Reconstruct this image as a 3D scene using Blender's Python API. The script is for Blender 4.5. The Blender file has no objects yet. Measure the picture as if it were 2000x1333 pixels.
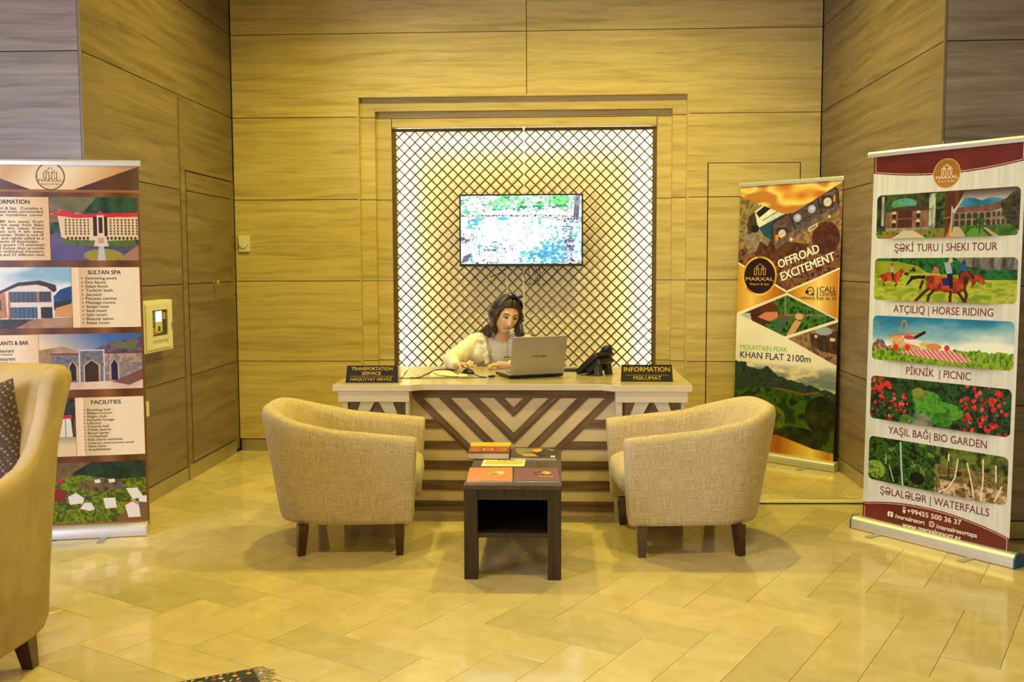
import bpy, bmesh, math, random
import numpy as np
from math import pi, sin, cos, radians
from mathutils import Vector, Matrix
random.seed(7)
SC = bpy.context.scene
COL = SC.collection

# ------------------------------------------------------------------ camera
cam_d = bpy.data.cameras.new('camera')
cam = bpy.data.objects.new('camera', cam_d)
COL.objects.link(cam)
SC.camera = cam
cam_d.sensor_width = 36.0
cam_d.lens = 1944.44 / 2000.0 * 36.0
cam_d.clip_end = 60
_y, _p, _r = 0.0468, 0.0764, -0.0038
_f = Vector((-sin(_y) * cos(_p), cos(_y) * cos(_p), -sin(_p)))
_ri = Vector((cos(_y), sin(_y), 0))
_up = _ri.cross(_f)
_r2 = _ri * cos(_r) + _up * sin(_r)
_u2 = -_ri * sin(_r) + _up * cos(_r)
cam.matrix_world = Matrix(((_r2.x, _u2.x, -_f.x, 0), (_r2.y, _u2.y, -_f.y, 0), (_r2.z, _u2.z, -_f.z, 1.5), (0, 0, 0, 1)))

# ------------------------------------------------------------------ colour management, world, lights
SC.view_settings.view_transform = 'Standard'
SC.view_settings.look = 'None'
SC.view_settings.gamma = 1.0
SC.view_settings.use_curve_mapping = False
SC.view_settings.exposure = 0.0
try:
    SC.cycles.use_denoising = True
    SC.cycles.max_bounces = 8
    SC.cycles.sample_clamp_indirect = 4.0
except Exception:
    pass
wd = bpy.data.worlds.new('world')
SC.world = wd
wd.use_nodes = True
wd.node_tree.nodes['Background'].inputs[0].default_value = (1.0, 0.86, 0.42, 1)
wd.node_tree.nodes['Background'].inputs[1].default_value = 0.13

YEL = (1.0, 0.86, 0.125)
YEL2 = (1.0, 0.83, 0.20)


def lamp(name, typ, loc, aim, power, color, size=0.1, size_y=None, spot=None, blend=0.6):
    d = bpy.data.lights.new(name, typ)
    d.energy = power
    d.color = color
    if typ == 'AREA':
        d.size = size
        if size_y:
            d.shape = 'RECTANGLE'
            d.size_y = size_y
    else:
        d.shadow_soft_size = size
    if typ == 'SPOT':
        d.spot_size = spot
        d.spot_blend = blend
    o = bpy.data.objects.new(name, d)
    COL.objects.link(o)
    o.location = loc
    v = Vector(aim) - Vector(loc)
    o.rotation_euler = v.to_track_quat('-Z', 'Y').to_euler()
    return o


# recessed ceiling downlights over the reception area (warm yellow)
lamp('downlight_a', 'SPOT', (-1.35, 6.20, 4.1), (-1.35, 6.20, 0), 250, YEL, 0.07, spot=radians(146), blend=0.8)
lamp('downlight_b', 'SPOT', (0.72, 6.20, 4.1), (0.72, 6.20, 0), 250, YEL, 0.07, spot=radians(146), blend=0.8)
lamp('downlight_c', 'SPOT', (-0.25, 6.5, 4.1), (-0.25, 6.8, 0), 45, YEL, 0.10, spot=radians(140), blend=0.8)
lamp('downlight_d', 'SPOT', (-1.5, 3.3, 4.1), (-1.2, 4.3, 0), 165, YEL2, 0.25, spot=radians(130), blend=0.9)
lamp('downlight_e', 'SPOT', (1.1, 3.3, 4.1), (0.8, 4.3, 0), 165, YEL2, 0.25, spot=radians(130), blend=0.9)
# daylight from the lobby's windows, left of and behind the camera
lamp('window_daylight', 'AREA', (-4.6, 0.6, 1.75), (1.2, 5.3, 1.0), 205, (0.84, 0.86, 1.12), 1.8, 1.8)
lamp('front_fill', 'AREA', (1.5, -2.5, 3.2), (0.4, 6.0, 0.8), 85, (1.0, 0.82, 0.36), 3.0, 2.0)  # broad unseen fill, added behind the camera to brighten camera-facing surfaces

# ------------------------------------------------------------------ helpers


def tag(o, label=None, cat=None, group=None, kind=None):
    if label:
        o['label'] = label
    if cat:
        o['category'] = cat
    if group:
        o['group'] = group
    if kind:
        o['kind'] = kind
    return o


def thing(name, label, cat, loc=(0, 0, 0), rz=0.0, group=None, kind=None):
    o = bpy.data.objects.new(name, None)
    COL.objects.link(o)
    o.empty_display_size = 0.1
    o.location = loc
    o.rotation_euler = (0, 0, rz)
    return tag(o, label, cat, group, kind)


class MB:
    """collects shapes into one mesh"""

    def __init__(s):
        s.v = []
        s.f = []
        s.m = []
        s.mi = 0

    def add(s, vs, fs, mi=None):
        n = len(s.v)
        s.v += [tuple(v) for v in vs]
        s.f += [tuple(i + n for i in f) for f in fs]
        s.m += [s.mi if mi is None else mi] * len(fs)
        return s

    def box(s, x0, x1, y0, y1, z0, z1, mi=None):
        vs = [(x, y, z) for z in (z0, z1) for y in (y0, y1) for x in (x0, x1)]
        return s.add(vs, [(0, 2, 3, 1), (4, 5, 7, 6), (0, 1, 5, 4), (1, 3, 7, 5), (3, 2, 6, 7), (2, 0, 4, 6)], mi)

    def rbox(s, c, size, R=None, mi=None):
        hx, hy, hz = [a / 2 for a in size]
        vs = [Vector((x, y, z)) for z in (-hz, hz) for y in (-hy, hy) for x in (-hx, hx)]
        if R is not None:
            vs = [R @ v for v in vs]
        vs = [v + Vector(c) for v in vs]
        return s.add(vs, [(0, 2, 3, 1), (4, 5, 7, 6), (0, 1, 5, 4), (1, 3, 7, 5), (3, 2, 6, 7), (2, 0, 4, 6)], mi)

    def prism(s, pts, fn, d0, d1, mi=None):
        """2D outline pts; fn(a,b,d)->xyz"""
        n = len(pts)
        vs = [fn(a, b, d0) for a, b in pts] + [fn(a, b, d1) for a, b in pts]
        fs = [tuple(range(n))[::-1], tuple(range(n, 2 * n))]
        fs += [(i, (i + 1) % n, (i + 1) % n + n, i + n) for i in range(n)]
        return s.add(vs, fs, mi)

    def tube(s, pts, r, n=8, mi=None, cap=True):
        pts = [Vector(p) for p in pts]
        rr = r if isinstance(r, (list, tuple)) else [r] * len(pts)
        vs = []
        fs = []
        up = Vector((0, 0, 1))
        for i, p in enumerate(pts):
            t = (pts[min(i + 1, len(pts) - 1)] - pts[max(i - 1, 0)])
            if t.length < 1e-9:
                t = Vector((0, 0, 1))
            t.normalize()
            a = t.cross(up)
            if a.length < 0.05:
                a = t.cross(Vector((1, 0, 0)))
            a.normalize()
            b = t.cross(a).normalized()
            for k in range(n):
                th = 2 * pi * k / n
                vs.append(p + (a * cos(th) + b * sin(th)) * rr[i])
        for i in range(len(pts) - 1):
            for k in range(n):
                k2 = (k + 1) % n
                fs.append((i * n + k, i * n + k2, (i + 1) * n + k2, (i + 1) * n + k))
        if cap:
            fs.append(tuple(range(n))[::-1])
            fs.append(tuple(range((len(pts) - 1) * n, len(pts) * n)))
        return s.add(vs, fs, mi)

    def lathe(s, prof, c, axis=2, n=24, mi=None):
        vs = []
        fs = []
        for (r, h) in prof:
            for k in range(n):
                a = 2 * pi * k / n
                p = [r * cos(a), r * sin(a)]
                q = [0, 0, 0]
                o = [i for i in range(3) if i != axis]
                q[o[0]] = p[0]
                q[o[1]] = p[1]
                q[axis] = h
                vs.append((q[0] + c[0], q[1] + c[1], q[2] + c[2]))
        for i in range(len(prof) - 1):
            for k in range(n):
                k2 = (k + 1) % n
                fs.append((i * n + k, i * n + k2, (i + 1) * n + k2, (i + 1) * n + k))
        fs.append(tuple(range(n))[::-1])
        fs.append(tuple(range((len(prof) - 1) * n, len(prof) * n)))
        return s.add(vs, fs, mi)

    def ellipsoid(s, c, r, nu=16, nv=10, R=None, mi=None):
        vs = []
        fs = []
        for j in range(nv + 1):
            ph = -pi / 2 + pi * j / nv
            for i in range(nu):
                th = 2 * pi * i / nu
                v = Vector((r[0] * cos(ph) * cos(th), r[1] * cos(ph) * sin(th), r[2] * sin(ph)))
                if R is not None:
                    v = R @ v
                vs.append(v + Vector(c))
        for j in range(nv):
            for i in range(nu):
                i2 = (i + 1) % nu
                fs.append((j * nu + i, j * nu + i2, (j + 1) * nu + i2, (j + 1) * nu + i))
        return s.add(vs, fs, mi)

    def build(s, name, mat, parent=None, smooth=False, bevel=0.0, local=False, uv=None, segs=2):
        me = bpy.data.meshes.new(name)
        vs = s.v
        if parent is not None and not local:
            inv = (Matrix.Translation(parent.location) @ parent.rotation_euler.to_matrix().to_4x4()).inverted()
            if parent.parent is not None:
                pp = parent.parent
                inv = inv @ (Matrix.Translation(pp.location) @ pp.rotation_euler.to_matrix().to_4x4()).inverted()
            vs = [tuple(inv @ Vector(v)) for v in vs]
        me.from_pydata([tuple(v) for v in vs], [], s.f)
        mats = mat if isinstance(mat, (list, tuple)) else [mat]
        for m in mats:
            me.materials.append(m)
        if len(mats) > 1:
            me.polygons.foreach_set('material_index', s.m)
        if bevel > 0:
            bm = bmesh.new()
            bm.from_mesh(me)
            bmesh.ops.remove_doubles(bm, verts=bm.verts, dist=1e-5)
            ed = [e for e in bm.edges if len(e.link_faces) == 2 and e.calc_face_angle(0) > 0.5]
            bmesh.ops.bevel(bm, geom=ed, offset=bevel, segments=segs, affect='EDGES', profile=0.6, clamp_overlap=True)
            bmesh.ops.recalc_face_normals(bm, faces=bm.faces)
            bm.to_mesh(me)
            bm.free()
        else:
            bm = bmesh.new()
            bm.from_mesh(me)
            bmesh.ops.recalc_face_normals(bm, faces=bm.faces)
            bm.to_mesh(me)
            bm.free()
        if smooth:
            me.polygons.foreach_set('use_smooth', [True] * len(me.polygons))
            if smooth != 'all':
                try:
                    me.set_sharp_from_angle(angle=radians(40))
                except Exception:
                    pass
        me.update()
        o = bpy.data.objects.new(name, me)
        COL.objects.link(o)
        if parent is not None:
            o.parent = parent
        return o


def copy_tree(o, parent=None):
    c = o.copy()
    COL.objects.link(c)
    c.parent = parent
    for ch in list(o.children):
        copy_tree(ch, c)
    return c


# ------------------------------------------------------------------ materials
def lin(c):
    return tuple(((x / 12.92) if x <= 0.04045 else ((x + 0.055) / 1.055) ** 2.4) for x in c)


def hx(r, g, b):
    return lin((r / 255, g / 255, b / 255))


def mat(name, col, rough=0.5, metal=0.0, spec=0.5, coat=0.0, emit=None, es=0.0, noise=0.0, nscale=20, trans=0.0, bump=0.0):
    m = bpy.data.materials.new(name)
    m.use_nodes = True
    nt = m.node_tree
    b = nt.nodes['Principled BSDF']
    b.inputs['Base Color'].default_value = (*col, 1)
    b.inputs['Roughness'].default_value = rough
    b.inputs['Metallic'].default_value = metal
    b.inputs['Specular IOR Level'].default_value = spec
    b.inputs['Coat Weight'].default_value = coat
    b.inputs['Transmission Weight'].default_value = trans
    if emit:
        b.inputs['Emission Color'].default_value = (*emit, 1)
        b.inputs['Emission Strength'].default_value = es
    if noise > 0 or bump > 0:
        tc = nt.nodes.new('ShaderNodeTexCoord')
        n = nt.nodes.new('ShaderNodeTexNoise')
        n.inputs['Scale'].default_value = nscale
        n.inputs['Detail'].default_value = 5
        nt.links.new(tc.outputs['Object'], n.inputs['Vector'])
        if noise > 0:
            cr = nt.nodes.new('ShaderNodeValToRGB')
            cr.color_ramp.elements[0].position = 0.3
            cr.color_ramp.elements[1].position = 0.7
            cr.color_ramp.elements[0].color = (*[c * (1 - noise) for c in col], 1)
            cr.color_ramp.elements[1].color = (*[min(1, c * (1 + noise)) for c in col], 1)
            nt.links.new(n.outputs[0], cr.inputs[0])
            nt.links.new(cr.outputs[0], b.inputs['Base Color'])
        if bump > 0:
            bu = nt.nodes.new('ShaderNodeBump')
            bu.inputs['Strength'].default_value = bump
            bu.inputs['Distance'].default_value = 0.01
            nt.links.new(n.outputs[0], bu.inputs['Height'])
            nt.links.new(bu.outputs[0], b.inputs['Normal'])
    return m


def wood(name, dark, mid, light, along='x', rough=0.45, scale=1.0, wav=0.0, coat=0.0, fine=0.5, objc=False, var=0.12):
    """grain stretched along one world (or object) axis"""
    m = bpy.data.materials.new(name)
    m.use_nodes = True
    nt = m.node_tree
    N = nt.nodes
    L = nt.links
    b = N['Principled BSDF']
    b.inputs['Roughness'].default_value = rough
    b.inputs['Coat Weight'].default_value = coat
    if objc:
        src = N.new('ShaderNodeTexCoord').outputs['Object']
    else:
        src = N.new('ShaderNodeNewGeometry').outputs['Position']
    oi = N.new('ShaderNodeObjectInfo')
    off = N.new('ShaderNodeVectorMath')
    off.operation = 'SCALE'
    off.inputs[0].default_value = (7.3, 3.1, 5.7)
    L.new(oi.outputs['Random'], off.inputs['Scale'])
    ad = N.new('ShaderNodeVectorMath')
    ad.operation = 'ADD'
    L.new(src, ad.inputs[0])
    L.new(off.outputs[0], ad.inputs[1])
    cur = ad.outputs[0]
    if wav > 0:
        nz = N.new('ShaderNodeTexNoise')
        nz.inputs['Scale'].default_value = 1.6
        nz.inputs['Detail'].default_value = 1
        L.new(cur, nz.inputs['Vector'])
        sc = N.new('ShaderNodeVectorMath')
        sc.operation = 'SCALE'
        sc.inputs['Scale'].default_value = wav
        L.new(nz.outputs['Color'], sc.inputs[0])
        a2 = N.new('ShaderNodeVectorMath')
        a2.operation = 'ADD'
        L.new(cur, a2.inputs[0])
        L.new(sc.outputs[0], a2.inputs[1])
        cur = a2.outputs[0]
    mp = N.new('ShaderNodeMapping')
    s = [22 * scale] * 3
    s['xyz'.index(along)] = 1.1 * scale
    mp.inputs['Scale'].default_value = s
    L.new(cur, mp.inputs['Vector'])
    n1 = N.new('ShaderNodeTexNoise')
    n1.inputs['Scale'].default_value = 1.0
    n1.inputs['Detail'].default_value = 6
    n1.inputs['Roughness'].default_value = 0.62
    n1.inputs['Distortion'].default_value = 0.55
    L.new(mp.outputs[0], n1.inputs['Vector'])
    cr = N.new('ShaderNodeValToRGB')
    e = cr.color_ramp.elements
    e[0].position = 0.30
    e[0].color = (*dark, 1)
    e[1].position = 0.72
    e[1].color = (*light, 1)
    k = e.new(0.5)
    k.color = (*mid, 1)
    L.new(n1.outputs[0], cr.inputs[0])
    # fine pores
    mp2 = N.new('ShaderNodeMapping')
    s2 = [150 * scale] * 3
    s2['xyz'.index(along)] = 5 * scale
    mp2.inputs['Scale'].default_value = s2
    L.new(cur, mp2.inputs['Vector'])
    n2 = N.new('ShaderNodeTexNoise')
    n2.inputs['Scale'].default_value = 1.0
    n2.inputs['Detail'].default_value = 3
    L.new(mp2.outputs[0], n2.inputs['Vector'])
    hs = N.new('ShaderNodeHueSaturation')
    L.new(cr.outputs[0], hs.inputs['Color'])
    ma = N.new('ShaderNodeMath')
    ma.operation = 'MULTIPLY_ADD'
    ma.inputs[1].default_value = fine
    ma.inputs[2].default_value = 1 - fine / 2
    L.new(n2.outputs[0], ma.inputs[0])
    mb = N.new('ShaderNodeMath')
    mb.operation = 'MULTIPLY_ADD'
    mb.inputs[1].default_value = var
    mb.inputs[2].default_value = 1 - var / 2
    L.new(oi.outputs['Random'], mb.inputs[0])
    mc = N.new('ShaderNodeMath')
    mc.operation = 'MULTIPLY'
    L.new(ma.outputs[0], mc.inputs[0])
    L.new(mb.outputs[0], mc.inputs[1])
    L.new(mc.outputs[0], hs.inputs['Value'])
    L.new(hs.outputs[0], b.inputs['Base Color'])
    bu = N.new('ShaderNodeBump')
    bu.inputs['Strength'].default_value = 0.12
    bu.inputs['Distance'].default_value = 0.004
    L.new(n2.outputs[0], bu.inputs['Height'])
    L.new(bu.outputs[0], b.inputs['Normal'])
    return m


M = {}
M['oak_x'] = wood('light_oak_laminate', (0.38, 0.275, 0.105), (0.53, 0.405, 0.165), (0.63, 0.50, 0.225), 'x', 0.42, 1.0, 0.05, fine=0.35)
M['oak_y'] = wood('light_oak_laminate_reveal', (0.38, 0.275, 0.105), (0.53, 0.405, 0.165), (0.63, 0.50, 0.225), 'y', 0.42, 1.0, 0.05, fine=0.35)
M['walnut_y'] = wood('grey_brown_laminate_side', (0.112, 0.074, 0.040), (0.185, 0.13, 0.072), (0.245, 0.178, 0.104), 'y', 0.42, 0.85, 0.05, fine=0.30, var=0.05)  # same laminate as the front walls, with the warm downlight tint in its colour
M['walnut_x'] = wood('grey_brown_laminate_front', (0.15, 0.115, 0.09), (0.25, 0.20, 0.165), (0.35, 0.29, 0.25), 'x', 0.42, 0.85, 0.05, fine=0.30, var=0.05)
M['gap'] = mat('dark_joint', (0.03, 0.02, 0.012), 0.9)
M['trim'] = mat('brown_edge_strip', (0.20, 0.145, 0.085), 0.5)
M['skirt'] = mat('brushed_metal_baseboard', (0.46, 0.40, 0.27), 0.38, 0.75, noise=0.08, nscale=6)
M['marble_slab'] = mat('grout', (0.36, 0.27, 0.14), 0.5)
M['white_lam'] = mat('cream_white_laminate', (0.72, 0.64, 0.50), 0.35, noise=0.03, nscale=8)
M['cream_lam'] = mat('warm_cream_laminate', (0.84, 0.66, 0.40), 0.4, noise=0.03, nscale=8)
M['desk_top'] = wood('desk_top_wood', (0.40, 0.31, 0.19), (0.52, 0.42, 0.27), (0.62, 0.52, 0.36), 'x', 0.22, 0.8, 0.1, fine=0.2, coat=0.3)
M['ash_x'] = wood('brown_ash_strip', (0.070, 0.038, 0.018), (0.175, 0.105, 0.050), (0.31, 0.20, 0.105), 'x', 0.5, 1.6, 0.04, fine=0.5, objc=True)
M['ash_z'] = wood('brown_ash_upright', (0.070, 0.038, 0.018), (0.175, 0.105, 0.050), (0.31, 0.20, 0.105), 'z', 0.5, 1.6, 0.04, fine=0.5, objc=True)
M['wenge'] = wood('dark_wenge', (0.016, 0.008, 0.004), (0.030, 0.016, 0.009), (0.052, 0.030, 0.017), 'z', 0.35, 2.0, 0.02, fine=0.5, objc=True, coat=0.1)
M['wenge_top'] = wood('dark_wenge_top', (0.040, 0.024, 0.013), (0.070, 0.043, 0.024), (0.105, 0.068, 0.040), 'y', 0.30, 2.0, 0.02, fine=0.5, objc=True, coat=0.15)
M['alu'] = mat('satin_aluminium', (0.72, 0.70, 0.66), 0.34, 0.55)
M['alu_dark'] = mat('grey_metal_foot', (0.42, 0.43, 0.42), 0.4, 0.7)
M['blue_cap'] = mat('blue_plastic_cap', (0.015, 0.09, 0.30), 0.35)
M['white_cap'] = mat('pale_plastic_cap', (0.55, 0.52, 0.42), 0.4)
M['black'] = mat('black_plastic', (0.012, 0.011, 0.011), 0.35)
M['black_matte'] = mat('matt_black', (0.02, 0.018, 0.016), 0.6)
M['dark_leg'] = mat('dark_red_brown_wood', (0.045, 0.014, 0.007), 0.25, coat=0.3, noise=0.25, nscale=30)
M['cream_plastic'] = mat('cream_plastic', (0.72, 0.67, 0.48), 0.4)
M['gold'] = mat('brass', (0.75, 0.50, 0.10), 0.25, 0.9)
M['gold_print'] = mat('gold_print', (0.72, 0.50, 0.06), 0.45)
M['acrylic'] = mat('clear_acrylic', (0.90, 0.88, 0.80), 0.06, trans=0.85, spec=0.6)
M['silver_lap'] = mat('silver_grey_plastic', (0.40, 0.36, 0.29), 0.32, 0.35)
M['lattice'] = mat('dark_brown_mdf', (0.10, 0.058, 0.022), 0.55, noise=0.15)


def marble():
    m = bpy.data.materials.new('cream_marble_tile')
    m.use_nodes = True
    nt = m.node_tree
    N = nt.nodes
    L = nt.links
    b = N['Principled BSDF']
    b.inputs['Roughness'].default_value = 0.11
    b.inputs['Specular IOR Level'].default_value = 0.55
    oi = N.new('ShaderNodeObjectInfo')
    tc = N.new('ShaderNodeNewGeometry')
    off = N.new('ShaderNodeVectorMath')
    off.operation = 'SCALE'
    off.inputs[0].default_value = (9.3, 4.1, 6.7)
    L.new(oi.outputs['Random'], off.inputs['Scale'])
    ad = N.new('ShaderNodeVectorMath')
    ad.operation = 'ADD'
    L.new(tc.outputs['Position'], ad.inputs[0])
    L.new(off.outputs[0], ad.inputs[1])
    n = N.new('ShaderNodeTexNoise')
    n.inputs['Scale'].default_value = 5
    n.inputs['Detail'].default_value = 8
    n.inputs['Roughness'].default_value = 0.6
    n.inputs['Distortion'].default_value = 1.2
    L.new(ad.outputs[0], n.inputs['Vector'])
    cr = N.new('ShaderNodeValToRGB')
    e = cr.color_ramp.elements
    e[0].position = 0.30
    e[0].color = (0.56, 0.44, 0.225, 1)
    e[1].position = 0.68
    e[1].color = (0.67, 0.55, 0.315, 1)
    k = e.new(0.76)
    k.color = (0.76, 0.66, 0.42, 1)
    L.new(n.outputs[0], cr.inputs[0])
    hs = N.new('ShaderNodeHueSaturation')
    ma = N.new('ShaderNodeMath')
    ma.operation = 'MULTIPLY_ADD'
    ma.inputs[1].default_value = 0.20
    ma.inputs[2].default_value = 0.92
    L.new(oi.outputs['Random'], ma.inputs[0])
    L.new(ma.outputs[0], hs.inputs['Value'])
    L.new(cr.outputs[0], hs.inputs['Color'])
    L.new(hs.outputs[0], b.inputs['Base Color'])
    return m


M['marble'] = marble()


def fabric(name, a, c, bump=0.3):
    """woven upholstery: crossed slubby threads laid out by a metric UV map"""
    m = bpy.data.materials.new(name)
    m.use_nodes = True
    nt = m.node_tree
    N = nt.nodes
    L = nt.links
    b = N['Principled BSDF']
    b.inputs['Roughness'].default_value = 0.85
    b.inputs['Sheen Weight'].default_value = 0.25
    b.inputs['Specular IOR Level'].default_value = 0.2
    tc = N.new('ShaderNodeUVMap')
    tc.uv_map = 'UVMap'
    outs = []
    for sc in ((7, 260, 1), (230, 10, 1), (60, 430, 1), (400, 60, 1)):
        mp = N.new('ShaderNodeMapping')
        mp.inputs['Scale'].default_value = sc
        L.new(tc.outputs[0], mp.inputs['Vector'])
        n = N.new('ShaderNodeTexNoise')
        n.inputs['Scale'].default_value = 1
        n.inputs['Detail'].default_value = 1
        L.new(mp.outputs[0], n.inputs['Vector'])
        outs.append(n.outputs[0])
    cur = outs[0]
    for o in outs[1:]:
        q = N.new('ShaderNodeMath')
        q.operation = 'ADD'
        L.new(cur, q.inputs[0])
        L.new(o, q.inputs[1])
        cur = q.outputs[0]
    dv = N.new('ShaderNodeMath')
    dv.operation = 'DIVIDE'
    dv.inputs[1].default_value = 4
    L.new(cur, dv.inputs[0])
    cr = N.new('ShaderNodeValToRGB')
    e = cr.color_ramp.elements
    e[0].position = 0.42
    e[0].color = (*a, 1)
    e[1].position = 0.58
    e[1].color = (*c, 1)
    L.new(dv.outputs[0], cr.inputs[0])
    L.new(cr.outputs[0], b.inputs['Base Color'])
    bu = N.new('ShaderNodeBump')
    bu.inputs['Strength'].default_value = bump
    bu.inputs['Distance'].default_value = 0.003
    L.new(dv.outputs[0], bu.inputs['Height'])
    L.new(bu.outputs[0], b.inputs['Normal'])
    return m


def metric_uv(o, f=None):
    """UV in metres; f(vertex index, co)->(u,v), else box-projected"""
    me = o.data
    ul = me.uv_layers.new(name='UVMap')
    for p in me.polygons:
        n = p.normal
        for li in p.loop_indices:
            vi = me.loops[li].vertex_index
            co = me.vertices[vi].co
            if f:
                ul.data[li].uv = f(vi, co)
            elif abs(n.z) > 0.6:
                ul.data[li].uv = (co.x, co.y)
            elif abs(n.x) > abs(n.y):
                ul.data[li].uv = (co.y, co.z)
            else:
                ul.data[li].uv = (co.x, co.z)


M['weave'] = fabric('oatmeal_woven_upholstery', (0.42, 0.315, 0.175), (0.70, 0.56, 0.35))
M['suede'] = mat('tan_suede', (0.50, 0.36, 0.17), 0.75, noise=0.16, nscale=7, bump=0.1)


def checker_fabric():
    m = bpy.data.materials.new('brown_diamond_pattern_fabric')
    m.use_nodes = True
    nt = m.node_tree
    N = nt.nodes
    L = nt.links
    b = N['Principled BSDF']
    b.inputs['Roughness'].default_value = 0.8
    tc = N.new('ShaderNodeTexCoord')
    mp = N.new('ShaderNodeMapping')
    mp.inputs['Rotation'].default_value = (0, radians(45), 0)
    mp.inputs['Scale'].default_value = (62, 62, 62)
    L.new(tc.outputs['Object'], mp.inputs['Vector'])
    v = N.new('ShaderNodeTexVoronoi')
    v.inputs['Scale'].default_value = 1.0
    v.inputs['Randomness'].default_value = 0.0
    v.distance = 'CHEBYCHEV'
    L.new(mp.outputs[0], v.inputs['Vector'])
    cr = N.new('ShaderNodeValToRGB')
    e = cr.color_ramp.elements
    e[0].position = 0.20
    e[0].color = (0.30, 0.21, 0.14, 1)
    e[1].position = 0.34
    e[1].color = (0.075, 0.045, 0.03, 1)
    L.new(v.outputs['Distance'], cr.inputs[0])
    L.new(cr.outputs[0], b.inputs['Base Color'])
    return m


M['pillow'] = checker_fabric()
_tm = {}


def ink(rgb, rough=0.5):
    k = tuple(rgb) + (rough,)
    if k not in _tm:
        _tm[k] = mat('print_%02x%02x%02x' % tuple(int(c) for c in rgb), hx(*rgb), rough)
    return _tm[k]


_tx = {}


def text_mesh(body, bold=0.0):
    if body in _tx:
        return _tx[body]
    c = bpy.data.curves.new('t', 'FONT')
    c.body = body
    c.size = 1.0
    c.offset = bold
    c.resolution_u = 3
    o = bpy.data.objects.new('t', c)
    COL.objects.link(o)
    dg = bpy.context.evaluated_depsgraph_get()
    me = bpy.data.meshes.new_from_object(o.evaluated_get(dg))
    vs = [tuple(v.co) for v in me.vertices]
    fs = [tuple(p.vertices) for p in me.polygons]
    bpy.data.objects.remove(o)
    bpy.data.curves.remove(c)
    bpy.data.meshes.remove(me)
    _tx[body] = (vs, fs)
    return vs, fs


def lettering(lines, fn, name, parent, d=0.0006):
    """lines: (body, x0, x1, baseline, cap height, rgb, bold, angle); fn(a,b,d)->world"""
    mats = []
    mb = MB()
    for ln in lines:
        body, x0, x1, yb, ch, rgb = ln[:6]
        bold = ln[6] if len(ln) > 6 else 0.0
        ang = ln[7] if len(ln) > 7 else 0.0
        vs, fs = text_mesh(body, 0.0)
        if not vs:
            continue
        xa = min(v[0] for v in vs)
        xb = max(v[0] for v in vs)
        cap = 0.69
        sx = (x1 - x0) / (xb - xa) if x1 is not None else ch / cap
        sy = ch / cap
        mm = ink(rgb)
        if mm not in mats:
            mats.append(mm)
        w = bold * sy * 0.9
        offs = [(0, 0)] if bold <= 0 else [(-w, -w * 0.6), (w, -w * 0.6), (-w, w * 0.6), (w, w * 0.6)]
        for q, (ox_, oy_) in enumerate(offs):
            out = []
            for v in vs:
                a = (v[0] - xa) * sx + ox_
                b = v[1] * sy + oy_
                a, b = a * cos(ang) - b * sin(ang), a * sin(ang) + b * cos(ang)
                out.append(fn(x0 + a, yb + b, d + q * 0.00004))
            mb.add(out, fs, mats.index(mm))
    o = mb.build(name, mats, parent)
    o['kind'] = 'stuff'
    return o

# ------------------------------------------------------------------ room shell
D = 7.908
XL, XR = -2.593, 2.033
YL, YR = 5.395, 5.455
ZC = 4.15
ROWS = [0.097, 0.731, 1.376, 2.024, 2.670, 3.3155, 3.96, ZC]
G = 0.0028     # half joint
NX0, NX1, NT = -1.575, 1.002, 2.82
fy = lambda a, b, d: (a, d, b)
fxp = lambda a, b, d: (d, a, b)


def panel(pts, fn, d0, d1, m, parent, name='wall_panel'):
    """outline shrunk by the joint, extruded"""
    n = len(pts)
    cx = sum(p[0] for p in pts) / n
    out = []
    for i in range(n):
        a = Vector(pts[i - 1])
        b = Vector(pts[i])
        c = Vector(pts[(i + 1) % n])
        e1 = (b - a).normalized()
        e2 = (c - b).normalized()
        n1 = Vector((-e1.y, e1.x))
        n2 = Vector((-e2.y, e2.x))
        out.append((b.x + (n1.x + n2.x) * G, b.y + (n1.y + n2.y) * G))
    mb = MB()
    mb.prism(out, fn, d0, d1)
    return mb.build(name, m, parent)


def rect(a0, a1, b0, b1):
    return [(a0, b0), (a1, b0), (a1, b1), (a0, b1)]


# floor ---------------------------------------------------------------
fl = MB()
fl.box(-7, 6, -3.5, 8.4, -0.12, -0.011)
floor = fl.build('floor', M['marble_slab'])
tag(floor, 'polished cream marble floor laid in a herringbone of narrow tiles', kind='structure')
gT = 0.2087
th = radians(60)
eu = Vector((cos(th - pi / 2), sin(th - pi / 2)))
ev = Vector((cos(th), sin(th)))


def clip_poly(poly, a, b, c):
    """keep a*x+b*y<=c"""
    out = []
    for i in range(len(poly)):
        p, q = poly[i], poly[(i + 1) % len(poly)]
        dp, dq = a * p[0] + b * p[1] - c, a * q[0] + b * q[1] - c
        if dp <= 0:
            out.append(p)
        if (dp < 0 < dq) or (dq < 0 < dp):
            t = dp / (dp - dq)
            out.append((p[0] + (q[0] - p[0]) * t, p[1] + (q[1] - p[1]) * t))
    return out


def tile_poly(u0, u1, v0, v1, e=0.0008):
    r = []
    for (u, v) in ((u0 * gT + e, v0 * gT + e), (u1 * gT - e, v0 * gT + e), (u1 * gT - e, v1 * gT - e), (u0 * gT + e, v1 * gT - e)):
        p = eu * u + ev * v
        r.append((p.x, p.y))
    return r


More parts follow.
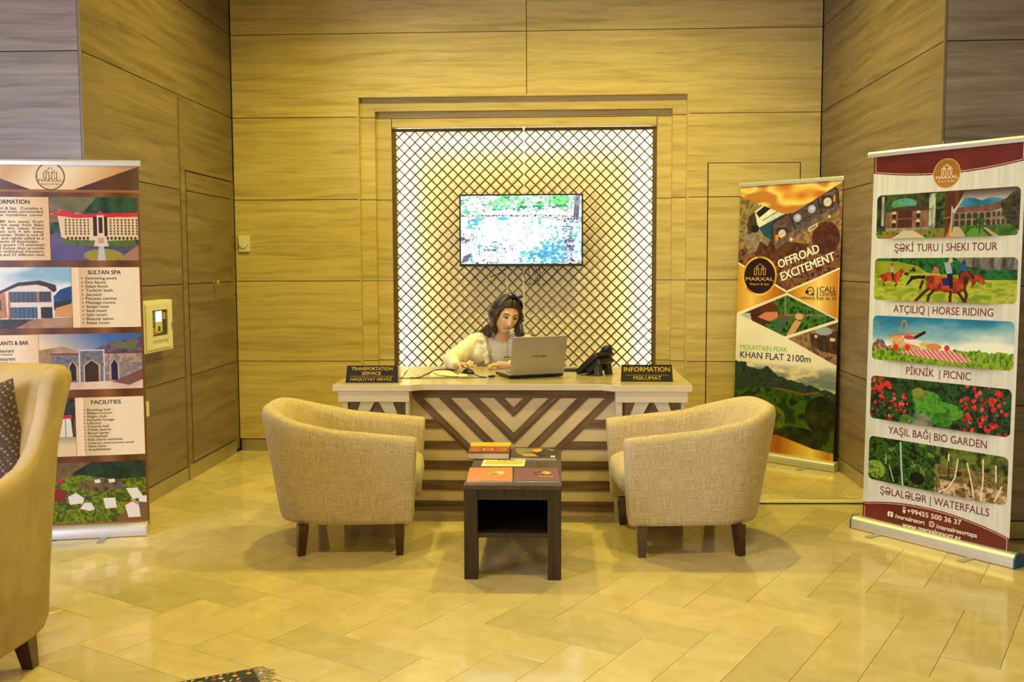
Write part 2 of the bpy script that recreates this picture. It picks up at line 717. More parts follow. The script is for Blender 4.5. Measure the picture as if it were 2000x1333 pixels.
tiles = []
for k in range(-40, 60):
    for b in range(-14, 15):
        ux, vx = -16.0 + k + 3 * b, 12.08 + k - 3 * b
        for q in ((ux, ux + 1, vx, vx + 3), (ux + 1, ux + 4, vx, vx + 1)):
            p = tile_poly(*q)
            cx, cy = sum(a[0] for a in p) / 4, sum(a[1] for a in p) / 4
            if not (2.4 < cy < 8.3 and abs(cx + 0.1) < 0.56 * cy + 0.45):
                continue
            if cy > 5.3:
                for (a, bb, c) in ((-1, 0, -XL - 0.002), (1, 0, XR - 0.002), (0, 1, D - 0.002)):
                    if len(p) > 2:
                        p = clip_poly(p, a, bb, c)
            if len(p) < 3:
                continue
            ar = abs(sum(p[i][0] * p[(i + 1) % len(p)][1] - p[(i + 1) % len(p)][0] * p[i][1] for i in range(len(p)))) / 2
            if ar < 0.004:
                continue
            tiles.append((cx * cx + cy * cy, p))
tiles.sort(key=lambda t: t[0])
rest = MB()
for i, (dd, p) in enumerate(tiles):
    if i < 298:
        mb = MB()
    else:
        mb = rest
    cx = sum(a[0] for a in p) / len(p)
    cy = sum(a[1] for a in p) / len(p)
    n = len(p)
    dz = 0.0
    inn = [(x + (cx - x) * 0.004, y + (cy - y) * 0.004) for x, y in p]
    vs = [(x, y, -0.011) for x, y in p] + [(x, y, -0.0008) for x, y in p] + [(x, y, 0.0) for x, y in inn]
    fs = [tuple(range(n))[::-1], tuple(range(2 * n, 3 * n))]
    for j in range(n):
        j2 = (j + 1) % n
        fs += [(j, j2, n + j2, n + j), (n + j, n + j2, 2 * n + j2, 2 * n + j)]
    mb.add(vs, fs)
    if i < 298:
        mb.build('tile', M['marble'], floor)
if rest.v:
    tag(rest.build('tiles', M['marble'], floor), kind='stuff')

# back wall -----------------------------------------------------------
mb = MB()
for (x0, x1, z0, z1) in ((XL, NX0 - 0.014, 0, ZC), (NX1 + 0.014, XR, 0, ZC), (NX0 - 0.014, NX1 + 0.014, NT + 0.014, ZC)):
    mb.box(x0, x1, D + 0.012, D + 0.30, z0, z1)
wb = tag(mb.build('wall_back', M['gap']), 'light oak panelled back wall with a stepped niche behind the desk', kind='structure')
ox = M['oak_x']
SE = -0.249
DX0, DX1, DZ = 1.165, 1.879, 2.286
P = lambda pts: panel(pts, fy, D, D + 0.014, ox, wb)
for i in range(3):
    P(rect(XL + 0.004, NX0, ROWS[i], ROWS[i + 1]))
    P(rect(NX1, DX0, ROWS[i], ROWS[i + 1]))
    P(rect(DX1, XR - 0.004, ROWS[i], ROWS[i + 1]))
P(rect(XL + 0.004, NX0, ROWS[3], ROWS[4]))
P([(NX1, 2.024), (DX0, 2.024), (DX0, DZ), (DX1, DZ), (DX1, 2.024), (XR - .004, 2.024), (XR - .004, 2.67), (NX1, 2.67)])
P([(XL + .004, 2.67), (NX0, 2.67), (NX0, NT), (SE, NT), (SE, 3.3155), (XL + .004, 3.3155)])
P([(SE, NT), (NX1, NT), (NX1, 2.67), (XR - .004, 2.67), (XR - .004, 3.3155), (SE, 3.3155)])
for i in (5, 6):
    P(rect(XL + 0.004, SE, ROWS[i], ROWS[i + 1]))
    P(rect(SE, XR - 0.004, ROWS[i], ROWS[i + 1]))
# flush service door in the back wall
dr = thing('door_1', None, None, ((DX0 + DX1) / 2, D, 0), kind='structure')
for z0, z1 in ((0.097, 0.731), (0.731, 1.376), (1.376, 2.024), (2.024, DZ)):
    panel(rect(DX0 + .003, DX1 - .003, z0, z1), fy, D - 0.001, D + 0.011, ox, dr, 'door_panel')

# niche: two stepped surrounds
jm = MB()
jm.box(NX0 - 0.013, NX0, D + 0.001, D + 0.085, 0.0, NT + 0.013)
jm.box(NX1, NX1 + 0.013, D + 0.001, D + 0.085, 0.0, NT + 0.013)
jm.box(NX0, NX1, D + 0.001, D + 0.085, NT, NT + 0.013)
tag(jm.build('trim_1', M['oak_x']), 'oak outer edge of the niche', kind='structure')


def surround(name, x0, x1, zt, ix0, ix1, izt, y0, y1):
    root = thing(name, None, None, ((x0 + x1) / 2, y0, 0), kind='structure')
    for i in range(4):
        z0, z1 = ROWS[i] if i else 0.0, ROWS[i + 1]
        for a, b in ((x0, ix0), (ix1, x1)):
            panel(rect(a, b, z0, z1), fy, y0, y1, ox, root, 'jamb_panel')
    zz = ROWS[4]
    if zt > zz:
        panel([(x0, zz), (ix0, zz), (ix0, izt), (ix1, izt), (ix1, zz), (x1, zz), (x1, zt), (x0, zt)] if izt > zz else rect(x0, x1, zz, zt), fy, y0, y1, ox, root, 'header_panel')
        if izt <= zz:
            panel(rect(ix0, ix1, izt, zz), fy, y0, y1, ox, root, 'header_panel')
    return root


surround('trim_2', NX0 - 0.01, NX1 + 0.01, NT + 0.01, -1.454, 0.891, 2.716, D + 0.055, D + 0.125)
surround('trim_3', -1.470, 0.905, 2.730, -1.334, 0.778, 2.596, D + 0.110, D + 0.20)
mb = MB()
mb.box(-1.36, 0.80, 8.215, 8.30, 0, 2.66)
mb.box(-1.36, 0.80, 8.10, 8.22, 2.60, 2.66)
M['niche'] = mat('cream_painted_board', (0.82, 0.72, 0.36), 0.7, noise=0.05, nscale=60)
tag(mb.build('wall_niche', M['niche']), 'cream board behind the lattice', kind='structure')

# side walls ----------------------------------------------------------


def side_wall(name, X, sgn, Y0, label):
    mb = MB()
    a, b = (X - 0.30, X - 0.012) if sgn < 0 else (X + 0.012, X + 0.30)
    mb.box(a, b, Y0 + 0.012, D + 0.3, 0, ZC)
    w = tag(mb.build(name, M['gap']), label, kind='structure')
    return w


wl = side_wall('wall_left', XL, -1, YL, 'grey brown wood grain panelled side wall at left')
wr = side_wall('wall_right', XR, 1, YR, 'grey brown wood grain panelled side wall at right')
wy = M['walnut_y']
PL = lambda pts, d=0.0, par=wl, nm='wall_panel': panel(pts, fxp, XL - 0.014, XL + d, wy, par, nm)
for i in range(4):
    PL(rect(YL + 0.012, 6.775, ROWS[i], ROWS[i + 1]))
PL(rect(6.865, D - 0.004, 2.165, 2.670))
PL(rect(6.775, 6.865, 0.097, 2.670), 0.004)
PL(rect(7.830, D - 0.004, 0.02, 2.165), 0.002)
for i in (4, 5, 6):
    PL(rect(YL + 0.012, D - 0.004, ROWS[i], ROWS[i + 1]))
dl = thing('door_2', None, None, (XL, 7.35, 0), kind='structure')
for z0, z1 in ((0.110, 0.731), (0.731, 1.376), (1.376, 2.024), (2.024, 2.160)):
    PL(rect(6.870, 7.826, z0, z1), 0.008, dl, 'door_panel')
kb = MB()
kb.lathe([(0.006, XL + 0.008), (0.006, XL + 0.028), (0.014, XL + 0.034), (0.021, XL + 0.043), (0.019, XL + 0.052), (0.008, XL + 0.057)], (0, 7.36, 1.376), axis=0, n=18)
o = kb.build('door_knob', M['gold'], dl, smooth=True)
o['label'] = 'round brass knob'
PR = lambda pts: panel(pts, fxp, XR, XR + 0.014, wy, wr)
for i in range(7):
    PR(rect(YR + 0.012, D - 0.004, ROWS[i], ROWS[i + 1]))

# front-facing returns either side
wx = M['walnut_x']
for nm, x0, x1, Y, lab in (('wall_front_left', -7.0, XL, YL, 'pale grey wood grain wall at far left'), ('wall_front_right', XR, 6.0, YR, 'dark brown wood grain wall at far right')):
    mb = MB()
    mb.box(x0, x1 if x1 < 0 else x1, Y + 0.012, Y + 0.28, 0, ZC)
    if nm.endswith('left'):
        mb = MB().box(x0, XL - 0.30, Y + 0.012, Y + 0.28, 0, ZC)
    else:
        mb = MB().box(XR + 0.30, x1, Y + 0.012, Y + 0.28, 0, ZC)
    w = tag(mb.build(nm, M['gap']), lab, kind='structure')
    for i in range(7):
        xs = [x0, -4.2, XL - 0.012] if x1 < 0 else [XR + 0.012, 4.2, x1]
        for a, b in zip(xs[:-1], xs[1:]):
            panel(rect(a, b, ROWS[i], ROWS[i + 1]), fy, Y, Y + 0.013, wx, w)
mb = MB()
mb.box(XL - 0.012, XL + 0.001, YL - 0.001, YL + 0.012, 0.0, ZC)
tag(mb.build('trim_4', M['trim']), 'brown corner strip at left', kind='structure')
mb = MB()
mb.box(XR - 0.001, XR + 0.012, YR - 0.001, YR + 0.012, 0.0, ZC)
tag(mb.build('trim_5', M['trim']), 'brown corner strip at right', kind='structure')

# baseboards
mb = MB()
mb.box(XL + 0.02, NX0 - 0.013, D - 0.006, D + 0.010, 0.001, 0.093)
mb.box(NX1 + 0.013, XR, D - 0.006, D + 0.010, 0.001, 0.093)
tag(mb.build('baseboard_back', M['skirt']), None, kind='structure')
mb = MB()
mb.box(XL - 0.012, XL + 0.006, YL + 0.012, 6.772, 0.001, 0.094)
mb.box(XL - 0.012, XL + 0.012, 6.778, 7.80, 0.001, 0.104)
tag(mb.build('baseboard_left', M['skirt']), None, kind='structure')
mb = MB()
mb.box(XR - 0.006, XR + 0.012, YR + 0.012, D - 0.01, 0.001, 0.094)
tag(mb.build('baseboard_right', M['skirt']), None, kind='structure')
mb = MB()
mb.box(-7.0, XL - 0.012, YL - 0.006, YL + 0.012, 0.001, 0.094)
tag(mb.build('baseboard_front_left', M['skirt']), None, kind='structure')
mb = MB()
mb.box(XR + 0.012, 6, YR - 0.006, YR + 0.012, 0.001, 0.094)
tag(mb.build('baseboard_front_right', M['skirt']), None, kind='structure')
mb = MB()
mb.box(-7, 6, -0.5, 8.3, ZC + 0.02, ZC + 0.15)
M['ceil'] = mat('warm_white_ceiling', (0.62, 0.56, 0.44), 0.8)
tag(mb.build('ceiling', M['ceil']), None, kind='structure')

# lattice screen ------------------------------------------------------
LZ0, LZ1 = 0.10, 2.594
lat = thing('lattice_screen', 'backlit dark brown diamond lattice screen filling the niche behind the television', 'screen', (-0.278, 8.06, 0.0))
BW, BT = 0.0108, 0.009


def lattice(x0, x1, seam_right):
    mb = MB()
    h = 0.0434
    xs = x1 if seam_right else x0
    z_ref = LZ1 - 0.022
    y0, y1 = 8.056, 8.056 + BT

    def bar(p, q, o=0.0):
        d = Vector((q[0] - p[0], q[1] - p[1]))
        if d.length < 0.01:
            return
        d.normalize()
        nrm = Vector((-d.y, d.x)) * BW / 2
        pts = [(p[0] + nrm.x, p[1] + nrm.y), (p[0] - nrm.x, p[1] - nrm.y), (q[0] - nrm.x, q[1] - nrm.y), (q[0] + nrm.x, q[1] + nrm.y)]
        mb.prism(pts, fy, y0 + o, y1 + o)
    # lines x+z=c and x-z=c, spacing 2h
    for sg in (1, -1):
        c0 = xs + sg * z_ref
        for k in range(-60, 61):
            c = c0 + 2 * h * k
            pts = []
            for X in (x0, x1):
                Z = (c - X) * sg
                if LZ0 <= Z <= LZ1:
                    pts.append((X, Z))
            for Z in (LZ0, LZ1):
                X = c - sg * Z
                if x0 < X < x1:
                    pts.append((X, Z))
            if len(pts) >= 2:
                pts.sort()
                bar(pts[0], pts[-1], 0.0007 if sg > 0 else 0.0)
    # borders
    if seam_right:
        mb.box(x0, x0 + 0.034, y0 - 0.004, y1 + 0.004, LZ0, LZ1)
    else:
        mb.box(x1 - 0.034, x1, y0 - 0.004, y1 + 0.004, LZ0, LZ1)
    mb.box(x0, x1, y0 - 0.0035, y1 + 0.0035, LZ1 - 0.026, LZ1 - 0.0004)
    mb.box(x0, x1, y0 - 0.0035, y1 + 0.0035, LZ0 + 0.0004, LZ0 + 0.03)
    return mb.build('lattice_panel', M['lattice'], lat)


lattice(-1.338, -0.284, True)
lattice(-0.270, 0.782, False)
lm = mat('led_strip', (1, 1, 1), 0.5, emit=(1, 0.96, 0.97), es=6)
mb = MB()
mb.box(-1.332, -1.326, 8.12, 8.14, 0.15, 2.55)
mb.box(0.770, 0.776, 8.12, 8.14, 0.15, 2.55)
mb.box(-1.30, 0.74, 8.12, 8.14, 2.588, 2.594)
mb.build('led_strip', lm, lat)
LEDC = (1.0, 0.90, 0.86)
lamp('led_left', 'AREA', (-1.322, 8.165, 1.35), (1.0, 8.16, 1.35), 17, LEDC, 2.4, 0.025).rotation_euler = (0, -pi / 2, 0)
lamp('led_right', 'AREA', (0.766, 8.165, 1.35), (-1.0, 8.16, 1.35), 17, LEDC, 2.4, 0.025).rotation_euler = (0, pi / 2, 0)
lamp('led_top', 'AREA', (-0.278, 8.155, 2.584), (-0.278, 8.13, 0), 12, LEDC, 2.0, 0.03)
lamp('led_bottom', 'AREA', (-0.278, 8.13, 0.12), (-0.278, 8.13, 3), 10, LEDC, 2.0, 0.03)

# ------------------------------------------------------------------ reception desk
desk = thing('reception_desk', 'reception desk with pale top, white pedestals and brown chevron wooden front', 'desk', (-0.278, 6.3, 0))
ZT = 0.800
pts = [(-1.326, 5.752), (-0.862, 5.752), (-0.800, 5.808), (0.252, 5.808), (0.314, 5.752), (0.772, 5.752), (0.772, 6.84), (-1.326, 6.84)]
mb = MB()
mb.prism(pts, lambda a, b, d: (a, b, d), ZT - 0.036, ZT)
dt_ = mb.build('desk_top', M['white_lam'], desk, bevel=0.002)
mb = MB()
pi_ = [(x + (0.003 if x < 0 else -0.003) * 0, y) for x, y in pts]
mb.prism([(-1.322, 5.757), (-0.864, 5.757), (-0.802, 5.813), (0.254, 5.813), (0.316, 5.757), (0.768, 5.757), (0.768, 6.836), (-1.322, 6.836)], lambda a, b, d: (a, b, d), ZT - 0.001, ZT + 0.0006)
mb.build('top_veneer', M['desk_top'], dt_)
for (x0, x1) in ((-1.298, -0.877), (0.332, 0.750)):
    mb = MB()
    mb.box(x0, x1, 5.776, 6.80, 0.697, 0.764)
    mb.build('pedestal_cap', M['white_lam'], desk, bevel=0.002)
    xa, xb = x0 + 0.018, x1 - 0.006 if x0 < 0 else x1 - 0.018
    if x0 > 0:
        xa = x0 + 0.006
    mb = MB()
    mb.box(xa, xb, 5.812, 6.78, 0.0, 0.697)
    mb.build('pedestal', M['ash_z'], desk)
    mb = MB()
    y0, y1 = 5.794, 5.812
    mb.box(xa, xa + 0.034, y0, y1, 0.0, 0.697)
    mb.box(xb - 0.018, xb, y0, y1, 0.0, 0.697)
    mb.box(xa + 0.034, xb - 0.018, y0, y1, 0.0, 0.065)
    xm = (xa + xb) / 2 + 0.008
    hw = 0.041
    for s in (-1, 1):
        ex = xa + 0.034 if s < 0 else xb - 0.018
        w = abs(ex - xm)
        # upper diagonal from top centre down to the side, lower one back to the centre
        for (za, zb) in ((0.697, 0.395), (0.065, 0.367)):
            p = [(xm, za), (xm + s * 0.095, za), (ex, zb + (0.095 if za > zb else -0.095) * 0.9), (ex, zb)]
            q = 0.026 if za > zb else -0.026
            p[0] = (xm + s * 0.012, za)
            mb.prism(p if s > 0 else p[::-1], fy, y0 + 0.001, y1)
    mb.build('pedestal_frame', M['white_lam'], desk)
    mb = MB()
    sx = x1 - 0.006 if x0 < 0 else x0
    mb.box(sx, sx + 0.006, 5.81, 5.93, 0.0, 0.697)
    mb.build('pedestal_cheek', M['white_lam'], desk)
XC = -0.270
mb = MB()
mb.box(-0.877, 0.332, 5.914, 5.934, 0.0, 0.764)
fb_ = mb.build('front_board', M['cream_lam'], desk)
mb = MB()
mb.box(-0.877, 0.332, 5.902, 5.914, 0.706, 0.764)
mb.build('strip', M['ash_x'], fb_)


def strip(poly, s):
    mb = MB()
    p = [(XC + s * u, 0.706 - w) for u, w in poly]
    mb.prism(p, fy, 5.904, 5.9145)
    # align grain along the strip by building the piece in its own axes
    return mb.build('strip', M['ash_d' if s > 0 else 'ash_e'], fb_)


def rotwood(name, ang):
    m = M['ash_x'].copy()
    m.name = name
    nt = m.node_tree
    tc = [n for n in nt.nodes if n.type == 'TEX_COORD'][0]
    r = nt.nodes.new('ShaderNodeVectorRotate')
    r.rotation_type = 'AXIS_ANGLE'
    r.inputs['Axis'].default_value = (0, 1, 0)
    r.inputs['Angle'].default_value = ang
    links = [l for l in nt.links if l.from_node == tc]
    to = links[0].to_socket
    nt.links.new(tc.outputs['Object'], r.inputs['Vector'])
    nt.links.new(r.outputs[0], to)
    return m


M['ash_d'] = rotwood('brown_ash_strip_rising', radians(45))
M['ash_e'] = rotwood('brown_ash_strip_falling', radians(-45))
for (e0, e1) in ((0.060, 0.115), (0.213, 0.279), (0.383, 0.448), (0.547, 0.606)):
    for s in (-1, 1):
        um = 0.600
        if e1 <= um:
            strip([(e0, 0.0), (e1, 0.0), (0.0, e1), (0.0, e0)], s)
        else:
            strip([(e0, 0.0), (um, 0.0), (um, e1 - um), (0.0, e1), (0.0, e0)], s)
for (w0, w1) in ((0.131, 0.186), (0.2625, 0.312), (0.383, 0.4375), (0.503, 0.563)):
    for s in (-1, 1):
        mb = MB()
        e = 0.608
        p = [(e - w0, w0), (0.602, w0), (0.602, w1), (e - w1, w1)]
        mb.prism([(XC + s * u, 0.706 - w) for u, w in p], fy, 5.905, 5.9142)
        mb.build('strip', M['ash_x'], fb_)
mb = MB()
mb.box(-0.877, 0.332, 5.904, 5.9142, 0.018, 0.077)
mb.build('strip', M['ash_x'], fb_)

# ------------------------------------------------------------------ coffee table
tb = thing('coffee_table', 'small dark wenge coffee table with a lower compartment, between the armchairs', 'coffee table', (-0.218, 5.1, 0))
x0, x1, y0, y1 = -0.452, 0.015, 4.640, 5.575
mb = MB()
mb.box(x0, x1, y0, y1, 0.438, 0.458)
mb.build('table_top', M['wenge_top'], tb, bevel=0.002)
for lx in (x0 + 0.002, x1 - 0.067):
    for ly in (y0 + 0.004, y1 - 0.069):
        mb = MB()
        mb.box(lx, lx + 0.065, ly, ly + 0.065, 0.0, 0.438)
        mb.build('leg', M['wenge'], tb, bevel=0.0015)
mb = MB()
mb.box(x0 + 0.067, x1 - 0.067, y0 + 0.012, y0 + 0.03, 0.386, 0.438)
mb.box(x0 + 0.067, x1 - 0.067, y1 - 0.03, y1 - 0.012, 0.225, 0.438)
mb.box(x0 + 0.010, x0 + 0.026, y0 + 0.069, y1 - 0.069, 0.225, 0.438)
mb.box(x1 - 0.026, x1 - 0.010, y0 + 0.069, y1 - 0.069, 0.225, 0.438)
mb.build('apron', M['wenge'], tb)
mb = MB()
mb.box(x0 + 0.067, x1 - 0.067, y0 + 0.010, y1 - 0.010, 0.203, 0.226)
mb.box(x0 + 0.010, x0 + 0.067, y0 + 0.069, y1 - 0.069, 0.203, 0.226)
mb.box(x1 - 0.067, x1 - 0.010, y0 + 0.069, y1 - 0.069, 0.203, 0.226)
mb.build('shelf', M['wenge'], tb)

ZTB = 0.458


def quad_frame(a, b, c, z):
    """frame from three floor-plan corners: a near left, b near right, c far left; returns fn(u,v,d)"""
    A, B, Cc = Vector((*a, z)), Vector((*b, z)), Vector((*c, z))
    return lambda u, v, d: tuple(A + (B - A) * u + (Cc - A) * v + Vector((0, 0, d)))


def slab(mb, fn, z0, z1, mi=0):
    mb.prism([(0, 0), (1, 0), (1, 1), (0, 1)], fn, z0, z1, mi)


# orange and purple brochures
for (a, b, c, lab, col, pic, txtc, nm) in (
        ((-0.441, 4.695), (-0.222, 4.712), (-0.455, 5.025), 'orange brochure with an oval picture, at the front left of the coffee table', (245, 140, 85), [(222, 205, 140), (150, 130, 60), (190, 165, 90)], (250, 190, 150), 'brochure'),
        ((-0.214, 4.712), (0.006, 4.722), (-0.226, 5.030), 'purple brochure with an oval picture, at the front right of the coffee table', (132, 84, 100), [(200, 170, 90), (150, 90, 50), (70, 50, 35)], (235, 215, 215), 'brochure')):
    fn = quad_frame(a, b, c, ZTB)
    r = thing(nm, lab, 'brochure', ((a[0] + b[0]) / 2, (a[1] + c[1]) / 2, ZTB), group='brochures on the coffee table')
    mb = MB()
    # slightly lifted cover
    n = 8
    for lay, (zb, zt, mi) in enumerate(((0.0004, 0.003, 1), (0.0032, 0.0045, 0))):
        vs = []
        for i in range(n + 1):
            u = i / n
            lift = 0.004 * sin(pi * u) * (1 if lay else 0.6)
            for v in (0, 1):
                lf = lift if v == 0 else 0
                vs.append(fn(u, v, zb + lf * (lay > 0)))
                vs.append(fn(u, v, zt + lf))
        fs = []
        for i in range(n):
            k = i * 4
            fs += [(k + 1, k + 5, k + 7, k + 3), (k, k + 2, k + 6, k + 4), (k, k + 4, k + 5, k + 1), (k + 2, k + 3, k + 7, k + 6)]
        fs += [(0, 1, 3, 2), (4 * n, 4 * n + 2, 4 * n + 3, 4 * n + 1)]
        mb.add(vs, fs, mi)
    mb.build('cover', [ink(col, 0.3), ink((225, 220, 205))], r)
    mb = MB()
    for (cx, cy, rx, ry, mi) in ((0.63, 0.56, 0.22, 0.165, 1), (0.63, 0.54, 0.205, 0.14, 2), (0.72, 0.56, 0.11, 0.12, 0), (0.60, 0.50, 0.10, 0.06, 1)):
        k = [(cx + rx * cos(t * pi / 10), cy + ry * sin(t * pi / 10)) for t in range(20)]
        zz = 0.0049 + 0.004 * sin(pi * 0.63) * 0.5 + 0.0004 * len(mb.m) / 22
        mb.prism(k, fn, zz - 0.001, zz, mi)
    mb.build('picture', [ink(p) for p in pic], r)
    lettering([('Azərbaycan', 0.55, 0.88, 0.24, 0.07, txtc)], fn, 'lettering', r, 0.0095)

# thick book with carpets on the cover
fn = quad_frame((-0.487, 5.265), (-0.262, 5.262), (-0.493, 5.575), ZTB)
bk = thing('book', 'thick hardback book with red carpets and a yellow band on its cover', 'book', (-0.375, 5.42, ZTB))
mb = MB()
mb.prism([(0.01, 0.01), (0.985, 0.01), (0.985, 0.99), (0.01, 0.99)], fn, 0.004, 0.034)
mb.build('pages', mat('book_pages', (0.62, 0.54, 0.40), 0.8), bk)
mb = MB()
slab(mb, fn, 0.0003, 0.004, 0)
slab(mb, fn, 0.034, 0.038, 0)
mb.prism([(0.985, 0), (1.0, 0), (1.0, 1), (0.985, 1)], fn, 0.004, 0.034, 0)
mb.build('cover', [ink((120, 45, 25), 0.35)], bk)
mb = MB()
mb.prism(rect(0, 1, 0.62, 1.0), fn, 0.0380, 0.0384, 0)
mb.prism(rect(0.02, 0.97, 0.02, 0.60), fn, 0.0380, 0.0384, 1)
for (a, b, c, d_, mi) in ((0.02, 0.97, 0.54, 0.58, 2), (0.02, 0.97, 0.03, 0.07, 3), (0.27, 0.66, 0.10, 0.50, 4), (0.03, 0.23, 0.10, 0.50, 5), (0.70, 0.96, 0.10, 0.50, 5)):
    mb.prism(rect(a, b, c, d_), fn, 0.0382, 0.0388, mi)
mb.prism([(0.33, 0.30), (0.37, 0.38), (0.57, 0.38), (0.61, 0.30), (0.57, 0.22), (0.37, 0.22)], fn, 0.0384, 0.0391, 0)
mb.prism([(0.37, 0.30), (0.40, 0.34), (0.54, 0.34), (0.57, 0.30), (0.54, 0.26), (0.40, 0.26)], fn, 0.0386, 0.0394, 3)
for i in range(9):
    for j in range(3):
        for cx in (0.05, 0.72):
            a = cx + i * 0.022 + 0.004 * (j % 2)
            b = 0.16 + j * 0.12
            mb.prism([(a, b), (a + 0.008, b + 0.03), (a + 0.016, b), (a + 0.008, b - 0.03)], fn, 0.0386, 0.0392, 2 if (i + j) % 2 else 0)
mb.build('cover_print', [ink((232, 200, 60), 0.35), ink((165, 75, 45), 0.4), ink((205, 150, 90)), ink((70, 35, 30)), ink((175, 62, 45)), ink((150, 80, 55))], bk)

# dark magazine with a swan-like picture
fn = quad_frame((-0.258, 5.585), (-0.014, 5.570), (-0.262, 5.880), ZTB)
fn = quad_frame((-0.258, 5.262), (-0.012, 5.255), (-0.262, 5.572), ZTB)
mg = thing('magazine', 'dark glossy magazine with a portrait cover, behind the orange and purple brochures', 'magazine', (-0.135, 5.41, ZTB))
mb = MB()
slab(mb, fn, 0.0003, 0.0105)
mb.build('pages', ink((205, 198, 175)), mg)
mb = MB()
slab(mb, fn, 0.0105, 0.0125)
mb.build('cover', ink((66, 52, 34), 0.2), mg)
mb = MB()
pal = [ink((150, 140, 95), 0.25), ink((205, 160, 75), 0.25), ink((35, 25, 18), 0.25), ink((225, 175, 95), 0.25), ink((232, 228, 205), 0.3)]
mb.prism([(0.08, 0.86), (0.30, 0.90), (0.60, 0.86), (0.95, 0.80), (0.95, 0.42), (0.60, 0.30), (0.30, 0.16), (0.12, 0.45)], fn, 0.0124, 0.0128, 0)
mb.prism([(0.22, 0.32), (0.30, 0.12), (0.62, 0.12), (0.60, 0.30), (0.45, 0.44), (0.34, 0.36)], fn, 0.0126, 0.0131, 1)
mb.prism([(0.28, 0.46), (0.50, 0.52), (0.55, 0.70), (0.75, 0.86), (0.95, 0.60), (0.97, 0.20), (0.60, 0.14), (0.50, 0.40)], fn, 0.0128, 0.0133, 2)
mb.prism([(0.47, 0.60), (0.50, 0.78), (0.62, 0.86), (0.70, 0.76), (0.66, 0.58), (0.56, 0.48)], fn, 0.0130, 0.0136, 3)
mb.prism(rect(0.88, 0.97, 0.04, 0.20), fn, 0.0130, 0.0137, 4)
mb.build('cover_print', pal, mg)

# taxi price sheet lying under the book
fn = quad_frame((-0.403, 5.075), (-0.188, 5.082), (-0.399, 5.388), ZTB)
fn = quad_frame((-0.401, 4.975 + 0.02), (-0.180, 4.978 + 0.02), (-0.400, 5.262), ZTB)
fn = quad_frame((-0.402, 5.085), (-0.178, 5.090), (-0.400, 5.258), ZTB)
sh = thing('price_sheet', 'white taxi price sheet with a yellow table, in front of the thick book', 'sheet', (-0.29, 5.17, ZTB))
mb = MB()
slab(mb, fn, 0.0003, 0.0009)
mb.build('paper', ink((235, 228, 190)), sh)
mb = MB()
mb.prism(rect(0.06, 0.95, 0.30, 0.74), fn, 0.0009, 0.0013, 0)
mb.prism(rect(0.06, 0.95, 0.74, 0.79), fn, 0.0009, 0.0013, 1)
for k in range(4):
    mb.prism(rect(0.06, 0.95, 0.36 + k * 0.09, 0.37 + k * 0.09), fn, 0.0012, 0.0015, 1)
for k in range(6):
    mb.prism(rect(0.08 + k * 0.12, 0.16 + k * 0.12, 0.14, 0.16), fn, 0.0009, 0.0013, 1)
mb.build('table_print', [ink((238, 205, 90)), ink((150, 120, 45))], sh)
lettering([('TAXI', 0.33, 0.74, 0.86, 0.13, (25, 20, 15), 0.02)], fn, 'lettering', sh, 0.0012)

# ------------------------------------------------------------------ tub armchairs


def smooth(t):
    t = max(0, min(1, t))
    return t * t * (3 - 2 * t)


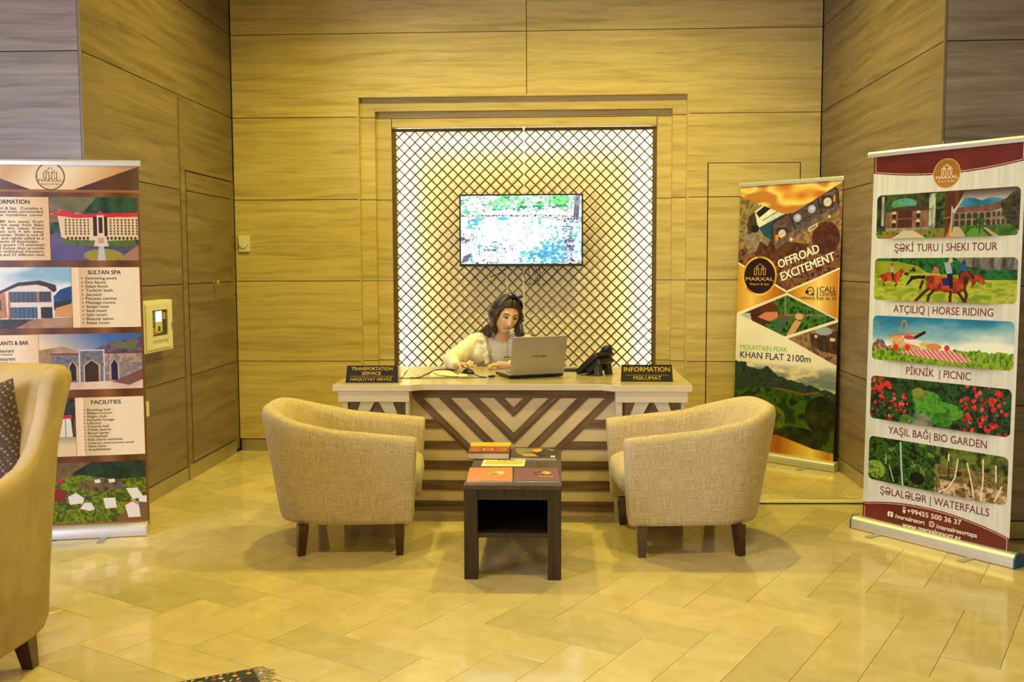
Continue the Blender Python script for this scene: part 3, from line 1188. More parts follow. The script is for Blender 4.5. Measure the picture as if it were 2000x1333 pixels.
def tub_chair(name, label, loc, rz):
    r = thing(name, label, 'armchair', loc, rz, group='woven tub armchairs at the coffee table')
    NS = 72

    def outline(t, z):
        """t 0..1 near(-y) front -> back -> far front; superellipse back"""
        k = (z - 0.16) / 0.6
        xf = 0.385 + 0.035 * k
        xb = -0.330 - 0.095 * k
        hw = 0.350 + 0.045 * k
        rad = 0.33
        Ls = (xf - (xb + rad))
        La = pi / 2 * (rad + (hw)) / 2 * 1.0
        tot = 2 * Ls + 2 * La
        s = t * tot
        if s < Ls:
            return Vector((xf - s, -hw)), Vector((0, -1))
        if s > tot - Ls:
            return Vector((xf - (tot - s), hw)), Vector((0, 1))
        a = (s - Ls) / (tot - 2 * Ls) * pi   # 0..pi
        e = 0.82
        ca, sa = cos(a), sin(a)
        x = xb + rad - rad * (abs(sa) ** e)
        y = -hw * (1 if ca > 0 else -1) * abs(ca) ** e
        n = Vector((-sa, -ca))
        n.normalize()
        return Vector((x, y)), n

    def top(t):
        d = abs(t - 0.5) * 2
        return 0.620 + 0.052 * min(1, (1 - d) / 0.5) + 0.088 * smooth((0.66 - d) / 0.55)
    prof = []
    rings = []
    for i in range(NS + 1):
        t = i / NS
        h = top(t)
        ring = []
        for (inset, z) in ((0.03, 0.158), (0.004, 0.165), (0, 0.19), (0, 0.30), (0, 0.42), (-0.002, h - 0.10), (0.0, h - 0.045), (0.012, h - 0.014), (0.035, h), (0.062, h - 0.003), (0.084, h - 0.018), (0.094, h - 0.05), (0.100, h - 0.12), (0.104, 0.42), (0.104, 0.30), (0.104, 0.20)):
            p, n = outline(t, z)
            q = p - n * inset
            ring.append((q.x, q.y, z))
        rings.append(ring)
    # rounded front ends
    def endcap(ring, s):
        out = []
        m = len(ring)
        cen = Vector((0, 0, 0))
        for p in ring:
            cen += Vector(p)
        cen /= m
        for (sc, dx) in ((0.93, 0.012), (0.80, 0.018)):
            rr = []
            for p in ring:
                v = Vector(p)
                w = cen + (v - cen) * sc
                w = Vector((v.x + dx, cen.y + (v.y - cen.y) * sc, v.z + (cen.z - v.z) * (1 - sc) * 0.25))
                rr.append(tuple(w))
            out.append(rr)
        return out
    e0 = endcap(rings[0], 1)
    e1 = endcap(rings[-1], 1)
    allr = [e0[1], e0[0]] + rings + [e1[0], e1[1]]
    m = len(rings[0])
    vs = [p for ring in allr for p in ring]
    fs = []
    for i in range(len(allr) - 1):
        for j in range(m):
            j2 = (j + 1) % m
            fs.append((i * m + j, i * m + j2, (i + 1) * m + j2, (i + 1) * m + j))
    fs.append(tuple(range(m)))
    fs.append(tuple(range((len(allr) - 1) * m, len(allr) * m))[::-1])
    mb = MB()
    mb.add(vs, fs)
    o = mb.build('shell', M['weave'], r, smooth='all', local=True)
    nr = len(allr)
    cum = [0.0] * m
    for j in range(1, m):
        cum[j] = cum[j - 1] + (Vector(rings[36][j]) - Vector(rings[36][j - 1])).length
    metric_uv(o, lambda vi, co: ((vi // m) / nr * 2.35, cum[vi % m]))
    # seat base between the arms and bulging cushion
    mb = MB()
    n = 14
    pts = []
    mb.prism([(-0.22, -0.27), (0.375, -0.262), (0.375, 0.262), (-0.22, 0.27)], lambda a, b, d: (a - (0.05 * (0.31 - d) / 0.15 if a > 0.3 else 0), b, d), 0.16, 0.315)
    metric_uv(mb.build('seat_base', M['weave'], r, bevel=0.012, local=True, smooth=True))
    mb = MB()
    nu, nv = 16, 12
    vs = []
    for layer in (0, 1, 2, 3, 4):
        zz, sc = ((0.305, 0.94), (0.325, 0.995), (0.375, 1.01), (0.425, 0.985), (0.448, 0.88))[layer]
        for i in range(40):
            a = 2 * pi * i / 40
            ca, sa = cos(a), sin(a)
            e = 0.28
            x = 0.10 + 0.332 * sc * (1 if ca > 0 else -1) * abs(ca) ** e
            y = 0.268 * sc * (1 if sa > 0 else -1) * abs(sa) ** e
            vs.append((x, y, zz))
    fs = []
    for l in range(4):
        for i in range(40):
            i2 = (i + 1) % 40
            fs.append((l * 40 + i, l * 40 + i2, (l + 1) * 40 + i2, (l + 1) * 40 + i))
    fs.append(tuple(range(40))[::-1])
    vs.append((0.10, 0, 0.462))
    for i in range(40):
        fs.append((160 + i, 160 + (i + 1) % 40, 200))
    mb.add(vs, fs)
    metric_uv(mb.build('seat_cushion', M['weave'], r, smooth='all', local=True))
    for lx in (-0.165, 0.335):
        for ly in (-1, 1):
            mb = MB()
            back = lx < 0
            yy = ly * 0.325
            t_, b_ = 0.027, 0.019
            dx = -0.012 if back else 0.0
            a45 = radians(25) if back else 0
            for zz, hh, ox in ((0.165, t_, 0), (0.0, b_, dx)):
                for (sx_, sy_) in ((-1, -1), (1, -1), (1, 1), (-1, 1)):
                    X, Y = sx_ * hh, sy_ * hh
                    mb.v.append((lx + ox + X * cos(a45) - Y * sin(a45), yy + X * sin(a45) + Y * cos(a45), zz))
            mb.f = [(0, 1, 2, 3), (7, 6, 5, 4), (0, 4, 5, 1), (1, 5, 6, 2), (2, 6, 7, 3), (3, 7, 4, 0)]
            mb.m = [0] * 6
            mb.build('leg', M['dark_leg'], r, bevel=0.002, local=True)
    return r


tub_chair('armchair', 'woven oatmeal tub armchair to the left of the coffee table', (-1.180, 5.345, 0), radians(4))
tub_chair('armchair', 'woven oatmeal tub armchair to the right of the coffee table', (0.732, 5.395, 0), radians(185))

# ------------------------------------------------------------------ suede armchair at the left edge
fg = thing('armchair', 'tan suede high-backed armchair with dark legs, cut off at the left edge', 'armchair', (-2.28, 3.35, 0))
XS = -1.930


def fgx(x):
    return x


def loft(sections, name, m, parent, close=True):
    mb = MB()
    n = len(sections[0])
    vs = [p for s in sections for p in s]
    fs = []
    for i in range(len(sections) - 1):
        for j in range(n):
            j2 = (j + 1) % n
            fs.append((i * n + j, i * n + j2, (i + 1) * n + j2, (i + 1) * n + j))
    fs.append(tuple(range(n))[::-1])
    fs.append(tuple(range((len(sections) - 1) * n, len(sections) * n)))
    mb.add(vs, fs)
    return mb.build(name, m, parent, smooth='all')


def side_panel(x_out, s, parent):
    """arm plus wing: outline in (y,z), thickness inwards, rounded edges"""
    out = [(2.78, 0.15), (3.0, 0.14), (3.28, 0.132), (3.50, 0.125), (3.575, 0.135), (3.622, 0.18), (3.645, 0.35), (3.680, 0.56), (3.722, 0.81), (3.772, 0.93), (3.835, 1.055), (3.825, 1.095), (3.79, 1.112), (3.735, 1.108), (3.70, 1.085), (3.675, 1.05), (3.635, 0.93), (3.575, 0.83), (3.50, 0.775), (3.39, 0.748), (3.24, 0.722), (3.0, 0.69), (2.80, 0.66), (2.765, 0.60), (2.765, 0.3)]
    cy, cz = 3.35, 0.55
    secs = []
    for (inset, dx) in ((0.035, 0.0), (0.012, 0.006), (0.0, 0.022), (0.0, 0.052), (0.010, 0.068), (0.035, 0.076)):
        ring = []
        n = len(out)
        for i in range(n):
            a, b, c = Vector(out[i - 1]), Vector(out[i]), Vector(out[(i + 1) % n])
            e1, e2 = (b - a).normalized(), (c - b).normalized()
            nn = Vector((-(e1.y + e2.y), e1.x + e2.x))
            nn.normalize()
            q = b + nn * inset
            lean = 0.03 * max(0, q.y - 0.5)
            ring.append((x_out - s * dx + s * lean, q.x, q.y))
        secs.append(ring)
    loft(secs, 'arm', M['suede'], parent)


side_panel(XS, 1, fg)
side_panel(XS - 0.80, -1, fg)
secs = []
for (x, ins) in ((XS - 0.06, 0.01), (XS - 0.12, 0.0), (XS - 0.40, -0.012), (XS - 0.68, 0.0), (XS - 0.74, 0.01)):
    o_ = [(3.62, 0.15), (3.68, 0.45), (3.76, 0.80), (3.86, 1.00), (3.925, 1.06), (3.925, 1.10), (3.885, 1.112), (3.82, 1.10), (3.77, 1.06), (3.70, 0.93), (3.63, 0.80), (3.55, 0.50), (3.54, 0.15)]
    secs.append([(x, a, b - ins * 0.5) for a, b in o_])
loft(secs, 'backrest', M['suede'], fg)
mb = MB()
mb.box(XS - 0.71, XS - 0.09, 2.80, 3.60, 0.15, 0.34)
mb.build('seat_base', M['suede'], fg, bevel=0.02, smooth=True)
mb = MB()
mb.box(XS - 0.70, XS - 0.10, 2.76, 3.52, 0.335, 0.48)
mb.build('seat_cushion', M['suede'], fg, bevel=0.05, smooth=True, segs=4)
for (ax, ay, dx, dy) in ((XS - 0.05, 3.500, 0.0, 0.045), (XS - 0.05, 2.86, 0.0, -0.02), (XS - 0.75, 3.500, 0.0, 0.045), (XS - 0.75, 2.86, 0.0, -0.02)):
    mb = MB()
    vs = []
    for (z, h, k) in ((0.155, 0.034, 0), (0.0, 0.022, 1)):
        for (a, b) in ((-1, -1), (1, -1), (1, 1), (-1, 1)):
            vs.append((ax + dx * k + a * h, ay + dy * k + b * h, z))
    mb.add(vs, [(0, 1, 2, 3), (7, 6, 5, 4), (0, 4, 5, 1), (1, 5, 6, 2), (2, 6, 7, 3), (3, 7, 4, 0)])
    mb.build('leg', M['dark_leg'], fg, bevel=0.002)

# patterned cushion leaning in that armchair
cu = thing('cushion', 'brown diamond patterned cushion leaning in the suede armchair', 'cushion', (-2.20, 3.42, 0.50))


def cushion_mesh(w, h, t, n=18):
    vs = []
    fs = []
    for side in (1, -1):
        for j in range(n + 1):
            for i in range(n + 1):
                u, v = i / n * 2 - 1, j / n * 2 - 1
                f = max(0, (1 - u ** 4) * (1 - v ** 4)) ** 0.55
                px = u * w / 2 * (1 - 0.06 * (1 - v * v) * 1.0 + 0.03)
                pz = v * h / 2 * (1 - 0.06 * (1 - u * u) + 0.03)
                vs.append((px, side * t / 2 * f, pz))
    m = (n + 1) ** 2
    for s in (0, 1):
        for j in range(n):
            for i in range(n):
                a = s * m + j * (n + 1) + i
                q = (a, a + 1, a + n + 2, a + n + 1)
                fs.append(q if s else q[::-1])
    return vs, fs


vs, fs = cushion_mesh(0.46, 0.46, 0.13)
R_ = Matrix.Rotation(radians(-12), 3, 'X') @ Matrix.Rotation(radians(-15), 3, 'Y') @ Matrix.Identity(3)
R_ = Matrix.Rotation(radians(8), 3, 'Z') @ R_
mb = MB()
mb.add([tuple(Vector((-2.250, 3.625, 0.790)) + R_ @ Vector(v)) for v in vs], fs)
mb.build('cover', M['pillow'], cu, smooth='all')

# ------------------------------------------------------------------ printed artwork (painted into in-memory images)


def _h(ix, iy, seed):
    n = (ix * 374761393 + iy * 668265263 + seed * 1442695041) & 0x7fffffff
    n = ((n ^ (n >> 13)) * 1274126177) & 0x7fffffff
    return ((n ^ (n >> 16)) & 0xffff) / 65535.0


def vnoise(X, Y, seed=0):
    xi = np.floor(X).astype(np.int64)
    yi = np.floor(Y).astype(np.int64)
    fx = X - xi
    fy_ = Y - yi
    fx = fx * fx * (3 - 2 * fx)
    fy_ = fy_ * fy_ * (3 - 2 * fy_)
    a = _h(xi, yi, seed)
    b = _h(xi + 1, yi, seed)
    c = _h(xi, yi + 1, seed)
    d = _h(xi + 1, yi + 1, seed)
    return (a * (1 - fx) + b * fx) * (1 - fy_) + (c * (1 - fx) + d * fx) * fy_


def fbm(X, Y, seed=0, o=4):
    r = 0
    a = 0.5
    t = 0
    for i in range(o):
        r = r + a * vnoise(X * 2 ** i, Y * 2 ** i, seed + i)
        t += a
        a *= 0.55
    return r / t


class Canvas:
    """u across 0..1, v downwards in metres"""

    def __init__(s, wm, hm, ppm):
        s.W, s.H = int(wm * ppm), int(hm * ppm)
        s.wm, s.hm = wm, hm
        ys, xs = np.mgrid[0:s.H, 0:s.W]
        s.U = (xs + 0.5) / s.W
        s.V = (ys + 0.5) / s.H * hm
        s.px = np.zeros((s.H, s.W, 3), np.float32)
        s.clip = None

    def put(s, m, col):
        if s.clip is not None:
            m = m & s.clip
        if isinstance(col, np.ndarray) and col.ndim == 3:
            s.px[m] = col[m]
        else:
            s.px[m] = np.array(col, np.float32) / 255

    def rect(s, u0, u1, v0, v1):
        return (s.U >= u0) & (s.U <= u1) & (s.V >= v0) & (s.V <= v1)

    def rrect(s, u0, u1, v0, v1, r):
        x = s.U * s.wm
        cx = np.clip(x, u0 * s.wm + r, u1 * s.wm - r)
        cy = np.clip(s.V, v0 + r, v1 - r)
        return (x - cx) ** 2 + (s.V - cy) ** 2 <= r * r

    def ell(s, cu, cv, ru, rv):
        return ((s.U - cu) / ru) ** 2 + ((s.V - cv) / rv) ** 2 <= 1

    def circ(s, cu, cv, r):
        return ((s.U - cu) * s.wm) ** 2 + (s.V - cv) ** 2 <= r * r

    def poly(s, pts):
        m = np.zeros(s.U.shape, bool)
        n = len(pts)
        for i in range(n):
            (x0, y0), (x1, y1) = pts[i], pts[(i + 1) % n]
            if y0 == y1:
                continue
            c = ((y0 > s.V) != (y1 > s.V)) & (s.U < (x1 - x0) * (s.V - y0) / (y1 - y0) + x0)
            m ^= c
        return m

    def line(s, pts, w):
        m = np.zeros(s.U.shape, bool)
        x = s.U * s.wm
        for (a, b) in zip(pts[:-1], pts[1:]):
            ax, ay, bx, by = a[0] * s.wm, a[1], b[0] * s.wm, b[1]
            dx, dy = bx - ax, by - ay
            L2 = dx * dx + dy * dy + 1e-12
            t = np.clip(((x - ax) * dx + (s.V - ay) * dy) / L2, 0, 1)
            m |= (x - ax - t * dx) ** 2 + (s.V - ay - t * dy) ** 2 <= (w / 2) ** 2
        return m

    def mix(s, c0, c1, t):
        t = np.clip(t, 0, 1)[..., None]
        return ((np.array(c0) * (1 - t) + np.array(c1) * t) / 255).astype(np.float32)

    def tex(s, cols, fx_, fy2, seed=0, o=4, lo=0.3, hi=0.7):
        """noise mapped through a list of colours"""
        n = fbm(s.U * s.wm * fx_, s.V * fy2, seed, o)
        n = np.clip((n - lo) / (hi - lo), 0, 1) * (len(cols) - 1)
        i = np.minimum(n.astype(int), len(cols) - 2)
        f = (n - i)[..., None]
        C = np.array(cols, np.float32) / 255
        return C[i] * (1 - f) + C[i + 1] * f

    def grad(s, cols, t):
        n = np.clip(t, 0, 1) * (len(cols) - 1)
        i = np.minimum(n.astype(int), len(cols) - 2)
        f = (n - i)[..., None]
        C = np.array(cols, np.float32) / 255
        return C[i] * (1 - f) + C[i + 1] * f

    def image(s, name):
        im = bpy.data.images.new(name, s.W, s.H)
        a = np.ones((s.H, s.W, 4), np.float32)
        a[..., :3] = np.clip(s.px[::-1], 0, 1)
        im.pixels.foreach_set(a.ravel())
        im.update()
        im.pack()
        return im


def image_mat(name, im, rough=0.3, coat=0.25, emit=0.0):
    m = bpy.data.materials.new(name)
    m.use_nodes = True
    nt = m.node_tree
    b = nt.nodes['Principled BSDF']
    t = nt.nodes.new('ShaderNodeTexImage')
    t.image = im
    t.extension = 'EXTEND'
    if emit:
        b.inputs['Base Color'].default_value = (0.02, 0.02, 0.02, 1)
        nt.links.new(t.outputs[0], b.inputs['Emission Color'])
        b.inputs['Emission Strength'].default_value = emit
    else:
        nt.links.new(t.outputs[0], b.inputs['Base Color'])
    b.inputs['Roughness'].default_value = rough
    b.inputs['Coat Weight'].default_value = coat
    b.inputs['Coat Roughness'].default_value = 0.15
    return m


def logo_strokes(cu, cv, sc, wm):
    """arched building emblem drawn as outlines; returns polylines (u,v)"""
    P_ = [[(-.50, .42), (-.50, -.12), (-.32, -.12), (-.32, .42), (-.50, .42)],
          [(.50, .42), (.50, -.12), (.32, -.12), (.32, .42), (.50, .42)],
          [(-.32, -.02), (-.32, -.28), (-.16, -.28), (-.14, -.36), (-.07, -.43), (0, -.46), (.07, -.43), (.14, -.36), (.16, -.28), (.32, -.28), (.32, -.02)],
          [(-.20, .0), (-.20, -.12), (-.11, -.12), (-.11, .42), (.11, .42), (.11, -.12), (.20, -.12), (.20, .0)],
          [(-.32, -.12), (-.20, -.12)], [(.32, -.12), (.20, -.12)]]
    return [[(cu + x * sc / wm, cv + y * sc) for x, y in p] for p in P_]


# ---- banner with tour pictures (right) --------------------------------
def paint_tours():
    c = Canvas(0.85, 2.05, 560)
    U, V = c.U, c.V
    c.px[:] = c.tex([(206, 206, 210), (222, 222, 226)], 90, 6, 3, 2, 0.2, 0.8)
    mar = c.tex([(92, 30, 30), (112, 38, 38)], 8, 8, 5, 3)
    cream = (222, 195, 185)
    # top maroon with a sagging lower edge
    e = 0.108 + 0.036 * (1 - ((U - 0.5) / 0.5) ** 2)
    c.put(V < e, mar)
    c.put((np.abs(V - (e - 0.008)) < 0.0018) & (U > 0.014) & (U < 0.986), cream)
    c.put((np.abs(V - 0.016) < 0.0016) & (U > 0.014) & (U < 0.986), cream)
    c.put(((np.abs(U - 0.015) < 0.002) | (np.abs(U - 0.985) < 0.002)) & (V > 0.016) & (V < 0.103), cream)
    # bottom maroon dome
    e = 1.905 + 0.056 * ((U - 0.46) / 0.5) ** 2
    c.put(V > e, mar)
    c.put((np.abs(V - e - 0.008) < 0.0018) & (U > 0.014) & (U < 0.986), cream)
    c.put(((np.abs(U - 0.015) < 0.002) | (np.abs(U - 0.985) < 0.002)) & (V > 1.972), cream)
    c.put(c.circ(0.515, 0.141, 0.077), (214, 176, 110))
    c.put(c.circ(0.515, 0.141, 0.073), c.mix((150, 100, 40), (176, 122, 52), (V - 0.07) / 0.14))
    for p in logo_strokes(0.515, 0.122, 0.058, 0.85):
        c.put(c.line(p, 0.0035), (240, 225, 200))
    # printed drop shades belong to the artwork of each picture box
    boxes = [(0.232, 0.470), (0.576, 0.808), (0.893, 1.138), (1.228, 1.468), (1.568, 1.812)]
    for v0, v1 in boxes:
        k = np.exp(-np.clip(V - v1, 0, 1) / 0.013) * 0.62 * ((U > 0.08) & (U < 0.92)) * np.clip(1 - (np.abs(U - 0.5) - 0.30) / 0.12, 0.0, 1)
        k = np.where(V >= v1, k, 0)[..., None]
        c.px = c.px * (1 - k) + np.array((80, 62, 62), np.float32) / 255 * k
    # 1: palace and caravanserai
    v0, v1 = boxes[0]
    bx = c.rrect(0.033, 0.980, v0, v1, 0.028)
    c.clip = bx & (U < 0.512)
    c.put(bx, c.tex([(28, 34, 22), (52, 48, 36), (70, 92, 48), (40, 66, 40)], 18, 18, 11, 4))
    c.put(c.ell(0.23, 0.285, 0.09, 0.03), c.tex([(60, 120, 90), (90, 160, 170), (80, 140, 60)], 20, 20, 2))
    c.put(c.poly([(0.10, 0.315), (0.20, 0.300), (0.42, 0.296), (0.45, 0.312), (0.45, 0.33), (0.10, 0.33)]), (66, 52, 48))
    c.put(c.rect(0.10, 0.44, 0.325, 0.415), c.tex([(112, 76, 62), (142, 104, 86)], 60, 30, 8))
    for a, b in ((0.19, 0.29),):
        c.put(c.rect(a, b, 0.322, 0.362), (58, 26, 22))
        c.put(c.rect(a, b, 0.368, 0.412), (66, 28, 24))
        for k in range(7):
            c.put(c.rect(a + 0.008 + k * 0.014, a + 0.010 + k * 0.014, 0.322, 0.412), (120, 82, 66))
    for a in (0.15, 0.32):
        for vv in (0.325, 0.372):
            c.put(c.ell(a + 0.012, vv + 0.010, 0.015, 0.012), (196, 186, 176))
            c.put(c.rect(a, a + 0.024, vv + 0.014, vv + 0.038), (46, 26, 24))
    c.put(c.rect(0.10, 0.45, 0.415, 0.440), c.tex([(120, 118, 108), (160, 156, 142)], 50, 50, 4))
    c.put(c.poly([(0.14, 0.47), (0.235, 0.428), (0.285, 0.428), (0.42, 0.47)]), (198, 188, 160))
    c.put(c.poly([(0.03, 0.43), (0.21, 0.425), (0.13, 0.475), (0.03, 0.475)]) | c.poly([(0.30, 0.428), (0.52, 0.42), (0.52, 0.475), (0.40, 0.475)]), c.tex([(50, 88, 28), (104, 146, 56), (190, 70, 50), (92, 140, 44)], 50, 50, 9, 3))
    c.put(c.rect(0.068, 0.088, 0.24, 0.40), c.tex([(110, 108, 96), (170, 170, 160)], 30, 10, 5))
    c.put(c.rect(0.405, 0.45, 0.24, 0.43), c.tex([(120, 122, 112), (200, 200, 192), (96, 120, 96)], 26, 14, 6))
    c.put(c.rect(0.455, 0.512, 0.24, 0.40), c.tex([(22, 22, 14), (70, 110, 40), (40, 26, 20)], 30, 20, 15))
    c.clip = bx & (U >= 0.512)
    c.put(bx, c.mix((62, 50, 50), (186, 186, 186), (V - 0.23) / 0.06))
    c.put(c.poly([(0.60, 0.315), (0.64, 0.272), (0.70, 0.276), (0.745, 0.290), (0.80, 0.276), (0.90, 0.290), (0.90, 0.318)]), c.tex([(24, 98, 140), (66, 140, 180)], 20, 20, 3))
    c.put(c.poly([(0.58, 0.345), (0.60, 0.318), (0.80, 0.312), (0.90, 0.285), (0.97, 0.272), (0.97, 0.32), (0.80, 0.346)]), c.tex([(98, 66, 66), (126, 90, 88)], 60, 20, 5))
    c.put(c.poly([(0.56, 0.345), (0.80, 0.345), (0.97, 0.33), (0.97, 0.42), (0.80, 0.408), (0.56, 0.415)]), c.tex([(120, 108, 98), (150, 138, 124)], 30, 30, 7))
    for k in range(6):
        for vv in (0.352, 0.386):
            a = 0.590 + k * 0.040
            c.put(c.ell(a, vv + 0.010, 0.015, 0.012) | c.rect(a - 0.015, a + 0.015, vv + 0.010, vv + 0.026), (62, 48, 40))
    for k in range(5):
        for vv in (0.350, 0.388):
            a = 0.825 + k * 0.028
            c.put(c.ell(a, vv + 0.008, 0.009, 0.010) | c.rect(a - 0.009, a + 0.009, vv + 0.008, vv + 0.024), (70, 56, 48))
    c.put(c.poly([(0.56, 0.412), (0.97, 0.412), (0.97, 0.475), (0.56, 0.475)]), c.tex([(44, 78, 24), (80, 122, 36), (60, 70, 40)], 26, 26, 9))
    c.put(c.poly([(0.572, 0.418), (0.612, 0.418), (0.66, 0.475), (0.555, 0.475)]), (186, 164, 130))
    c.put(c.poly([(0.76, 0.425), (0.78, 0.425), (0.87, 0.475), (0.83, 0.475)]), (170, 160, 130))
    c.put(c.poly([(0.655, 0.455), (0.69, 0.428), (0.75, 0.432), (0.80, 0.472), (0.67, 0.472)]), (84, 142, 40))
    c.put(c.rect(0.737, 0.744, 0.395, 0.458), (40, 28, 18))
    c.put(c.ell(0.74, 0.393, 0.034, 0.016), c.tex([(30, 56, 22), (70, 100, 44)], 80, 80, 1))
    c.put(c.poly([(0.86, 0.31), (0.96, 0.24), (0.985, 0.24), (0.985, 0.45), (0.90, 0.40)]), c.tex([(30, 30, 20), (76, 74, 50), (44, 40, 28)], 50, 50, 13))
    c.put(c.poly([(0.512, 0.23), (0.640, 0.23), (0.600, 0.30), (0.570, 0.33), (0.556, 0.30), (0.550, 0.48), (0.512, 0.48)]), c.tex([(70, 36, 20), (108, 62, 36)], 30, 8, 4))
    c.put(c.poly([(0.515, 0.478), (0.540, 0.44), (0.556, 0.37), (0.552, 0.478)]) | c.line([(0.515, 0.372), (0.556, 0.366)], 0.005), (190, 122, 60))
    # 2: riders in a meadow
    v0, v1 = boxes[1]
    bx = c.rrect(0.031, 0.982, v0, v1, 0.028)
    c.clip = bx
    c.put(bx, c.tex([(122, 148, 26), (158, 172, 52), (176, 184, 70), (116, 144, 30)], 16, 40, 21, 4))
    c.put(c.poly([(0.03, 0.57), (0.985, 0.56), (0.985, 0.69), (0.76, 0.69), (0.60, 0.665), (0.40, 0.655), (0.32, 0.615), (0.03, 0.600)]), c.tex([(10, 44, 14), (24, 84, 30), (30, 112, 60), (16, 60, 20)], 26, 26, 23))
    c.put(c.poly([(0.58, 0.57), (0.985, 0.56), (0.985, 0.638), (0.80, 0.640), (0.66, 0.62)]), c.tex([(60, 56, 56), (108, 104, 104), (150, 146, 146)], 34, 10, 25))
    c.put(c.poly([(0.03, 0.59), (0.20, 0.595), (0.34, 0.618), (0.41, 0.655), (0.28, 0.66), (0.03, 0.66)]), c.tex([(120, 134, 26), (146, 156, 40)], 12, 12, 26))
    c.put(c.poly([(0.285, 0.648), (0.318, 0.622), (0.333, 0.650)]) | c.ell(0.265, 0.662, 0.018, 0.008), (34, 40, 22))
    rd = c.tex([(104, 30, 10), (168, 58, 24), (188, 80, 40)], 40, 40, 28)
    c.put(c.poly([(0.075, 0.668), (0.13, 0.652), (0.18, 0.665), (0.205, 0.642), (0.226, 0.632), (0.252, 0.650), (0.235, 0.660), (0.218, 0.690), (0.20, 0.706), (0.205, 0.72), (0.185, 0.735), (0.178, 0.730), (0.19, 0.706), (0.13, 0.700), (0.105, 0.706), (0.112, 0.728), (0.10, 0.732), (0.090, 0.700), (0.08, 0.680), (0.04, 0.692)]), rd)
    c.put(c.poly([(0.148, 0.612), (0.162, 0.622), (0.180, 0.652), (0.165, 0.66), (0.172, 0.690), (0.158, 0.668), (0.150, 0.645)]), (190, 160, 140))
    c.put(c.circ(0.158, 0.612, 0.008), (150, 60, 30))
    c.put(c.poly([(0.155, 0.654), (0.170, 0.654), (0.178, 0.692), (0.165, 0.692)]), (30, 22, 30))
    # big dark horses
    dk = c.tex([(40, 16, 8), (98, 34, 14), (150, 50, 22)], 46, 46, 29)
    c.put(c.poly([(0.71, 0.668), (0.76, 0.662), (0.790, 0.705), (0.775, 0.716), (0.735, 0.698), (0.70, 0.74)]), rd)
    c.put(c.poly([(0.62, 0.66), (0.70, 0.640), (0.735, 0.700), (0.71, 0.712), (0.69, 0.69), (0.66, 0.75), (0.60, 0.75)]), dk)
    c.put(c.poly([(0.40, 0.672), (0.46, 0.668), (0.60, 0.680), (0.645, 0.70), (0.66, 0.745), (0.62, 0.765), (0.50, 0.752), (0.45, 0.755), (0.405, 0.735)]), rd)
    c.put(c.poly([(0.395, 0.668), (0.30, 0.672), (0.262, 0.722), (0.275, 0.722), (0.31, 0.692), (0.36, 0.685), (0.40, 0.690)]), (26, 12, 8))
    for p in ([(0.42, 0.74), (0.385, 0.765), (0.335, 0.805)], [(0.455, 0.75), (0.425, 0.775), (0.418, 0.808)], [(0.57, 0.755), (0.568, 0.808)], [(0.62, 0.755), (0.665, 0.806)], [(0.66, 0.74), (0.675, 0.77), (0.665, 0.80)], [(0.38, 0.70), (0.365, 0.735)]):
        c.put(c.line(p, 0.016), (66, 24, 10))
    c.put(c.poly([(0.52, 0.600), (0.56, 0.598), (0.578, 0.655), (0.54, 0.662)]), (150, 168, 186))
    c.put(c.circ(0.563, 0.590, 0.013), (196, 170, 140))
    c.put(c.poly([(0.54, 0.662), (0.580, 0.662), (0.585, 0.735), (0.562, 0.735)]), (20, 16, 40))
    c.put(c.poly([(0.505, 0.685), (0.55, 0.682), (0.555, 0.722), (0.52, 0.722)]), (28, 26, 110))
    c.put(c.poly([(0.435, 0.665), (0.455, 0.622), (0.478, 0.622), (0.497, 0.666), (0.47, 0.655)]), (170, 110, 66))
    c.put(c.circ(0.475, 0.617, 0.010), (60, 60, 70))
    c.put(c.poly([(0.615, 0.640), (0.63, 0.615), (0.66, 0.612), (0.67, 0.650)]), (36, 80, 150))
    c.put(c.circ(0.650, 0.602, 0.011), (30, 50, 110))
    # 3: picnic
    v0, v1 = boxes[2]
    bx = c.rrect(0.031, 0.978, v0, v1, 0.028)
    c.clip = bx
    sk = c.mix((26, 116, 170), (232, 236, 236), (V - v0) / 0.15 + (fbm(U * 5, V * 12, 31) - 0.5) * 0.9 + (U - 0.5) * 0.35)
    c.put(bx, sk)
    g = c.tex([(58, 104, 14), (104, 150, 26), (156, 180, 50), (70, 120, 20)], 60, 40, 33)
    c.put(V > 1.063 + 0.008 * np.sin(U * 40) * 0.4 + (fbm(U * 60, V * 0, 35) - .5) * 0.02 - 0.01 * (U > 0.6), g)
    c.put(c.poly([(0.03, 1.055), (0.07, 1.02), (0.11, 1.025), (0.14, 1.06), (0.19, 1.045), (0.15, 1.085), (0.05, 1.078)]), c.tex([(110, 66, 60), (196, 160, 120), (80, 60, 70)], 40, 40, 36))
    c.put(c.line([(0.235, 1.00), (0.238, 0.945), (0.252, 0.915), (0.268, 0.915), (0.282, 0.94), (0.287, 0.98)], 0.008), (188, 128, 84))
    c.put(c.poly([(0.145, 0.998), (0.37, 0.972), (0.372, 0.978), (0.16, 1.006)]), (180, 116, 66))
    c.put(c.poly([(0.15, 1.004), (0.25, 0.994), (0.36, 1.02), (0.40, 1.045), (0.37, 1.065), (0.20, 1.062)]), c.tex([(196, 140, 84), (226, 196, 160)], 60, 60, 38))
    c.put(c.poly([(0.25, 0.995), (0.39, 1.018), (0.385, 1.052), (0.27, 1.03)]), (226, 222, 216))
    c.put(c.line([(0.335, 1.005), (0.405, 0.972)], 0.016), (24, 20, 24))
    c.put(c.ell(0.30, 1.003, 0.04, 0.012), (190, 66, 80))
    c.put(c.circ(0.205, 1.062, 0.018) | c.circ(0.29, 1.058, 0.017) | c.circ(0.56, 1.047, 0.015), (204, 50, 34))
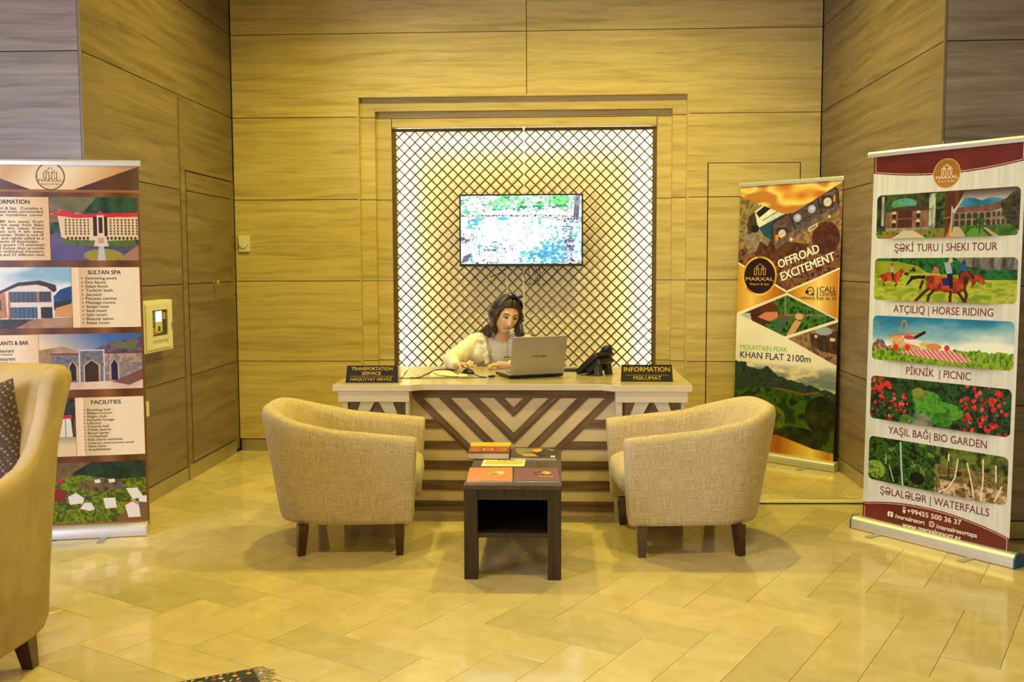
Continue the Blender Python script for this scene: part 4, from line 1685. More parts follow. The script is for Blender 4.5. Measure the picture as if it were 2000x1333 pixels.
    c.put(c.ell(0.47, 1.045, 0.055, 0.018), (206, 138, 76))
    c.put(c.ell(0.40, 1.035, 0.025, 0.010), (218, 180, 60))
    chk = ((((U * 85 + V * 30) % 2) > 1) ^ (((V * 110 + U * 20) % 2) > 1))
    pm = c.poly([(0.215, 1.085), (0.38, 1.06), (0.62, 1.062), (0.735, 1.105), (0.66, 1.118), (0.42, 1.108)])
    c.put(pm, (228, 206, 206))
    c.put(pm & chk, (190, 56, 76))
    # 4: garden with red flowers
    v0, v1 = boxes[3]
    bx = c.rrect(0.031, 0.977, v0, v1, 0.028)
    c.clip = bx
    c.put(bx, c.tex([(8, 26, 14), (18, 54, 28), (34, 92, 40), (12, 36, 20)], 40, 40, 41))
    c.put(c.ell(0.52, 1.38, 0.17, 0.05) | c.ell(0.44, 1.33, 0.10, 0.05), c.tex([(40, 104, 28), (92, 160, 52), (56, 128, 40)], 50, 50, 42))
    c.put(c.ell(0.38, 1.30, 0.05, 0.03), c.tex([(90, 110, 40), (130, 140, 60)], 50, 50, 43))
    c.put(c.poly([(0.33, 1.475), (0.36, 1.40), (0.44, 1.41), (0.49, 1.43), (0.48, 1.475)]), c.tex([(84, 96, 90), (130, 138, 130)], 20, 60, 44))
    c.put(c.ell(0.545, 1.425, 0.07, 0.04) | c.ell(0.30, 1.45, 0.05, 0.03), c.tex([(36, 100, 30), (76, 142, 44)], 60, 60, 45))
    rs = random.Random(5)
    for i in range(150):
        side = rs.random() < 0.5
        u = rs.uniform(0.03, 0.34) if side else rs.uniform(0.66, 0.97)
        v = rs.uniform(v0, v1)
        if side and v < v0 + 0.08 and u > 0.2:
            continue
        r = rs.uniform(0.004, 0.012)
        cl = rs.choice([(206, 30, 50), (224, 52, 78), (180, 20, 34), (214, 90, 110)])
        c.put(c.circ(u, v, r), cl)
    for (u, v, r) in ((0.12, 1.26, 0.028), (0.09, 1.29, 0.024), (0.15, 1.27, 0.02), (0.72, 1.40, 0.022), (0.86, 1.30, 0.02), (0.90, 1.26, 0.02), (0.84, 1.44, 0.02)):
        c.put(c.circ(u, v, r) & (fbm(U * 80, V * 70, 7) > 0.42), (212, 34, 46))
    # 5: waterfalls
    v0, v1 = boxes[4]
    bx = c.rrect(0.034, 0.974, v0, v1, 0.028)
    c.clip = bx & (U < 0.51)
    c.put(bx, c.tex([(8, 18, 8), (22, 58, 18), (60, 108, 34), (16, 34, 14), (90, 130, 60)], 30, 40, 51))
    c.put(c.ell(0.09, 1.75, 0.07, 0.05), c.tex([(50, 90, 20), (150, 176, 80), (90, 130, 40)], 70, 70, 52))
    c.put(c.ell(0.39, 1.76, 0.05, 0.035), (12, 12, 8))
    c.put(c.line([(0.265, 1.58), (0.275, 1.70), (0.29, 1.81)], 0.010), (176, 200, 196))
    c.put(c.line([(0.16, 1.66), (0.165, 1.71)], 0.006) | c.line([(0.19, 1.72), (0.225, 1.80)], 0.007), (160, 190, 180))
    c.clip = bx & (U >= 0.51)
    c.put(bx, c.tex([(40, 44, 20), (96, 88, 44), (150, 120, 80), (66, 84, 30), (120, 86, 56)], 30, 26, 55))
    c.put(V < 1.66, c.tex([(24, 32, 14), (70, 92, 30), (110, 124, 50)], 40, 40, 57))
    c.put((V > 1.74) & (fbm(U * 30, V * 40, 58) > 0.45), c.tex([(180, 140, 110), (214, 190, 170), (150, 110, 80)], 50, 50, 59))
    for p in ([(0.66, 1.62), (0.645, 1.72), (0.60, 1.78), (0.54, 1.81)], [(0.72, 1.63), (0.745, 1.70), (0.77, 1.80)], [(0.82, 1.60), (0.825, 1.70), (0.815, 1.81)], [(0.90, 1.62), (0.905, 1.70)], [(0.60, 1.60), (0.60, 1.66)], [(0.94, 1.72), (0.90, 1.80)]):
        c.put(c.line(p, 0.008), (226, 214, 204))
    c.put(c.line([(0.60, 1.64), (0.605, 1.72)], 0.007), (50, 30, 20))
    c.clip = None
    # small icons by the contact lines
    c.put(c.rrect(0.298, 0.318, 1.928, 1.962, 0.004), (235, 225, 215))
    c.put(c.rect(0.302, 0.314, 1.934, 1.944), (112, 38, 38))
    c.put(c.rrect(0.190, 0.228, 1.972, 2.000, 0.004), (240, 232, 225))
    c.put(c.rrect(0.485, 0.520, 1.974, 2.003, 0.008), (240, 232, 225))
    c.put(c.rrect(0.490, 0.515, 1.978, 1.999, 0.006), (104, 34, 34))
    c.put(c.circ(0.5025, 1.9885, 0.0068), (240, 232, 225))
    c.put(c.circ(0.5025, 1.9885, 0.0042), (104, 34, 34))
    return c.image('tours_artwork')


# ---- gold banner with the off-road car ---------------------------------
def paint_offroad():
    c = Canvas(0.85, 2.06, 560)
    U, V = c.U, c.V
    gold = c.grad([(196, 140, 40), (238, 200, 110), (200, 130, 40), (160, 88, 22), (214, 160, 60), (244, 214, 130), (190, 118, 30)], (U * 1.0 + V * 0.02) % 1.0)
    c.px[:] = gold
    c.px[:] = np.where((V < 0.3)[..., None], c.tex([(190, 110, 40), (226, 176, 84), (236, 212, 130), (184, 120, 54)], 5, 9, 61, 2), c.px)
    # photo of the car, a pointed field
    ph = c.poly([(0, 0.09), (0.46, 0.245), (0.55, 0.235), (1.0, 0.03), (1.0, 0.640), (0.505, 0.815), (0, 0.600)])
    c.put(c.poly([(0, 0.09), (0.46, 0.245), (0.55, 0.235), (1.0, 0.03), (1.0, 0.655), (0.505, 0.830), (0, 0.615)]), (240, 232, 215))
    c.clip = ph
    c.put(ph, c.tex([(128, 88, 66), (172, 138, 108), (110, 84, 60), (150, 118, 90)], 22, 22, 63))
    c.put(c.poly([(0, 0.05), (0.55, 0.20), (0.30, 0.40), (0, 0.45)]), c.tex([(110, 96, 60), (160, 142, 96), (96, 88, 56)], 30, 30, 64))
    c.put(V > 0.50, c.tex([(70, 34, 26), (112, 68, 52), (142, 96, 78), (64, 36, 28)], 30, 34, 65))
    sh = (70, 26, 20)
    c.put(c.ell(0.86, 0.43, 0.13, 0.12), c.tex([(60, 26, 20), (92, 48, 36)], 60, 60, 66))
    c.put(c.ell(0.245, 0.50, 0.075, 0.10), c.tex([(66, 32, 28), (104, 66, 56)], 60, 60, 67))
    c.put(c.poly([(0.22, 0.42), (0.70, 0.47), (0.80, 0.40), (0.60, 0.56), (0.32, 0.60)]), c.tex([(60, 28, 22), (96, 56, 42)], 30, 30, 68))
    # body side
    c.put(c.poly([(0.06, 0.33), (0.09, 0.25), (0.17, 0.20), (0.30, 0.36), (0.34, 0.40), (0.30, 0.48), (0.22, 0.44), (0.18, 0.52), (0.10, 0.54), (0.08, 0.44)]), c.tex([(118, 104, 96), (156, 140, 132)], 40, 40, 69))
    c.put(c.poly([(0.075, 0.315), (0.10, 0.25), (0.155, 0.215), (0.185, 0.30), (0.17, 0.36), (0.10, 0.39)]), (70, 54, 44))
    c.put(c.line([(0.115, 0.25), (0.135, 0.37)], 0.006), (30, 30, 40))
    # bonnet and windscreen
    c.put(c.poly([(0.155, 0.215), (0.335, 0.120), (0.405, 0.160), (0.50, 0.165), (0.80, 0.085), (0.83, 0.100), (0.34, 0.325), (0.20, 0.355)]), c.tex([(196, 204, 206), (228, 230, 226)], 20, 20, 70))
    c.put(c.poly([(0.170, 0.225), (0.325, 0.135), (0.385, 0.158), (0.205, 0.262)]), (22, 30, 34))
    c.put(c.poly([(0.27, 0.19), (0.31, 0.155), (0.35, 0.158), (0.29, 0.19)]), (50, 110, 120))
    c.put(c.poly([(0.20, 0.34), (0.42, 0.255), (0.46, 0.245), (0.33, 0.35), (0.34, 0.44), (0.26, 0.40)]), (28, 74, 104))
    c.put(c.line([(0.24, 0.285), (0.47, 0.185)], 0.006), (70, 84, 90))
    c.put(c.ell(0.165, 0.345, 0.042, 0.030), (26, 24, 34))
    for k in range(5):
        c.put(c.poly([(0.19 + k * 0.035, 0.155 - k * 0.014), (0.215 + k * 0.035, 0.145 - k * 0.014), (0.22 + k * 0.035, 0.160 - k * 0.014), (0.195 + k * 0.035, 0.170 - k * 0.014)]), (60, 50, 46) if k % 2 else (230, 222, 205))
    # grille block and bumper, tilted
    c.put(c.poly([(0.33, 0.315), (0.90, 0.060), (0.955, 0.075), (0.965, 0.21), (0.40, 0.480), (0.345, 0.42)]), c.tex([(66, 54, 64), (108, 92, 98)], 30, 90, 71))
    for k in range(5):
        t = k / 5
        c.put(c.line([(0.47, 0.285 + k * 0.022), (0.78, 0.145 + k * 0.022)], 0.004), (36, 28, 34))
    for (uu, vv) in ((0.44, 0.39), (0.865, 0.170)):
        c.put(c.rrect(uu - 0.06, uu + 0.06, vv - 0.048, vv + 0.048, 0.02), (58, 46, 50))
        c.put(c.circ(uu, vv, 0.036), (92, 80, 84))
        c.put(c.circ(uu, vv, 0.031), (206, 200, 196))
        c.put(c.line([(uu - 0.03, vv + .01), (uu + 0.03, vv - .01)], 0.003), (150, 144, 144))
    c.put(c.rrect(0.372, 0.405, 0.395, 0.445, 0.008), (234, 128, 30))
    c.put(c.rrect(0.915, 0.935, 0.125, 0.170, 0.008), (232, 140, 40))
    for (uu, vv) in ((0.585, 0.275), (0.72, 0.215)):
        c.put(c.circ(uu, vv, 0.036), (66, 60, 110))
        c.put(c.circ(uu, vv, 0.031), (164, 166, 222))
        c.put(c.circ(uu + 0.006, vv - 0.004, 0.013), (206, 206, 240))
    for p in ([(0.345, 0.43), (0.335, 0.33), (0.36, 0.30), (0.88, 0.062), (0.925, 0.066), (0.955, 0.10), (0.968, 0.20)], [(0.505, 0.24), (0.57, 0.36)], [(0.77, 0.135), (0.815, 0.25)]):
        c.put(c.line(p, 0.013), (40, 30, 44))
    c.put(c.poly([(0.355, 0.455), (0.975, 0.185), (0.985, 0.225), (0.38, 0.505)]), c.tex([(84, 68, 72), (126, 106, 104)], 50, 50, 72))
    c.put(c.line([(0.54, 0.425), (0.55, 0.37)], 0.001) | c.poly([(0.69, 0.352), (0.775, 0.315), (0.785, 0.345), (0.70, 0.385)]), (196, 186, 160))
    c.put(c.poly([(0.71, 0.358), (0.765, 0.335), (0.768, 0.342), (0.713, 0.366)]), (66, 54, 50))
    c.put(c.circ(0.53, 0.432, 0.012) | c.circ(0.885, 0.275, 0.010), (226, 216, 200))
    c.clip = None
    # round emblem
    c.put(c.circ(0.225, 0.706, 0.150), c.grad([(170, 110, 30), (244, 208, 110), (200, 140, 40), (240, 205, 110)], (U * 2.2 + V) % 1.0))
    c.put(c.circ(0.225, 0.706, 0.135), (34, 14, 26))
    for p in logo_strokes(0.228, 0.658, 0.096, 0.85):
        c.put(c.line(p, 0.0045), (222, 176, 84))
    ic = c.circ(0.733, 0.815, 0.031) & ~c.circ(0.733, 0.815, 0.025)
    c.put(ic | c.ell(0.700, 0.822, 0.016, 0.014) | c.ell(0.757, 0.838, 0.012, 0.010), (36, 24, 22))
    # lower white field with the shooting and jeep photos
    c.put(c.poly([(0, 1.00), (0.02, 0.985), (0.508, 0.830), (1.0, 1.015), (1.0, 1.56), (0, 1.70)]), c.tex([(226, 218, 205), (236, 230, 218)], 3, 3, 73))
    c.clip = c.poly([(0.035, 1.008), (0.508, 0.848), (0.985, 1.018), (0.50, 1.158)])
    c.put(U >= 0, c.tex([(16, 44, 10), (40, 92, 22), (78, 128, 44), (14, 36, 10)], 34, 34, 74))
    c.put(c.rect(0.488, 0.505, 0.84, 0.99), (120, 124, 104))
    c.put(c.poly([(0.0, 1.05), (0.11, 0.96), (0.30, 0.93), (0.42, 0.95), (0.44, 1.01), (0.30, 1.07), (0.30, 1.14)]), (70, 36, 26))
    c.put(c.ell(0.33, 0.955, 0.09, 0.055), (92, 44, 26))
    c.put(c.poly([(0.22, 1.02), (0.30, 0.98), (0.42, 0.975), (0.43, 1.02), (0.34, 1.05)]), (202, 128, 96))
    c.put(c.poly([(0.0, 1.00), (0.14, 0.99), (0.16, 1.05), (0.10, 1.06)]), (176, 184, 196))
    c.put(c.poly([(0.42, 1.01), (0.50, 0.995), (0.56, 1.02), (0.52, 1.04), (0.45, 1.12), (0.38, 1.10)]), (60, 92, 84))
    c.put(c.poly([(0.50, 1.17), (0.56, 1.08), (0.60, 1.03), (0.66, 1.045), (0.60, 1.12), (0.53, 1.17)]), (206, 150, 120))
    c.put(c.line([(0.44, 1.01), (0.56, 0.998)], 0.022), (140, 70, 30))
    c.put(c.line([(0.50, 0.996), (0.92, 0.990)], 0.008), (130, 132, 124))
    c.put(c.ell(0.635, 1.005, 0.040, 0.025), (214, 160, 130))
    c.clip = c.poly([(0.53, 1.172), (1.0, 1.035), (1.0, 1.345), (0.985, 1.345)])
    c.put(U >= 0, c.tex([(120, 84, 66), (160, 126, 104), (92, 60, 46)], 30, 30, 75))
    c.put(c.poly([(0.74, 1.13), (1.0, 1.10), (1.0, 1.27), (0.85, 1.25), (0.76, 1.21)]), c.tex([(44, 26, 22), (84, 50, 40)], 40, 40, 76))
    c.put(c.ell(0.87, 1.105, 0.08, 0.03), (150, 162, 176))
    c.put(c.circ(0.80, 1.145, 0.013) | c.rect(0.93, 0.98, 1.15, 1.175), (206, 196, 180))
    c.clip = None
    # mountain photo
    e = 1.43 + 0.03 * (fbm(U * 7, V * 0, 81) - .5)
    c.clip = (V > 1.36) & c.poly([(0, 1.33), (0.3, 1.36), (0.6, 1.36), (1.0, 1.34), (1.0, 1.99), (0.80, 1.975), (0.455, 1.905), (0, 1.985)])
    skm = c.tex([(190, 182, 158), (226, 214, 180), (150, 150, 144), (110, 124, 136)], 5, 12, 82)
    t = np.clip((V - 1.36) / 0.06, 0, 1)[..., None]
    c.put(V > 1.30, c.px * (1 - t) + skm * t)
    ridge = 1.40 + 0.16 * np.clip(U - 0.12, 0, 1) * 1.1 - 0.045 * np.exp(-((U - 0.34) / 0.06) ** 2) + 0.03 * (fbm(U * 22, U * 0, 83) - .5) - 0.03 * (U < 0.12)
    c.put(V > ridge, c.tex([(26, 44, 44), (48, 70, 62), (34, 54, 50)], 26, 26, 84))
    ridge2 = 1.60 - 0.05 * np.sin(U * 3.6 + 0.2) - 0.05 * np.exp(-((U - 0.85) / 0.10) ** 2)
    c.put(V > ridge2, c.tex([(28, 52, 22), (46, 84, 30), (70, 98, 36), (24, 44, 22)], 14, 14, 85))
    c.put((V > ridge2 - 0.004) & (V < ridge2 + 0.012) & (U > 0.42) & (U < 0.85), (116, 84, 50))
    c.put(c.ell(0.88, 1.72, 0.16, 0.14) | c.ell(0.66, 1.92, 0.25, 0.09), c.tex([(14, 26, 18), (34, 48, 26), (60, 54, 30)], 22, 22, 86))
    c.put(c.ell(0.33, 1.78, 0.20, 0.11), c.tex([(60, 84, 18), (112, 120, 30), (48, 74, 20)], 16, 16, 87))
    c.clip = None
    return c.image('offroad_artwork')


# ---- brown information banner ------------------------------------------
def paint_info():
    c = Canvas(0.85, 2.01, 560)
    U, V = c.U, c.V
    stripes = c.grad([(84, 46, 18), (112, 66, 28), (92, 50, 20), (140, 90, 44), (88, 48, 20)], (U * 2.3) % 1)
    c.px[:] = stripes
    c.put(V < 0.165, c.grad([(70, 34, 14), (96, 54, 22), (70, 34, 14)], (U * 3) % 1))
    c.put(c.poly([(-0.2, -0.01), (1.02, -0.01), (1.0, 0.022), (0.60, 0.152), (0.35, 0.152), (-0.05, 0.022)]), c.grad([(226, 196, 150), (206, 160, 106), (238, 216, 180), (236, 214, 176), (214, 168, 112), (190, 130, 80)], np.clip(U * 1.02 + (V - 0.07) * 0.9, 0, 1)))
    c.put((V > 0.150) & (V < 0.165), (150, 96, 40))
    c.put(c.circ(0.468, 0.080, 0.074), (98, 52, 26))
    c.put(c.circ(0.468, 0.080, 0.068), c.mix((238, 218, 184), (226, 196, 150), (V) / 0.16))
    for p in logo_strokes(0.468, 0.064, 0.066, 0.85):
        c.put(c.line(p, 0.003), (80, 40, 20))
    bg = c.grad([(214, 180, 130), (238, 218, 186), (240, 220, 190), (222, 184, 134), (238, 214, 178)], (U * 1.3 + 0.2) % 1.0)
    for (u0, u1, v0, v1) in ((-.01, 0.452, 0.192, 0.531), (0.572, 0.985, 0.570, 0.898), (-.01, 0.357, 0.934, 1.240), (0.565, 0.985, 1.285, 1.610)):
        c.put(c.rect(u0, u1, v0, v1), bg)
    # hotel
    c.clip = c.rect(0.455, 0.985, 0.190, 0.532)
    c.put(U > 0, c.tex([(14, 44, 26), (30, 66, 36), (44, 84, 48)], 24, 24, 91))
    c.put(c.poly([(0.44, 0.18), (0.74, 0.19), (0.66, 0.27), (0.58, 0.32), (0.44, 0.33)]), c.tex([(96, 92, 62), (120, 112, 76)], 20, 20, 92))
    c.put(c.poly([(0.44, 0.27), (0.50, 0.25), (0.66, 0.28), (0.62, 0.30), (0.44, 0.31)]), c.tex([(196, 138, 96), (150, 60, 50), (110, 110, 70)], 50, 50, 93))
    c.put(c.poly([(0.44, 0.40), (0.50, 0.38), (0.60, 0.44), (0.98, 0.44), (0.98, 0.54), (0.44, 0.54)]), c.tex([(72, 62, 112), (92, 80, 130)], 10, 10, 94))
    c.put(c.poly([(0.50, 0.415), (0.56, 0.45), (0.96, 0.46), (0.98, 0.40)]), c.tex([(60, 96, 30), (96, 110, 44)], 40, 40, 95))
    c.put(c.ell(0.77, 0.505, 0.12, 0.035), (150, 140, 44))
    c.put(c.poly([(0.90, 0.50), (0.985, 0.45), (0.985, 0.535), (0.86, 0.535)]), (160, 120, 96))
    c.put(c.poly([(0.735, 0.535), (0.745, 0.45), (0.775, 0.45), (0.785, 0.535)]), (190, 186, 200))
    cr = (222, 198, 158)
    c.put(c.poly([(0.50, 0.280), (0.545, 0.288), (0.60, 0.296), (0.985, 0.288), (0.985, 0.420), (0.80, 0.425), (0.56, 0.420), (0.52, 0.405)]), cr)
    c.put(c.poly([(0.49, 0.278), (0.55, 0.262), (0.58, 0.272), (0.60, 0.282), (0.985, 0.272), (0.985, 0.295), (0.60, 0.302), (0.50, 0.290)]), (206, 34, 48))
    for r in range(6):
        vv = 0.308 + r * 0.015
        for k in range(20):
            uu = 0.545 + k * 0.0225
            if 0.70 < uu < 0.80:
                continue
            c.put(c.rect(uu, uu + 0.010, vv, vv + 0.010), (96, 56, 44))
    for k in range(18):
        uu = 0.56 + k * 0.024
        if 0.70 < uu < 0.80:
            continue
        c.put(c.ell(uu, 0.412, 0.008, 0.009), (80, 44, 30))
    c.put(c.rect(0.715, 0.742, 0.295, 0.40) | c.rect(0.778, 0.800, 0.295, 0.40), (52, 18, 24))
    c.put(c.rect(0.738, 0.782, 0.285, 0.41), (226, 200, 160))
    c.put(c.rect(0.748, 0.772, 0.298, 0.385), (50, 20, 26))
    c.put(c.poly([(0.73, 0.288), (0.76, 0.262), (0.79, 0.288)]), (206, 40, 52))
    c.put(c.poly([(0.715, 0.455), (0.73, 0.40), (0.79, 0.40), (0.805, 0.455)]), (222, 200, 180))
    c.put(c.rect(0.742, 0.778, 0.41, 0.44), (196, 150, 136))
    # spa building
    c.clip = c.rect(-.01, 0.570, 0.568, 0.898)
    c.put(U > -1, c.tex([(140, 178, 206), (206, 220, 228), (236, 236, 232), (214, 226, 230)], 3, 7, 96))
    c.put(c.poly([(0.44, 0.745), (0.50, 0.69), (0.572, 0.67), (0.572, 0.76), (0.46, 0.80)]), c.tex([(20, 60, 120), (30, 84, 150)], 20, 20, 97))
    c.put(c.poly([(0.45, 0.76), (0.56, 0.745), (0.572, 0.80), (0.47, 0.82)]), (24, 44, 30))
    c.put(c.poly([(0.47, 0.79), (0.572, 0.765), (0.572, 0.84), (0.46, 0.84)]), (206, 148, 92))
    c.put(c.poly([(-.01, 0.700), (0.19, 0.705), (0.19, 0.84), (-.01, 0.86)]), c.tex([(170, 104, 60), (196, 132, 80)], 30, 30, 98))
    for a in (0.02, 0.10):
        c.put(c.rect(a, a + 0.045, 0.745, 0.800), (40, 60, 54))
    c.put(c.poly([(0.17, 0.685), (0.25, 0.655), (0.38, 0.650), (0.46, 0.68), (0.46, 0.84), (0.18, 0.85)]), (224, 212, 206))
    c.put(c.rect(0.20, 0.36, 0.700, 0.752), (70, 92, 116))
    c.put(c.rect(0.375, 0.445, 0.700, 0.752), (60, 70, 76))
    for k in range(10):
        c.put(c.rect(0.20 + k * 0.026, 0.204 + k * 0.026, 0.700, 0.752), (50, 26, 26))
    c.put(c.rect(0.20, 0.445, 0.752, 0.758), (120, 60, 44))
    c.put(c.rect(0.20, 0.36, 0.785, 0.845), (66, 96, 130))
    c.put(c.rect(0.38, 0.45, 0.785, 0.845), (36, 34, 34))
    for k in range(7):
        c.put(c.rect(0.20 + k * 0.026, 0.204 + k * 0.026, 0.785, 0.845), (46, 26, 30))
    c.put(c.poly([(0.0, 0.672), (0.13, 0.700), (0.25, 0.650), (0.38, 0.640), (0.475, 0.665), (0.480, 0.695), (0.46, 0.705), (0.42, 0.675), (0.36, 0.662), (0.25, 0.670), (0.13, 0.715), (0.0, 0.690)]), (58, 36, 36))
    c.put(c.poly([(0.19, 0.70), (0.20, 0.70), (0.20, 0.85), (0.185, 0.85)]) | c.rect(0.362, 0.374, 0.70, 0.75), (176, 104, 60))
    c.put(c.poly([(-.01, 0.848), (0.34, 0.848), (0.22, 0.90), (-.01, 0.90)]), c.tex([(44, 40, 50), (90, 84, 90)], 30, 30, 99))
    c.put(c.poly([(0.34, 0.848), (0.572, 0.84), (0.572, 0.90), (0.22, 0.90)]), c.tex([(150, 110, 84), (180, 140, 112)], 14, 14, 100))
    # stone house with pointed door
    c.clip = c.rect(0.360, 0.985, 0.932, 1.240)
    c.put(U > 0, c.mix((236, 206, 170), (60, 100, 170), (U - 0.42) * 2.2 - (V - 0.93) * 3 + 0.3))
    c.put(c.poly([(0.36, 1.02), (0.50, 1.00), (0.60, 1.03), (0.60, 1.12), (0.36, 1.12)]), c.tex([(190, 140, 130), (150, 120, 70)], 20, 20, 101))
    c.put(c.poly([(0.66, 1.03), (0.80, 0.98), (0.985, 0.955), (0.985, 1.06), (0.66, 1.06)]), c.tex([(70, 56, 84), (110, 92, 110), (96, 116, 60)], 24, 24, 102))
    st = c.tex([(84, 86, 104), (128, 126, 134), (100, 98, 112)], 60, 60, 103)
    c.put(c.rect(0.43, 0.595, 1.046, 1.215), st)
    c.put(c.rect(0.755, 0.985, 1.044, 1.20), c.tex([(150, 130, 130), (120, 110, 120), (176, 150, 130)], 40, 40, 104))
    c.put(c.rect(0.425, 0.60, 1.040, 1.047) | c.rect(0.752, 0.985, 1.036, 1.044), (120, 40, 40))
    c.put(c.rect(0.600, 0.752, 1.022, 1.215), st)
    c.put(c.line([(0.600, 1.215), (0.602, 1.024), (0.752, 1.024), (0.750, 1.215)], 0.007), (206, 200, 196))
    for (cu, hw, v0, v1, cl) in ((0.675, 0.042, 1.080, 1.208, (56, 34, 26)), (0.560, 0.020, 1.085, 1.19, (34, 24, 30)), (0.815, 0.020, 1.075, 1.19, (28, 26, 66))):
        c.put(c.poly([(cu - hw - .01, v1), (cu - hw - .01, v0 + 0.025), (cu, v0 - 0.006), (cu + hw + .01, v0 + 0.025), (cu + hw + .01, v1)]), (196, 170, 140))
        c.put(c.poly([(cu - hw, v1), (cu - hw, v0 + 0.028), (cu, v0), (cu + hw, v0 + 0.028), (cu + hw, v1)]), cl)
    c.put(c.poly([(0.36, 1.205), (0.99, 1.19), (0.99, 1.25), (0.36, 1.25)]), c.tex([(206, 176, 160), (226, 200, 180)], 14, 14, 105))
    c.put(c.poly([(0.80, 1.20), (0.985, 1.13), (0.985, 1.19), (0.90, 1.22)]), (120, 80, 76))
    # white cabin
    c.clip = c.rect(0.30, 0.563, 1.285, 1.610)
    c.put(U > 0, c.tex([(16, 18, 20), (50, 52, 60), (30, 38, 30)], 30, 30, 106))
    c.put(c.poly([(0.30, 1.405), (0.535, 1.395), (0.545, 1.50), (0.30, 1.52)]), (222, 216, 206))
    c.put(c.poly([(0.30, 1.385), (0.54, 1.378), (0.545, 1.398), (0.30, 1.408)]), (180, 44, 40))
    c.put(c.rect(0.42, 0.455, 1.43, 1.475), (60, 26, 20))
    c.put(c.rect(0.50, 0.504, 1.40, 1.50) | c.rect(0.55, 0.57, 1.40, 1.49), (96, 70, 50))
    c.put(V > 1.50, c.mix((150, 150, 110), (226, 196, 160), (V - 1.50) / 0.05))
    # camp from above
    c.clip = c.rect(0.30, 0.985, 1.645, 2.01)
    c.put(U > 0, c.tex([(70, 96, 16), (132, 146, 24), (40, 60, 14), (110, 128, 26)], 26, 26, 107))
    c.put(c.poly([(0.30, 1.64), (0.66, 1.64), (0.52, 1.72), (0.36, 1.76), (0.30, 1.76)]), c.tex([(96, 76, 46), (124, 100, 64)], 16, 16, 108))
    c.put(c.poly([(0.52, 1.71), (0.66, 1.64), (0.99, 1.64), (0.99, 1.74), (0.80, 1.745), (0.62, 1.72)]), c.tex([(14, 40, 26), (26, 64, 44), (20, 50, 34)], 20, 20, 109))
    c.put(c.ell(0.70, 1.775, 0.14, 0.035), c.tex([(120, 96, 60), (96, 90, 50), (60, 40, 70)], 40, 40, 110))
    c.put(c.poly([(0.80, 1.96), (0.90, 1.90), (0.99, 1.88), (0.99, 2.01), (0.80, 1.995)]), (116, 84, 52))
    wt = (226, 222, 220)
    for p in ([(0.50, 1.835), (0.55, 1.815), (0.60, 1.845), (0.59, 1.875), (0.51, 1.88)], [(0.57, 1.905), (0.60, 1.872), (0.64, 1.872), (0.665, 1.91), (0.63, 1.92)], [(0.715, 1.85), (0.79, 1.85), (0.80, 1.905), (0.73, 1.91)], [(0.86, 1.80), (0.93, 1.80), (0.965, 1.85), (0.90, 1.865)], [(0.93, 1.85), (0.985, 1.845), (0.985, 1.885), (0.94, 1.88)], [(0.85, 1.895), (0.90, 1.865), (0.935, 1.885), (0.945, 1.965), (0.87, 1.965)], [(0.665, 1.745), (0.70, 1.742), (0.705, 1.762), (0.67, 1.765)], [(0.75, 1.745), (0.79, 1.742), (0.795, 1.762), (0.76, 1.765)]):
        c.put(c.poly(p), wt)
    c.put(c.line([(0.85, 1.893), (0.895, 1.872), (0.935, 1.893)], 0.006), (176, 60, 60))
    c.put(c.poly([(0.40, 1.80), (0.44, 1.785), (0.49, 1.805), (0.485, 1.86), (0.42, 1.86)]), (126, 30, 36))
    c.put(c.ell(0.455, 1.745, 0.02, 0.012), (176, 40, 60))
    c.put(c.ell(0.815, 1.79, 0.018, 0.010) | c.ell(0.955, 1.905, 0.015, 0.010), (90, 66, 150))
    c.clip = None
    c.put(c.rect(0, 1, 1.985, 2.01), (150, 88, 40))
    return c.image('info_artwork')


